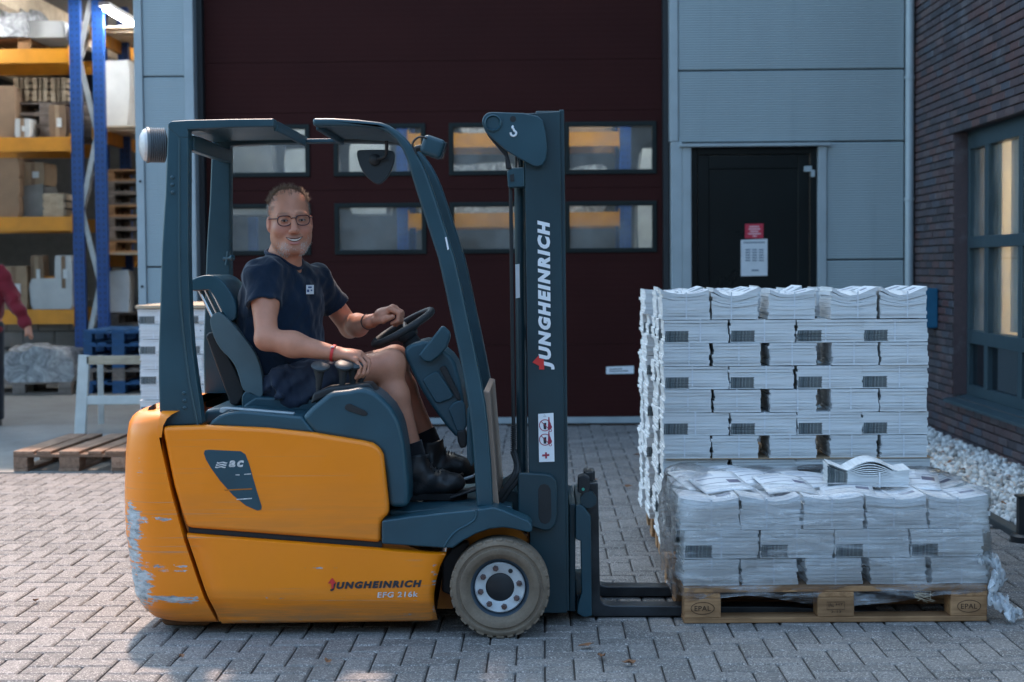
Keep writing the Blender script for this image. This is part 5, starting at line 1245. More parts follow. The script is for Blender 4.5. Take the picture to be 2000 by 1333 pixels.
# wristbands
def band(A_, B_, t_, r, w, m, nm):
    c_ = A_.lerp(B_, t_); ax_ = (B_ - A_).normalized(); b = MB(); b.lathe([(r - .002, -w), (r, -w), (r, w), (r - .002, w)], c_, ax_, 24, ring=True); return b.build(nm, m, drv)
wb = band(RE, RW_, .97, .0345, .0055, M['red'], 'wristband'); wb['label'] = 'red and white festival wristband on right wrist'
c_ = RE.lerp(RW_, .97); ax_ = (RW_ - RE).normalized(); b = MB(); u_ = Vector((0, -.6, .8)); b.box(c_ + Vector((0, -.022, .026)), (.0115, .018, .004), None); b.build('clasp', M['white'], wb)
band(LE, LW_, .95, .034, .004, M['dark'], 'bracelet')
# socks and work boots
M['sock'] = cloth('black_sock', (.012, .013, .016)); M['leather'] = mat('black_boot_leather', (.020, .022, .024), .42, 0, .35, 14, .3, 120)
M['sole'] = mat('boot_sole', (.012, .012, .013), .8, 0, .2, 30, .2, 90)
for A_, yb, heel, ball, toe, topy, lab in ((RA, 6.50, (815, 948), (866, 944), (887, 946), 895, 'r'), (LA, 6.78, (845, 916), (890, 912), (908, 915), 872, 'l')):
    K_ = RK if lab == 'r' else LK
    sk_ = A_.lerp(K_, .13); b = MB(); b.tube([sk_, A_.lerp(K_, .06), A_, A_ + Vector((.006, 0, -.04))], [.0475, .0465, .047, .047], 24); b.build('sock', M['sock'], drv)
    h_, bl, te = W(*heel, yb), W(*ball, yb - .02), W(*toe, yb - .025)
    fz = min(h_.z, bl.z) - .045
    D = Field((h_.x - .12, yb - .13, fz - .03), (te.x + .12, yb + .12, A_.z + .05), .004)
    an = A_ + Vector((.008, 0, -.03))
    D.frustum(an + Vector((0, 0, .03)), an + Vector((.004, 0, -.06)), .054, .054, .02); D.cone(an + Vector((.0, 0, -.05)), h_ + Vector((-.002, 0, -.004)), .053, .046, .03)
    D.cone(an + Vector((.03, 0, -.07)), bl + Vector((-.01, 0, .004)), .046, .042, .04); D.ell(te + Vector((-.012, 0, .004)), (.058, .047, .040), None, .03); D.cone(h_, bl, .044, .042, .03)
    D.put(wob(.004, 90, 21), (D.lo + .01), (D.lo + (D.n - 2) * D.h), 0, 'disp')
    D.put(lambda X, Y, Z: (fz - Z) + 0 * X + 0 * Y, D.lo + .01, D.lo + (D.n - 2) * D.h, 0, 'cutp') if False else None
    bt, BV = D.obj('boot', M['leather'], drv, 1)
    so = [(h_.x - .052, 0), (h_.x - .03, -.038), (h_.x + .04, -.036), (bl.x - .03, -.040), (bl.x + .02, -.048), (te.x + .025, -.040), (te.x + .050, -.012), (te.x + .050, .012), (te.x + .025, .040), (bl.x + .02, .048), (bl.x - .03, .040), (h_.x + .04, .036), (h_.x - .03, .038)]
    cs_ = cspline(so, 3); b = MB(); yy = lambda x: yb + (bl.y - yb) * (x - h_.x) / (te.x - h_.x)
    b.prism([Vector((p.x, yy(p.x) + p.y, fz + .018)) for p in cs_], [Vector((p.x, yy(p.x) + p.y, fz - .012)) for p in cs_]); b.build('sole', M['sole'], bt, bevel=.005)
    for k in range(5):
        t_ = k / 4; p = (an + Vector((.050, 0, .005))).lerp(bl + Vector((-.005, 0, .046)), t_); q = BV[(np.abs(BV[:, 0] - p.x) < .006)]; 
        if not len(q): continue
        def srf(dy):
            m = np.abs(q[:, 1] - (yy(p.x) + dy)) < .006; return q[m][:, 2].max() if m.any() else p.z
        b = MB(); b.tube([Vector((p.x, yy(p.x) + dy, srf(dy) + .001)) for dy in (-.028, -.014, 0, .014, .028)], .0026, 6); b.build('lace', M['sock'], bt)

# ---- second person at the left edge, red jacket
y2 = 14.6; ox = WX(-34, 600, y2)
pr2 = empty('person', (ox, y2, 0), 'person in a red work jacket cut by the left edge, arm hanging', 'person')
Q = Field((ox - .42, y2 - .32, .0), (ox + .62, y2 + .32, 1.80), .008)
O = Vector((ox, y2, 0)); v3 = lambda x, y, z: O + Vector((x, y, z))
Q.ell(v3(0, 0, 1.68), (.078, .098, .118), None, .02); Q.cone(v3(0, .01, 1.46), v3(0, 0, 1.6), .06, .055, .03); Q.ell(v3(0, 0, 1.22), (.17, .11, .26), None, .03); Q.cone(v3(-.17, 0, 1.40), v3(.17, 0, 1.40), .06, .06, .04)
Sh, El, Wr = v3(.18, 0, 1.38), v3(.30, -.02, 1.13), v3(.425, -.05, .90)
Q.cone(Sh, El, .055, .045, .03); Q.cone(El, Wr, .045, .03, .02)
for k, (dx, dz) in enumerate(((.012, -.10), (.028, -.105), (.042, -.10), (.052, -.085))): Q.cone(Wr + Vector((.008, .02 - .012 * k, -.03)), Wr + Vector((dx, .02 - .014 * k, dz)), .016, .009, .008)
Q.cone(Wr, Wr + Vector((.015, -.005, -.05)), .03, .028, .02); Q.cone(Wr + Vector((-.005, -.02, -.02)), Wr + Vector((-.012, -.03, -.075)), .015, .010, .01)
Q.cone(v3(-.18, 0, 1.38), v3(-.25, 0, 1.12), .055, .045, .03); Q.cone(v3(-.25, 0, 1.12), v3(-.27, -.06, .86), .045, .03, .02); Q.cone(v3(-.27, -.06, .86), v3(-.27, -.07, .76), .03, .02, .02)
for s_ in (-1, 1): Q.cone(v3(s_ * .09, 0, .95), v3(s_ * .1, 0, .5), .085, .06, .03); Q.cone(v3(s_ * .1, 0, .5), v3(s_ * .1, .01, .1), .055, .04, .03)
Q.ell(v3(0, -.1, 1.665), (.016, .022, .02), None, .01)
bd2, V2 = Q.obj('body', skin_material('worker_skin', SKIN), pr2, 1); cattr(bd2.data, np.tile(np.array(SKIN), (len(V2), 1)))
Q = Field((ox - .42, y2 - .32, .6), (ox + .62, y2 + .32, 1.58), .008)
Q.ell(v3(0, 0, 1.20), (.20, .135, .30), None, .03); Q.frustum(v3(0, 0, 1.2), v3(.0, 0, .86), .17, .175, .04); Q.cone(v3(-.17, 0, 1.39), v3(.17, 0, 1.39), .075, .075, .05); Q.cone(Sh, El, .072, .066, .03); Q.frustum(El, Wr, .066, .052, .03); Q.cone(v3(-.18, 0, 1.38), v3(-.25, 0, 1.12), .072, .066, .03); Q.frustum(v3(-.25, 0, 1.12), v3(-.268, -.055, .88), .066, .052, .03)
Q.cone(v3(0, .01, 1.44), v3(0, 0, 1.53), .075, .07, .03)
Q.put(wob(.010, 45, 4), Q.lo + .01, Q.lo + (Q.n - 2) * Q.h, 0, 'disp')
jk, _ = Q.obj('jacket', cloth('red_work_jacket', (.20, .014, .022)), pr2, 2)
b = MB(); b.box(v3(.075, -.150, 1.285), (.075, .006, .035)); b.build('name_patch', M['white'], jk)
Q = Field((ox - .3, y2 - .2, .0), (ox + .3, y2 + .25, 1.02), .01)
Q.ell(v3(0, 0, .92), (.17, .12, .08), None, .03)
for s_ in (-1, 1): Q.cone(v3(s_ * .09, 0, .9), v3(s_ * .1, 0, .5), .10, .08, .02); Q.frustum(v3(s_ * .1, 0, .52), v3(s_ * .1, .01, .06), .08, .07, .02)
Q.obj('trousers', cloth('dark_trousers', (.018, .02, .026)), pr2, 2)
for s_ in (-1, 1):
    b = MB(); so = cspline([(0, .06), (.045, .03), (.045, -.10), (.03, -.19), (0, -.21), (-.03, -.19), (-.045, -.10), (-.045, .03)], 3)
    b.loft([[v3(s_ * .1 + p.x, p.y, .006) for p in so], [v3(s_ * .1 + p.x, p.y, .03) for p in so], [v3(s_ * .1 + p.x * .9, p.y * .85 - .005, .075) for p in so], [v3(s_ * .1 + p.x * .8, p.y * .45, .12) for p in so]]); b.build('shoe', M['leather'], pr2)
b = MB()
hp2 = []
for _ in range(900):
    d = Vector((rh.gauss(0, 1), rh.gauss(.3, 1), rh.gauss(.5, .8))); d.normalize()
    if d.z < -.1 or d.y < -.5 and d.z < .5: continue
    hp2.append((v3(d.x * .08, d.y * .1, 1.70 + d.z * .1), d + Vector((0, .3, -.3)), .03, Vector((0, 0, -.3)), .002))
strands('hair', hp2, hairmat('dark_hair', (.03, .02, .015), (.07, .05, .035)), pr2)
# ================================================================== PALLETS AND PAPER
M['woodold'] = wood('brown_old_wood', (.16, .085, .05), (.34, .20, .12), .1)
def board(lx, ly, lz, cache={}):
    k = (lx, ly, lz)
    if k not in cache:
        b = MB(); b.bx(-lx / 2, lx / 2, -ly / 2, ly / 2, 0, lz); cache[k] = b.mesh('board', [M['wood']], None)
    return cache[k]
def make_pallet(name, label, m, cat='pallet', group=None, jig=.003):
    root = empty(name, (0, 0, 0), label, cat, group); rr = random.Random(label)
    def put(nm, l, w, h, x, y, z, rot=0):
        me = board(round(l, 4), round(w, 4), round(h, 4)).copy(); me.materials[0] = m
        o = bpy.data.objects.new(nm, me); COL.objects.link(o); o.parent = root
        o.location = (x + rr.uniform(-jig, jig), y + rr.uniform(-jig, jig) * .6, z); o.rotation_euler = (0, 0, rot + rr.uniform(-.003, .003))
        d = o.modifiers.new('b', 'BEVEL'); d.width = .004; d.segments = 2; return o
    for y, w in ((-.3275, .145), (-.185, .10), (0, .145), (.185, .10), (.3275, .145)): put('deck_board', 1.2, w, .022, 0, y, .122)
    for x in (-.5275, 0, .5275): put('stringer_board', .8, .145, .022, x, 0, .1, math.pi / 2)
    bl = {}
    for x in (-.5275, 0, .5275):
        for y, w in ((-.35, .10), (0, .145), (.35, .10)): bl[x, y] = put('block', .145, w, .078, x, y, .022)
    for y, w in ((-.35, .10), (0, .145), (.35, .10)): put('base_board', 1.2, w, .022, 0, y, 0)
    return root, bl
t = NT('paper_edges'); v = t.coord('Object'); oi = t.n('ObjectInfo'); s = t.n('SeparateXYZ'); t.l(v, s.inputs[0])
fine = t.noise(t.coord('Object', (1.2, 1.2, 420)), 1.0, 3, .6); med = t.noise(t.coord('Object', (2.5, 2.5, 75)), 1.0, 4, .6)
geo = t.n('NewGeometry'); nz = t.n('SeparateXYZ'); t.l(geo.outputs['Normal'], nz.inputs[0])
c = t.ramp(med, [(.3, (.54, .54, .53)), (.5, (.74, .745, .735)), (.72, (.84, .845, .835))]); c = t.mix(t.mapr(fine, .55, .75, 0, .5), c, (.38, .385, .39))
c = t.mix(t.mapr(oi.outputs['Random'], 0, 1, 0, .15), c, (.55, .56, .57))
t.set(color=c, rough=.8, spec=.25); t.bump(t.math('ADD', fine, med), .5, .004); M['paper'] = t.m
def printed_paper(name, cond):
    t = NT(name); v = t.coord('Object'); s = t.n('SeparateXYZ'); t.l(v, s.inputs[0]); X, Y, Z = s.outputs
    fine = t.noise(t.coord('Object', (1.2, 1.2, 420)), 1.0, 3, .6); med = t.noise(t.coord('Object', (2.5, 2.5, 75)), 1.0, 4, .6)
    c = t.ramp(med, [(.3, (.54, .54, .53)), (.5, (.74, .745, .735)), (.72, (.84, .845, .835))]); c = t.mix(t.mapr(fine, .55, .75, 0, .5), c, (.38, .385, .39))
    a = {'X': X, 'Y': Y}[cond[0]]; b_ = {'X': Y, 'Y': X}[cond[0]]; lim, p0, p1, z0, z1 = cond[1:]
    m = t.math('MULTIPLY', t.math('LESS_THAN', b_, lim), t.math('MULTIPLY', t.math('GREATER_THAN', a, p0), t.math('LESS_THAN', a, p1)))
    jz = t.math('MULTIPLY_ADD', t.noise(t.coord('Object', (3, 3, 260)), 1, 2), .02, -.01); a2 = t.math('ADD', a, jz)
    m = t.math('MULTIPLY', t.math('MULTIPLY', t.math('GREATER_THAN', a2, p0), t.math('LESS_THAN', a2, p1)), t.math('LESS_THAN', b_, lim))
    m = t.math('MULTIPLY', m, t.math('MULTIPLY', t.math('GREATER_THAN', Z, z0), t.math('LESS_THAN', Z, z1)))
    cb = t.n('CombineXYZ'); t.l(a2, cb.inputs[0]); st = t.noise(cb.outputs[0], 130, 3, .75)
    pc = t.ramp(st, [(.43, (.005, .016, .024)), (.51, (.020, .052, .066)), (.57, (.13, .16, .165)), (.64, (.44, .44, .41))])
    gx = t.mapr(a2, p0, p1); pc = t.mix(t.math('MULTIPLY', gx, .25), pc, (.40, .36, .30))
    c = t.mix(t.math('MULTIPLY', m, .92), c, pc); t.set(color=c, rough=.8, spec=.25); t.bump(t.math('ADD', fine, med), .5, .004); return t.m
LO, SH_ = .290, .207
M['paper_y'] = printed_paper('paper_edges_long_print', ('X', -SH_ / 2 + .012, -.141, -.036, .003, .054))
M['paper_x'] = printed_paper('paper_edges_short_print', ('Y', -SH_ / 2 + .014, -.04, .05, .006, .095))
def cover_material():
    t = NT('printed_cover'); v = t.coord('Object'); s = t.n('SeparateXYZ'); t.l(v, s.inputs[0]); X, Y = s.outputs[0], s.outputs[1]
    def rect(x0, x1, y0, y1):
        return t.math('MULTIPLY', t.math('MULTIPLY', t.math('GREATER_THAN', X, x0), t.math('LESS_THAN', X, x1)), t.math('MULTIPLY', t.math('GREATER_THAN', Y, y0), t.math('LESS_THAN', Y, y1)))
    c = t.ramp(t.noise(v, 5, 4), [(.3, (.70, .71, .72)), (.7, (.82, .83, .84))])
    c = t.mix(t.math('MULTIPLY', rect(.035, .088, -.02, .03), .9), c, (.10, .09, .15)); c = t.mix(rect(-.09, .09, .055, .062), c, (.16, .15, .24)); c = t.mix(rect(-.09, .03, -.012, -.004), c, (.20, .20, .26))
    c = t.mix(rect(-.09, .09, -.085, -.080), c, (.22, .22, .30)); c = t.mix(t.math('MULTIPLY', rect(-.09, .0, .085, .125), .5), c, (.35, .38, .45))
    t.set(color=c, rough=.45, spec=.4); return t.m
M['cover'] = cover_material()
M['strap'] = mat('white_strap', (.74, .76, .78), .35, 0, .05)
def bundle_mesh(lx, ly, h, seed, pm, puff=0., n=8, cut=False):
    r_ = random.Random(seed); b = MB(); dz = h / n; seg = 5
    tw = r_.uniform(-.01, .01)
    for k in range(n):
        dx, dy = r_.gauss(0, .0020), r_.gauss(0, .0018)
        if k >= n // 2: dx += .002 * (1 if seed % 2 else -1); 
        ex, ey = r_.gauss(0, .0010), r_.gauss(0, .0010)
        z0, z1 = k * dz, (k + 1) * dz - .0006; a = (lx / 2 + ex), (ly / 2 + ey)
        ring0, ring1 = [], []
        out = [(-1 + 2 * i / seg, -1) for i in range(seg)] + [(1, -1 + 2 * i / seg) for i in range(seg)] + [(1 - 2 * i / seg, 1) for i in range(seg)] + [(-1, 1 - 2 * i / seg) for i in range(seg)]
        def sag(x, y, z):
            w = puff * (z / h) ** 1.5 * ((abs(x)) ** 1.6 - .35 + .35 * math.sin(3.1 * x + seed) * .5) if puff else 0
            return z + w - .0016 * (1 - abs(x)) * math.sin(seed * 1.7 + k)
        wv = [r_.gauss(0, .0009) for _ in out]
        for q, (x, y) in enumerate(out):
            px_, py_ = x * a[0] + dx + (wv[q] if abs(x) == 1 else 0), y * a[1] + dy + (wv[q] if abs(y) == 1 else 0)
            ring0.append(Vector((px_, py_, sag(x, y, z0)))); ring1.append(Vector((px_, py_, sag(x, y, z1))))
        m = len(out); base = len(b.v)
        b.add(ring0 + ring1, [(i, (i + 1) % m, m + (i + 1) % m, m + i) for i in range(m)], 0)
        if puff and k == n - 1:
            # cover: strips across the sheet so that it bends
            rows_ = 5; vs = []
            for j in range(rows_ + 1):
                for i in range(seg + 1):
                    x, y = -1 + 2 * i / seg, -1 + 2 * j / rows_; vs.append(Vector((x * a[0] + dx, y * a[1] + dy, sag(x, y, z1) + .0005)))
            b.add(vs, [(j * (seg + 1) + i, j * (seg + 1) + i + 1, (j + 1) * (seg + 1) + i + 1, (j + 1) * (seg + 1) + i) for j in range(rows_) for i in range(seg)], 1)
        else: b.add([], [], 0); b.f += [tuple(base + m + i for i in range(m))]; b.mi += [0]
        b.f += [tuple(base + i for i in range(m - 1, -1, -1))]; b.mi += [0]
    return b.mesh('newspaper_bundle', [pm, M['cover']], 40, fix=False)
def strap_mesh(lx, ly, h, along, off):
    b = MB(); e = .0022; w = .0032
    if along == 'y': pr = [(-ly / 2 - e, -.0005), (-ly / 2 - e, h + e), (ly / 2 + e, h + e), (ly / 2 + e, -.0005)]; vs = [Vector((off + sx * w, y, z)) for sx in (-1, 1) for y, z in pr]
    else: pr = [(-lx / 2 - e, -.0005), (-lx / 2 - e, h + e), (lx / 2 + e, h + e), (lx / 2 + e, -.0005)]; vs = [Vector((x, off + sx * w, z)) for sx in (-1, 1) for x, z in pr]
    b.add(vs, [(0, 1, 5, 4), (1, 2, 6, 5), (2, 3, 7, 6), (3, 0, 4, 7)]); return b.mesh('strap', M['strap'], None)
BV_ = {}
def variant(kind, h, puff=0.):
    k = (kind, round(h, 4), puff)
    if k not in BV_:
        lx, ly = (SH_, LO) if kind == 'odd' else (LO, SH_)
        L_ = []
        for i in range(5):
            me = bundle_mesh(lx, ly, h, i * 7 + int(h * 1000), M['paper'] if kind == 'odd' else M['paper_y'], puff)
            L_.append((me, strap_mesh(lx, ly, h + (puff * .25 if puff else 0) - (.006 if puff else 0), 'y', 0.)))
        BV_[k] = L_
    return BV_[k]
rb_ = random.Random(5)
def place_bundle(kind, h, x, y, z, label, group, rot=0, puff=0.):
    me, st_ = rb_.choice(variant(kind, h, puff))
    o = bpy.data.objects.new('newspaper_bundle', me); COL.objects.link(o); o.location = (x, y, z); o.rotation_euler = (0, 0, rot + rb_.uniform(-.012, .012))
    tag(o, label, 'bundle', group)
    s = bpy.data.objects.new('strap', st_); COL.objects.link(s); s.parent = o; s.location.x = rb_.uniform(-.02, .02); o.scale = (rb_.uniform(.975, 1.015), rb_.uniform(.98, 1.01), rb_.uniform(.97, 1.0))
    return o
ORD = ['first', 'second', 'third', 'fourth', 'fifth', 'sixth', 'seventh', 'eighth', 'ninth', 'tenth', 'eleventh', 'twelfth']
def lay(i, n): return 'top layer' if i == 0 else 'bottom layer' if i == n - 1 else ORD[i] + ' layer down'
# ---- tall stack (near) : 11 layers
PX0 = .545; NL = 11; PH = .1032
pal, blk = make_pallet('pallet', 'wooden pallet under the near tall stack of newspapers', M['wood']); pal.location = (PX0 + .02 + .6, 7.56, 0)
sN = 3150 / 7.17
odd_x = [((a + c) / 2 - 1060) / sN for a, c in ((1298, 1385), (1391, 1482), (1501, 1594), (1623, 1712), (1717, 1810))]
even_x = [((a + c) / 2 - 1060) / sN for a, c in ((1298, 1421), (1426, 1550), (1557, 1681), (1686, 1810))]
GT_ = 'newspaper bundles of the near tall stack'
for i in range(NL):
    z = .145 + (NL - 1 - i) * PH; top = i == 0; h = PH - .0012 if not top else .118; pf = .034 if top else 0.
    if i % 2 == 0:
        for r_i, yc in ((0, 7.17 + LO / 2), (1, 7.17 + LO * 1.5 + .07)):
            for k, xc in enumerate(odd_x):
                if r_i == 1 and k in (2, 4) and not top: continue
                lab = f'newspaper bundle, {ORD[k]} from left, {"front" if r_i == 0 else "back"} row, {lay(i, NL)}, near tall stack'
                place_bundle('odd', h, xc + rb_.uniform(-.004, .004), yc + rb_.uniform(-.006, .006), z, lab, GT_, 0, pf)
    else:
        for k, xc in enumerate(even_x):
            lab = f'bundle with striped print, {ORD[k]} from left, {lay(i, NL)}, near tall stack'
            place_bundle('even', h, xc + rb_.uniform(-.004, .004), 7.172 + SH_ / 2 + rb_.uniform(-.004, .004), z, lab, GT_)
        for r_i in (1, 2):
            place_bundle('even', h, even_x[0] + rb_.uniform(-.012, .004), 7.172 + SH_ / 2 + r_i * (SH_ + .022), z, f'newspaper bundle on left side, {("middle", "rear")[r_i - 1]} of three, {lay(i, NL)}, near tall stack', GT_)
        place_bundle('even', h, even_x[3] + rb_.uniform(-.004, .004), 7.172 + SH_ * 2.5 + .044, z, f'newspaper bundle at the right rear corner, {lay(i, NL)} of near tall stack', GT_)
zc_ = .145 + 4 * PH - .0011
b = MB(); b.bx(odd_x[0] - .095, odd_x[4] + .125, 7.158, 7.83, zc_ - .0012, zc_ + .0018); tag(b.build('cardboard_sheet', M['cardboard']), 'brown cardboard sheet between layers of the near tall stack', 'sheet')
# ---- tall stack (far)
pal2 = copy_tree(pal); pal2.location = (PX0 + .02 + .6, 8.46, 0); pal2['label'] = 'wooden pallet under the far tall stack of newspapers'
GF_ = 'newspaper bundles of the far tall stack'
for i in range(NL):
    z = .145 + (NL - 1 - i) * PH; top = i == 0; h = PH - .0012 if not top else .112; pf = .016 if top else 0.
    if i % 2 == 0:
        for r_i, yc in ((0, 8.09 + LO / 2), (1, 8.09 + LO * 1.5 + .07)):
            ks = range(5) if top else (0,)
            for k in ks: place_bundle('odd', h, odd_x[k] - .01 + rb_.uniform(-.012, .006), yc, z, f'newspaper bundle, {ORD[k]} from left, {"front" if r_i == 0 else "back"} row, {lay(i, NL)}, far tall stack', GF_, 0, pf)
    else:
        for r_i in (0, 1, 2): place_bundle('even', h, even_x[0] - .01 + rb_.uniform(-.014, .004), 8.09 + SH_ / 2 + r_i * (SH_ + .022), z, f'newspaper bundle on left side, {ORD[r_i]} from front, {lay(i, NL)}, far tall stack', GF_)
b = MB(); b.bx(PX0 + .26, PX0 + 1.14, 8.12, 8.7, .146, 1.16); 
# ---- low wrapped pallet in front, on the forks
pal3, blk3 = make_pallet('pallet', 'wooden pallet with stamped blocks on the forks under the wrapped load', M['wood'], jig=.001)
PR = R(1.2); pc0 = Vector((.552, 6.335, .002)); cR, sR = math.cos(PR), math.sin(PR)
def pl(x, y, z=0): return Vector((pc0.x + x * cR - y * sR, pc0.y + x * sR + y * cR, pc0.z + z))
pal3.location = pl(.6, .4, 0); pal3.rotation_euler = (0, 0, PR)
# stamps burnt into the blocks
M['burn'] = mat('burnt_stamp', (.05, .028, .016), .9)
for x, txt in ((-.5275, 'EPAL'), (.5275, 'EPAL')):
    o = blk3[x, -.35]; b = MB(); yy = -.0515
    b.tube([Vector((.046 * math.cos(a), yy, .039 + .024 * math.sin(a))) for a in [k / 28 * 2 * math.pi for k in range(28)]], .0011, 5, True); q = b.build('oval_stamp', M['burn'], o, local=True)
    b = MB(); put_text(b, txt, (-.032, yy - .0008, .029), (1, 0, 0), (0, 0, 1), .064, .020, .0, 0, 1.05); b.build('lettering', M['burn'], o, local=True)
o = blk3[0, -.35]; yy = -.0515
b = MB(); b.tube([Vector((-.036, yy, .030)), Vector((.034, yy, .030)), Vector((.034, yy, .060)), Vector((-.036, yy, .060))], .0009, 5, True); b.build('stamp_frame', M['burn'], o, local=True)
b = MB(); put_text(b, 'EPAL', (-.030, yy - .0008, .040), (1, 0, 0), (0, 0, 1), .022, .014); put_text(b, 'HT', (.0, yy - .0008, .047), (1, 0, 0), (0, 0, 1), .028, .008); put_text(b, '2-13', (-.02, yy - .0008, .017), (1, 0, 0), (0, 0, 1), .04, .009)
tag(b.build('lettering', M['burn'], o, local=True), kind='stuff')
GW = 'newspaper bundles of the low wrapped load'
fo = [.105, .34, .595, .85, 1.09]; fe = [.152, .452, .75, 1.048]
for i, (z, h, kind) in enumerate(((.146 + .222, .120, 'odd'), (.146 + .107, .114, 'even'), (.146, .106, 'odd'))):
    top = i == 0
    if kind == 'odd':
        for r_i in (0, 1):
            for k, x in enumerate(fo):
                if r_i == 1 and not top: continue
                p = pl(x + .005 + rb_.uniform(-.004, .004), .03 + LO / 2 + r_i * (LO + .06), z)
                place_bundle('odd', h, p.x, p.y, p.z, f'newspaper bundle, {ORD[k]} from left, {"front" if r_i == 0 else "back"} row, {("top", "middle", "bottom")[i]} layer, wrapped load', GW, PR + (rb_.uniform(-.02, .02) if top else 0), .024 if top else 0.).scale.x = 1.14 if top else 1.06
    else:
        for k, x in enumerate(fe):
            p = pl(x, .03 + SH_ / 2, z); place_bundle('even', h, p.x, p.y, p.z, f'bundle with striped print, {ORD[k]} from left, middle layer of the wrapped load', GW, PR)
        p = pl(fe[0], .03 + SH_ * 2.3, z); place_bundle('even', h, p.x, p.y, p.z, 'newspaper bundle on the left side behind, middle layer of the wrapped load', GW, PR)
# tilted covers lying on the top layer
LN = [.10, .22, .34, .47, .58, .16, .80, .98, .42, .66]
for k, (x, y, az, tl) in enumerate(((.10, .50, .25, .13), (.22, .62, .2, .16), (.34, .52, .3, .12), (.47, .60, .22, .15), (.58, .46, .28, .12), (.16, .36, .2, .08), (.80, .55, .2, .1), (.98, .42, -.2, .07), (.42, .30, .1, .05), (.66, .22, -.12, .06))):
    b = MB(); n = 6; vs = []
    for j in range(n + 1):
        for i in range(n + 1):
            u, v = -1 + 2 * i / n, -1 + 2 * j / n; vs.append(Vector((u * .105, v * .145, .007 * math.cos(u * 2.1) * (1 + .4 * math.sin(k + v)) + .004 * math.sin(v * 2 + k))))
    b.add(vs, [(j * (n + 1) + i, j * (n + 1) + i + 1, (j + 1) * (n + 1) + i + 1, (j + 1) * (n + 1) + i) for j in range(n) for i in range(n)])
    o = b.build('newspaper', M['cover'], None, local=True, sharp=None, fix=False); o.data.polygons.foreach_set('use_smooth', [True] * len(o.data.polygons))
    md = o.modifiers.new('s', 'SOLIDIFY'); md.thickness = .004; md.offset = -1
    o.location = pl(x + .03, y, .146 + .222 + .130 + .008 * (k % 3)); o.rotation_euler = (R(7), tl * .7 * (-1 if k % 2 else 1), PR + az)
    tag(o, f'loose printed newspaper on the wrapped load, {ORD[sorted(range(10), key=lambda q: LN[q]).index(k)]} from left', 'newspaper', 'loose newspapers on the wrapped load')
# opened bundle on top
b = MB(); n = 14; xs_ = np.linspace(-1, 1, n + 1)
for k in range(16):
    f_ = k / 15; vs = []; r_ = random.Random(k)
    ex = r_.uniform(-.004, .004)
    for j in (0, 1):
        for x in xs_:
            z = .006 + f_ * (.060 + .042 * max(0, math.cos((x - .05) * 2.6)) * f_ ** 2 + .030 * max(0, -x - .55) * f_ * 2 + .02 * max(0, x - .6) * f_)
            xx = x * .165 * (1 - .04 * f_ * (x < -.8)) + ex - .012 * f_ * max(0, -x - .6)
            vs.append(Vector((xx, (-.1 if j == 0 else .1) + r_.uniform(-.0015, .0015), z)))
    m = n + 1; vs += [v - Vector((0, 0, .0042)) for v in vs]
    fs = [(i, i + 1, m + i + 1, m + i) for i in range(n)] + [(2 * m + i, i, i + 1, 2 * m + i + 1)[::-1] for i in range(n)] + [(m + i, m + i + 1, 3 * m + i + 1, 3 * m + i) for i in range(n)] + [(0, m, 3 * m, 2 * m), (n, 2 * m + n, 3 * m + n, m + n)]
    b.add(vs, fs, 0)
M['loosepaper'] = printed_paper('opened_bundle_paper', ('X', -.07, -.165, -.085, .0, .2))
o = b.build('newspaper_bundle', M['loosepaper'], None, local=True, sharp=40, fix=False); p = W(1690, 955, 6.72); o.location = (p.x, 6.72, .146 + .222 + .120 + .014); o.rotation_euler = (0, 0, R(-4)); tag(o, 'single opened newspaper bundle lying loose on the wrapped load', 'bundle')
st_ = bpy.data.objects.new('strap', strap_mesh(.33, .203, .062, 'y', .045)); COL.objects.link(st_); st_.parent = o
# ---- stretch film
t = NT('stretch_film'); v = t.coord('Object'); s = t.n('SeparateXYZ'); t.l(v, s.inputs[0])
w1 = t.noise(t.coord('Object', (1.5, 1.5, 9), (0, .12, 0)), 3.0, 6, .65, .9); w2 = t.noise(t.coord('Object', (3, 3, 40), (0, -.25, 0)), 1.3, 4, .6, .5); w3 = t.noise(v, 14, 4, .6, 1.2)
h = t.math('ADD', t.math('ADD', w1, t.math('MULTIPLY', w2, .6)), t.math('MULTIPLY', w3, .35))
bm_ = t.n('Bump'); t.l(h, bm_.inputs['Height']); bm_.inputs['Strength'].default_value = .5; bm_.inputs['Distance'].default_value = .02
tr = t.n('BsdfTransparent'); tr.inputs[0].default_value = (.99, .995, 1, 1)
gl_ = t.n('BsdfGlossy'); gl_.inputs['Roughness'].default_value = .06; t.l(bm_.outputs[0], gl_.inputs['Normal'])
df = t.n('BsdfDiffuse'); df.inputs[0].default_value = (.96, .97, .98, 1); tl = t.n('BsdfTranslucent'); tl.inputs[0].default_value = (.92, .94, .95, 1); t.l(bm_.outputs[0], df.inputs['Normal'])
ad = t.n('MixShader'); ad.inputs[0].default_value = .12; t.l(df.outputs[0], ad.inputs[1]); t.l(tl.outputs[0], ad.inputs[2])
m1 = t.n('MixShader'); t.l(t.mapr(h, .90, 1.26, .01, .46), m1.inputs[0]); t.l(tr.outputs[0], m1.inputs[1]); t.l(ad.outputs[0], m1.inputs[2])  # whitish opacity streaks stand in for highlights along the wrinkles
fr = t.n('Fresnel'); fr.inputs[0].default_value = 1.48; t.l(bm_.outputs[0], fr.inputs['Normal'])
m2 = t.n('MixShader'); t.l(t.math('MULTIPLY_ADD', fr.outputs[0], .8, .01, clamp=True), m2.inputs[0]); t.l(m1.outputs[0], m2.inputs[1]); t.l(gl_.outputs[0], m2.inputs[2]); t.l(m2.outputs[0], t.out.inputs['Surface']); M['film'] = t.m
fx0, fx1, fy0, fy1 = -.012, 1.205, .012, .745
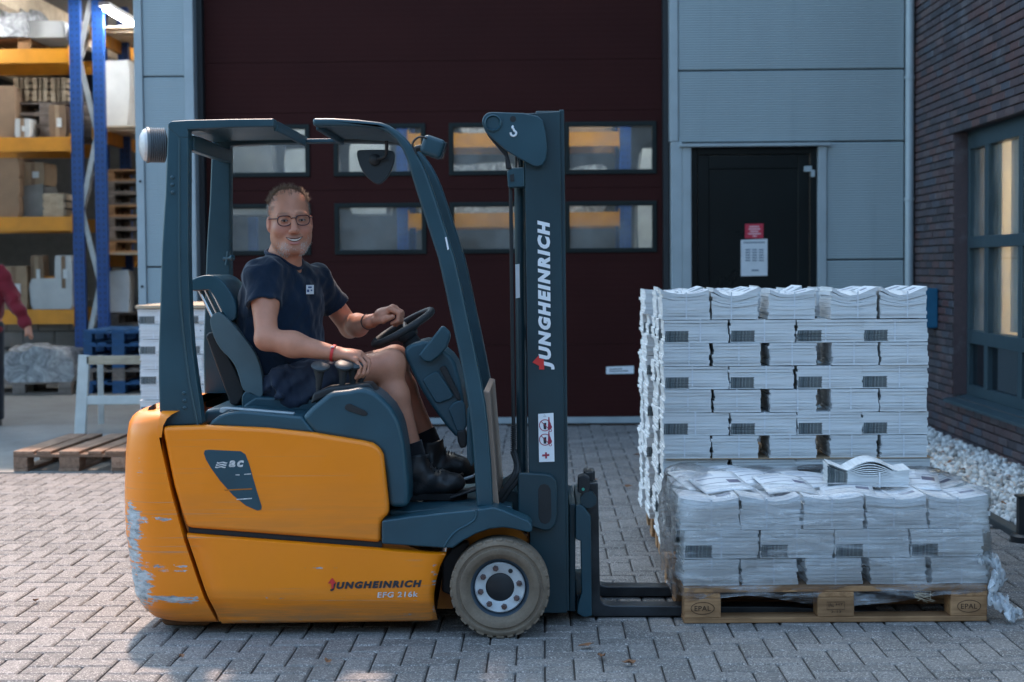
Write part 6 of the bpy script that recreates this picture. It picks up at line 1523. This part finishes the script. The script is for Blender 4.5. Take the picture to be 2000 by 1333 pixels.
per = []
def rr_pt(s_, off):
    """point on a rounded rectangle, s_ in 0..1"""
    r = .035 + max(0, off); x0, x1, y0, y1 = fx0 - off, fx1 + off, fy0 - off, fy1 + off
    w, h = x1 - x0, y1 - y0; P = [(x0 + r, y0), (x1 - r, y0)], [(x1, y0 + r), (x1, y1 - r)], [(x1 - r, y1), (x0 + r, y1)], [(x0, y1 - r), (x0, y0 + r)]
    d = s_ * 4; e_ = int(d) % 4; f_ = d - int(d)
    (ax_, ay), (bx_, by) = P[e_]; cx_, cy_ = [(x1 - r, y0 + r), (x1 - r, y1 - r), (x0 + r, y1 - r), (x0 + r, y0 + r)][e_]
    if f_ < .85: q = f_ / .85; return ax_ + (bx_ - ax_) * q, ay + (by - ay) * q
    a = -math.pi / 2 + e_ * math.pi / 2 + (f_ - .85) / .15 * math.pi / 2; return cx_ + r * math.cos(a), cy_ + r * math.sin(a)
NU, NV = 160, 30; vs = []
nz_ = wob(1.0, 30, 2); nz2 = wob(1.0, 75, 6)
for j in range(NV + 1):
    v_ = j / NV
    for i in range(NU):
        s_ = i / NU
        if v_ < .72: z = .085 + (v_ / .72) * (.505 - .085); off = .010 + .010 * math.sin(v_ / .72 * math.pi)
        else:
            q = (v_ - .72) / .28; z = .505 + .030 * math.sin(q * 2.2) ; off = .010 - q * (.145 + .05 * math.sin(s_ * 19))
        x, y = rr_pt(s_, off)
        a = float(nz_(np.float64(x), np.float64(y), np.float64(z * 2))) * .006 + float(nz2(np.float64(x), np.float64(y), np.float64(z * 3))) * .0034 + .004 * max(0, math.sin((x * .8 - z * 2.6) * 22)) ** 4
        if v_ < .08: z += .02 * math.sin(s_ * 40) * (1 - v_ / .08)
        # loose peaks at the two upper corners on the left and on the right
        lc = math.exp(-((x - .02) / .10) ** 2 - ((y - .60) / .25) ** 2) * max(0, v_ - .35) * 1.5; rc_ = math.exp(-((x - 1.17) / .12) ** 2 - ((y - .2) / .3) ** 2) * max(0, v_ - .4)
        z += lc * .055 + rc_ * .02
        n_ = Vector((x - .6, (y - .38) * 1.5, 0)).normalized()
        vs.append(pl(x + n_.x * (a - lc * .02), y + n_.y * a, z + a * .6))
fs = [(j * NU + i, j * NU + (i + 1) % NU, (j + 1) * NU + (i + 1) % NU, (j + 1) * NU + i) for j in range(NV) for i in range(NU)]
b = MB(); b.add(vs, fs); fo_ = b.build('stretch_film', M['film'], sharp=None, fix=False); fo_.data.polygons.foreach_set('use_smooth', [True] * len(fo_.data.polygons)); tag(fo_, 'clear stretch film wrapped round the low newspaper load', 'film')
# loose tail of film on the right
NU2, NV2 = 16, 44; vs = []
pth = spline([W(1918, 1085, 6.42), W(1944, 1100, 6.40), W(1950, 1135, 6.38), W(1938, 1160, 6.36), W(1955, 1178, 6.34), W(1975, 1196, 6.33), W(1985, 1206, 6.36)], 8)
for j in range(NV2 + 1):
    p = pth[min(len(pth) - 1, int(j / NV2 * (len(pth) - 1)))]; wd = .045 + .025 * math.sin(j * .5)
    for i in range(NU2 + 1):
        u = -1 + 2 * i / NU2; vs.append(p + Vector((u * wd * .7 + .010 * math.sin(i * 2.1 + j * .7), u * wd * .9 + .012 * math.cos(i * 1.7 + j * .9), .016 * math.sin(i * 1.3 + j * 1.1))))
b = MB(); b.add([v if v.z > .004 else Vector((v.x, v.y, .004)) for v in vs], [(j * (NU2 + 1) + i, j * (NU2 + 1) + i + 1, (j + 1) * (NU2 + 1) + i + 1, (j + 1) * (NU2 + 1) + i) for j in range(NV2) for i in range(NU2)])
tw = NT('film_tail_white'); tw.set(color=(.85, .88, .9), rough=.25, alpha=.5); tl_ = b.build('film_tail', tw.m, fo_, sharp=None, fix=False); tl_.data.polygons.foreach_set('use_smooth', [True] * len(tl_.data.polygons))
b = MB()
for k in range(16):
    q = W(1795 + rb_.uniform(-12, 25), 1160 + rb_.uniform(-5, 8), 6.335); b.tube([q, q + Vector((rb_.uniform(-.02, .045), -.006, rb_.uniform(-.012, .012))), q + Vector((rb_.uniform(-.01, .07), -.01, rb_.uniform(-.03, .01)))], .0009, 4)
sp_ = b.build('wood_splinters', M['woodpale'], pal3); tag(sp_, kind='stuff'); sp_.matrix_parent_inverse = (Matrix.Translation(pal3.location) @ Matrix.Rotation(PR, 4, 'Z')).inverted(); sp_.location = (0, 0, 0)
# barcode label on the far pallet corner
b = MB(); b.bx(.540, .5435, 7.17, 7.235, .02, .085); bl_ = b.build('barcode_label', M['white']); tag(bl_, 'white barcode label on the pallet corner of the near tall stack', 'label')
b = MB(); b.v = []; 
for k in range(7): b.bx(.5385, .5399, 7.174, 7.231, .028 + k * .0075, .031 + k * .0075 + (.002 if k % 2 else 0))
tag(b.build('bars', M['ink'], bl_), kind='stuff')

# ---- stack of packages behind the forklift
yb3 = 10.7; s3 = 3150 / yb3; bx0, bx1 = (268 - 1060) / s3, (268 - 1060) / s3 + .80
pal4 = copy_tree(pal); pal4.location = ((bx0 + bx1) / 2, yb3 + .6, 0); pal4.rotation_euler = (0, 0, math.pi / 2); pal4['label'] = 'wooden pallet under the package stack behind the forklift'
for i in range(10):
    z = .145 + (9 - i) * .101
    xs3 = [bx0 + .105 + k * .205 for k in range(4)] if i % 2 else [bx0 + .145, bx0 + .44, bx0 + .67]
    for k, x in enumerate(xs3):
        kd = 'odd' if i % 2 or k == 2 else 'even'
        place_bundle(kd, .0995, x + rb_.uniform(-.006, .006), yb3 + (.15 if kd == 'odd' else .105), z, f'newspaper bundle, {ORD[k]} from left, {lay(i, 10)}, stack behind the forklift', 'newspaper bundles of the stack behind the forklift')
b = MB(); b.bx(bx0 - .02, bx1 + .03, yb3 - .02, yb3 + 1.15, .145 + 1.012, .145 + 1.034); lid = b.build('lid_board', M['woodpale'], bevel=.004); tag(lid, 'pale wooden board lying on the stack behind the forklift', 'board')
b = MB(); b.bx(bx0 + .02, bx1 - .02, yb3 + .33, yb3 + 1.1, .146, .145 + 1.005); fc = b.build('carton', M['cardboard']); tag(fc, 'brown carton at the back of the stack behind the forklift', 'carton')
# ---- empty pallet on the ground at the left
pal5, _ = make_pallet('pallet', 'empty weathered wooden pallet on the ground behind the forklift tail', M['woodold'], jig=.004)
yq = 11.22; xq = WX(25, 925, yq); pal5.rotation_euler = (0, 0, math.pi / 2 - R(2)); pal5.location = (xq + .42, yq + .6, .004)
# ================================================================== INSIDE THE HALL
M['rackblue'] = mat('rack_blue', (.012, .06, .23), .4, 0, .12, 5)
M['rackyel'] = mat('rack_orange', (.62, .25, .012), .45, 0, .12, 5)
M['galv'] = mat('galvanised_steel', (.45, .46, .46), .45, .5, .15, 8)
YR, DR = 19.3, 1.15
LV = [.77, 1.89, 2.84, 3.89]
def upright(parent, x, y, faceY=True, zt=4.78):
    b = MB(); w, d = .135, .085
    b.bx(x - w / 2, x + w / 2, y, y + .006, 0.004, zt); b.bx(x - w / 2, x - w / 2 + .006, y + .0062, y + d, 0.004, zt); b.bx(x + w / 2 - .006, x + w / 2, y + .0062, y + d, 0.004, zt)
    o = b.build('upright', M['rackblue'], parent)
    b = MB()
    for k in range(58):
        for s_ in (-.03, .03): b.bx(x + s_ - .006, x + s_ + .006, y - .0012, y - .0002, .3 + k * .075, .3 + k * .075 + .025)
    h = b.build('slots', M['dark'], o); tag(h, kind='stuff'); return o
def rack_x(label, xs, left_open=None):
    """rack run along X: frames at xs"""
    rk = empty('storage_rack', (xs[0], YR, 0), label, 'rack')
    for x in xs:
        upright(rk, x, YR); upright(rk, x, YR + DR)
        z = .25; s_ = 0
        while z < 4.4:
            b = MB(); y0, y1 = (YR + .09, YR + DR) if s_ % 2 == 0 else (YR + DR, YR + .09); b.box(((x), (y0 + y1) / 2, z + .45), (.03, math.hypot(DR - .09, .9), .075), rx(math.atan2(.9, y1 - y0))); b.build('brace', M['galv'], rk); z += .9; s_ += 1
    for a, c in zip(xs, xs[1:]):
        for z in LV:
            for y in (YR - .012, YR + DR + .03):
                b = MB(); b.bx(a + .070, c - .070, y, y + .045, z + .07, z + .17); b.bx(a + .070, c - .070, y - .008, y + .0449, z, z + .0695); bm = b.build('beam', M['rackyel'], rk)
                for xx in (a + .072, c - .072):
                    b = MB(); b.bx(xx - .004, xx + .004, y - .014, y + .05, z - .03, z + .21); b.build('beam_hook', M['rackyel'], bm)
    return rk
ra = rack_x('blue and orange pallet rack inside the open bay', [-8.2, WX(152, 400, YR)])
upright(ra, WX(197, 400, YR), YR)
for k in range(5):
    b = MB(); x = (WX(152, 400, YR) + WX(197, 400, YR)) / 2; z = .35 + k * .9; sg = 1 if k % 2 else -1; b.box((x, YR + .04, z + .45), (.94, .03, .06), ry(sg * R(77))); b.build('brace', M['galv'], ra)
rb = rack_x('blue and orange pallet rack behind the garage door windows', [WX(785, 300, YR), WX(1221, 300, YR)])
# right hand extension of the second run
# rack run going into the depth
rc = empty('storage_rack', (-5.42, 20.8, 0), 'orange beamed rack running back into the hall behind the grey pier', 'rack')
for y in (20.75, 23.4, 26.0):
    upright(rc, -5.36, y); upright(rc, -4.2, y)
for z in (1.45, 2.98, 4.18):
    for y0, y1 in ((19.45, 20.74), (20.84, 23.39), (23.49, 25.99)):
        for x in (-5.42, -4.25):
            b = MB(); b.bx(x, x + .045, y0, y1, z, z + .15); b.build('beam', M['rackyel'], rc)
    for k in range(17):
        y = 19.5 + k * .37; b = MB(); b.bx(-5.42, -4.18, y, y + .30, z + .151, z + .175); b.build('shelf_board', M['woodpale'], rc)
# fluorescent tubes: first one in view, the rest added to brighten the hall
M['tube'] = emit('fluorescent_tube', (.90, .95, 1.0), 62)
LX = -4.99
for k, (x, y) in enumerate(((LX, 18.55), (LX, 21.3), (-7.0, 18.3), (-7.0, 21.4), (-2.2, 17.6), (0.2, 17.6), (2.0, 17.6), (-2.2, 22.2), (0.6, 22.2))):
    t_ = empty('tube_lamp', (x, y + .6, 4.4), ['lit fluorescent tube lamp under the hall roof in the open bay', 'fluorescent tube lamp further back under the hall roof', 'fluorescent tube lamp above the open bay, left', 'fluorescent tube lamp above the left rack, rear',
        'fluorescent tube lamp inside behind the garage door, left', 'fluorescent tube lamp inside behind the garage door, middle', 'fluorescent tube lamp inside behind the garage door, right', 'fluorescent tube lamp behind the rack, left', 'fluorescent tube lamp behind the rack, right'][k], 'lamp', 'fluorescent lamps under the roof')
    b = MB(); b.tube([(x, y, 4.40), (x, y + 1.2, 4.40)], .02, 10); b.build('tube', M['tube'], t_)
    b = MB(); b.bx(x - .06, x + .06, y - .04, y + 1.24, 4.43, 4.48); b.build('housing', M['white'], t_)
# roof beams
for k in range(6):
    b = MB(); x = -8.6 + k * 2.3; b.bx(x - .07, x + .07, YW + .35, 30.6, 4.5, 4.8); tag(b.build('roof_beam', M['woodpale']), kind='structure')
# ---- loads
t = NT('shiny_wrap'); v = t.coord('Object'); n = t.noise(v, 7, 6, .65, 1.5); n2 = t.noise(v, 30, 4, .6, 1)
t.set(color=t.ramp(n, [(.35, (.20, .205, .21)), (.6, (.50, .50, .50)), (.75, (.72, .72, .72))]), rough=.22, spec=.6); t.bump(t.math('ADD', n, t.math('MULTIPLY', n2, .4)), .9, .05); M['wrap'] = t.m
M['kraft'] = mat('kraft_carton', (.26, .165, .10), .8, 0, .15, 5, .1, 50)
M['whitebag'] = mat('white_big_bag', (.62, .62, .60), .7, 0, .1, 4, .5, 9)
M['greyblock'] = mat('concrete_block', (.24, .235, .22), .9, 0, .15, 6, .3, 40)
rl = random.Random(21)
def lump(name, x0, x1, y0, y1, z0, z1, m, label, cat, group=None, soft=.02, n=5, amp=.02):
    """a soft-sided load: subdivided block with bulged, uneven faces"""
    bm = bmesh.new(); bmesh.ops.create_cube(bm, size=1); bmesh.ops.subdivide_edges(bm, edges=bm.edges, cuts=n, use_grid_fill=True)
    sd = rl.randrange(1000); nzf = wob(1.0, 9, sd); nzg = wob(1.0, 23, sd + 1)
    for v in bm.verts:
        p = v.co.copy(); q = 1 - .10 * (abs(p.x) * 2) ** 6 * (abs(p.z) * 2) ** 6
        X, Y, Z = x0 + (p.x * q + .5) * (x1 - x0), y0 + (p.y + .5) * (y1 - y0), z0 + (p.z + .5) * (z1 - z0)
        d = amp * (float(nzf(X, Y, Z)) + .4 * float(nzg(X, Y, Z)))
        v.co = Vector((X + d * math.copysign(1, p.x), Y + d * math.copysign(1, p.y), Z + (d if p.z > 0 else 0)))
    me = bpy.data.meshes.new(name); c = Vector(((x0 + x1) / 2, (y0 + y1) / 2, z0)); bmesh.ops.translate(bm, verts=bm.verts, vec=-c); bm.to_mesh(me); bm.free(); me.materials.append(m)
    me.polygons.foreach_set('use_smooth', [True] * len(me.polygons)); me.set_sharp_from_angle(angle=R(55))
    o = bpy.data.objects.new(name, me); COL.objects.link(o); o.location = c; return tag(o, label, cat, group)
def crate(x0, x1, y0, y1, z0, z1, m, label, cat='crate', rows=4, group=None, name='crate'):
    e = empty(name, ((x0 + x1) / 2, (y0 + y1) / 2, z0), label, cat, group); h = (z1 - z0) / rows
    for k in range(rows):
        b = MB(); b.bx(x0, x1, y0, y0 + .02, z0 + k * h + .012, z0 + (k + 1) * h - .006); b.build('slat', m, e, bevel=.004)
        b = MB(); b.bx(x1 - .02, x1, y0 + .0205, y1, z0 + k * h + .012, z0 + (k + 1) * h - .006); b.build('slat', m, e, bevel=.004)
    b = MB(); b.bx(x0 + .03, x1 - .03, y0 + .03, y1, z0 + .01, z1 - .02); b.build('crate_core', M['dark'], e)
    for x in (x0 + .06, (x0 + x1) / 2, x1 - .06): b = MB(); b.bx(x - .04, x + .04, y0 - .018, y0 - .0005, z0, z1); b.build('batten', m, e, bevel=.003)
    return e
def rpallet(x, y, z, label, m=None, rot=0):
    p = copy_tree(pal); p.location = (x, y, z); p.rotation_euler = (0, 0, rot); p['label'] = label
    if m:
        for c in p.children: c.material_slots[0].link = 'OBJECT'; c.material_slots[0].material = m
    return p
def box_at(px0, py0, px1, py1, Y, d, fn, *a, z0=None, **k):
    """a load surveyed by its front face"""
    p, q = W(px0, py1, Y), W(px1, py0, Y)
    return fn(*( (a[0],) if fn is lump else ()), p.x, q.x, Y, Y + d, p.z if z0 is None else z0, q.z, *(a[1:] if fn is lump else a), **k)
zs = [z + .172 for z in LV]; yb = YR + .02
# top shelf of the left rack
rpallet(-6.75, YR + .55, zs[3], 'pallet on the top shelf of the left rack', rot=0)
box_at(-70, 10, 50, 92, YR + .02, .9, lump, 'wrapped_load', M['wrap'], 'shiny film wrapped load on the top shelf of the left rack', 'load', z0=zs[3] + .146, amp=.03)
box_at(52, 40, 127, 92, YR + .10, .8, lump, 'paper_load', M['whitebag'], 'white paper load on the top shelf beside the wrapped load', 'load', z0=zs[3] + .146, amp=.006)
# second shelf
box_at(-40, 168, 28, 262, YR + .02, .8, lump, 'carton', M['kraft'], 'large brown carton on the third shelf of the left rack', 'carton', z0=zs[2], amp=.004)
for r_ in range(2):
    for c_ in range(3):
        box_at(26 + c_ * 36, 152 + r_ * 24, 60 + c_ * 36, 175 + r_ * 24, YR + .35, .6, crate, M['woodpale'], f'pale slatted crate, {ORD[c_]} from left in the {("upper", "lower")[r_]} row on the left rack', rows=2, group='pale crates on the left rack')
rpallet(-6.0, YR + .62, zs[2], 'empty pallet under the pale crates on the left rack', M['woodgrey'])
for c_ in range(2): rpallet(-6.0, YR + .62, zs[2] + .146 * (c_ + 1), ('middle', 'upper')[c_] + ' empty pallet under the pale crates on the left rack', M['woodgrey'])
# first shelf
for r_ in range(3): box_at(-50, 308 + r_ * 37, 37, 344 + r_ * 37, YR + .02, .7, lump, 'carton', M['kraft'], f'brown carton, {("top", "middle", "bottom")[r_]} of three at the frame edge on the left rack', 'carton', z0=zs[1] + (2 - r_) * .225, amp=.003)
box_at(40, 362, 84, 425, YR + .2, .6, lump, 'paper_load', M['greyblock'], 'grey wrapped package on the second shelf of the left rack', 'load', z0=zs[1], amp=.01)
box_at(84, 378, 128, 425, YR + .12, .6, crate, M['woodpale'], 'small pale crate on the second shelf of the left rack', rows=3, z0=zs[1])
# lowest shelf and floor
box_at(60, 545, 140, 585, YR + .3, .6, lump, 'paper_load', M['whitebag'], 'flat white paper stack on the lowest shelf of the left rack', 'load', z0=zs[0], amp=.006)
box_at(82, 540, 106, 552, YR + .35, .2, lump, 'bin', mat('orange_bin', (.6, .2, .01), .5), 'small orange box on the flat white paper stack', 'box', z0=zs[0] + .245, amp=.003)
b = MB(); 
bw = empty('block_wall', (-7.0, YR + DR + .4, 0), 'grey concrete block wall behind the left rack', 'wall')
for r_ in range(5):
    for c_ in range(12):
        b = MB(); x = -9.2 + c_ * .41 + (.2 if r_ % 2 else 0); b.bx(x, x + .40, YR + DR + .35, YR + DR + .55, .004 + r_ * .21, .2 + r_ * .21); b.build('block', M['greyblock'], bw, bevel=.006)
pq = rpallet(-5.95, 18.55, .004, 'pallet under the shiny wrapped load on the hall floor', M['woodgrey'])
box_at(8, 682, 143, 752, 18.15, .85, lump, 'wrapped_load', M['wrap'], 'low shiny film wrapped load on the hall floor', 'load', z0=.15, amp=.035)
# blue pallets in a stack
for k in range(5):
    p_ = rpallet(WX(232, 760, 18.3), 18.9, .004 + k * .146, f'{("bottom", "second", "third", "fourth", "top")[k]} blue pallet of the small pallet stack in the bay', M['bluewood'] if k % 2 == 0 or k == 3 else M['woodgrey'], math.pi / 2)
# loads on the deep rack
box_at(204, 118, 250, 244, 19.95, .7, lump, 'big_bag', M['whitebag'], 'white big bag standing on the deep rack', 'bag', z0=3.16, amp=.02)
for k in range(2): rpallet(-4.72, 22.6 + k * 1.1, 3.16, ('nearer', 'farther')[k] + ' pallet on the upper shelf of the deep rack', M['woodgrey'])
lump('carton', -5.2, -4.4, 22.2, 23.3, 3.31, 4.05, M['cardboard'], 'tan carton on the upper shelf of the deep rack', 'carton', amp=.003)
for k in range(7): rpallet(-4.80, 20.2, 1.63 + k * .146, f'{ORD[k]} pallet from below in the stack on the deep rack', M['woodgrey'] if k % 3 else M['wood'], 0)
for k in range(6): rpallet(-4.80, 20.3, .004 + k * .146, f'{ORD[k]} pallet from below in the stack under the deep rack', M['woodgrey'], 0)
lump('paper_load', -5.3, -5.05, 19.6, 19.9, .9, 1.4, M['whitebag'], 'narrow white package on the pallets under the deep rack', 'load', amp=.006)
# loads behind the garage door windows
k = 0
for (x0, x1, lv, hgt, m, lab, am) in ((-3.75, -3.2, 1, .9, 'greyblock', 'grey load seen through the lower left window', .02), (-3.1, -2.5, 1, .78, 'whitebag', 'white load seen through the left and second lower windows', .01), (-2.3, -1.85, 1, .9, 'whitebag', 'narrow white load seen through the second lower window', .01), (-1.5, -.3, 1, .6, 'wrap', 'film wrapped load seen through the third lower window', .03), (-.2, .8, 1, .55, 'wrap', 'film wrapped load seen through the right lower window', .03),
        (-3.3, -2.5, 2, .6, 'whitebag', 'white load seen through the upper left window', .01), (-2.4, -1.9, 2, .5, 'wrap', 'grey load seen through the second upper window', .02), (-1.0, .0, 2, .66, 'wrap', 'film wrapped load seen through the third upper window', .03), (.1, .85, 2, .4, 'kraft', 'brown carton seen through the right upper window', .004),
        (-3.2, -2.3, 0, .65, 'kraft', 'brown carton on the low shelf behind the garage door', .004), (-.9, .5, 0, .62, 'wrap', 'long film wrapped load on the low shelf behind the garage door', .03), (1.15, 2.6, 1, 1.9, 'whitebag', 'tall white load standing right of the rack behind the garage door', .01)):
    z0 = zs[lv] if x0 < 1 else .9
    lump('wrapped_load' if m == 'wrap' else 'stored_load', x0, x1, YR + .05, YR + .85, z0, z0 + hgt, M[m], lab, 'load', amp=am)
# more stock on the left rack
M['label'] = mat('paper_label', (.7, .7, .68), .6)
def labelled(px0, py0, px1, py1, Y, d, m, label, z0, cat='carton', name='carton', tape=True):
    o = box_at(px0, py0, px1, py1, Y, d, lump, name, M[m], label, cat, z0=z0, amp=.004)
    q = W((px0 + px1) / 2, (py0 + py1) / 2, Y); h = W(px0, py0, Y).z - z0; w = W(px1, py1, Y).x - W(px0, py1, Y).x
    b = MB(); b.box((w * .12, -d / 2 - .012, h * .45), (w * .3, .003, h * .28)); b.build('label', M['label'], o, local=True)
    if tape: b = MB(); b.box((0, -d / 2 - .010, h * .5), (.05, .002, h * .98)); b.build('tape', M['kraft'] if m != 'kraft' else M['cardboard'], o, local=True)
    return o
labelled(86, 392, 128, 428, YR + .75, .3, 'cardboard', 'tan carton behind the small crate on the left rack', zs[1])
labelled(44, 318, 86, 362, YR + .22, .5, 'cardboard', 'tan carton on the grey wrapped package on the left rack', zs[1] + .39)
labelled(96, 205, 128, 262, YR + .05, .28, 'kraft', 'upright brown carton at the post on the third shelf', zs[2])
labelled(30, 232, 58, 262, YR + .0, .3, 'whitebag', 'small white carton in front on the third shelf', zs[2])
labelled(2, 520, 52, 590, YR + .25, .5, 'cardboard', 'tan carton beside the flat white paper stack', zs[0])
labelled(108, 500, 140, 545, YR + .3, .4, 'whitebag', 'white carton on the flat white paper stack', zs[0] + .25)
labelled(60, 500, 84, 541, YR + .32, .2, 'kraft', 'narrow brown carton on the flat white paper stack', zs[0] + .25)
# ---- white trestle in front of the bay
yt = 13.85; tr = empty('trestle', (WX(200, 848, yt), yt, 0), 'white painted wooden trestle frame standing before the open bay', 'trestle')
def stick(name, a, c, w, d, m):
    a, c = Vector(a), Vector(c); L_ = (c - a).length; b = MB(); b.bx(-L_ / 2, L_ / 2, -w / 2, w / 2, -d / 2, d / 2)
    o = b.build(name, m, tr, bevel=.004, local=True); q = (c - a).to_track_quat('X', 'Z'); o.location = (a + c) / 2 - tr.location; o.rotation_euler = q.to_euler(); return o
def tp(x, y, dy=0): return W(x, y, yt) + Vector((0, dy, 0))
stick('leg', tp(165, 694), tp(157, 849), .05, .095, M['woodwhite']); stick('leg', tp(174, 700, .35), tp(170, 838, .45), .05, .05, M['woodwhite'])
stick('leg', tp(322, 694), tp(328, 849), .07, .07, M['woodwhite'])
stick('rail', tp(170, 704), tp(320, 703), .05, .075, M['woodpale']); stick('rail', tp(166, 782), tp(326, 781), .04, .075, M['woodwhite']); stick('rail', tp(174, 708, .36), tp(320, 707, .36), .05, .05, M['woodwhite'])
# ---- fallen leaves
M['leaf'] = mat('dry_leaf', (.20, .085, .035), .7, 0, .4, 30)
lf = [(1162, 942), (1245, 892), (1228, 955), (1145, 1268), (1175, 1288), (1228, 1302), (1840, 905), (1855, 925), (1880, 940), (1846, 932), (1905, 985), (1930, 1002), (1868, 880), (1960, 1010), (355, 1290), (640, 1300), (70, 1180), (1290, 980)]
for k, (x, y) in enumerate(lf):
    d = _rt * ((x - 1000) / F) - _up * ((y - 666.5) / F) + _fw; p = CAM + d * (-CAM.z / d.z); s_ = rl.uniform(.016, .034)
    o2 = [(1, 0), (.55, .45), (0, .55), (-.6, .4), (-1, .05), (-.6, -.35), (0, -.5), (.55, -.4)]; a = rl.uniform(0, 6); b = MB()
    z0 = .012 if p.x < 2.4 else .075
    b.add([Vector((0, 0, .002))] + [Vector(((q[0] * math.cos(a) - q[1] * math.sin(a)) * s_, (q[0] * math.sin(a) + q[1] * math.cos(a)) * s_, rl.uniform(.0, .014))) for q in o2], [(0, i + 1, (i + 1) % 8 + 1) for i in range(8)])
    o = b.build('fallen_leaf', M['leaf'], None, local=True, sharp=None); o.location = (p.x, p.y, z0); md = o.modifiers.new('s', 'SOLIDIFY'); md.thickness = .0008
    tag(o, 'dry brown leaf lying on the white gravel' if p.x > 2.4 else 'dry brown leaf lying on the paving', 'leaf', 'leaves on the gravel' if p.x > 2.4 else 'leaves on the paving')
# prototypes that were only copied from stay in use; nothing is left at the origin
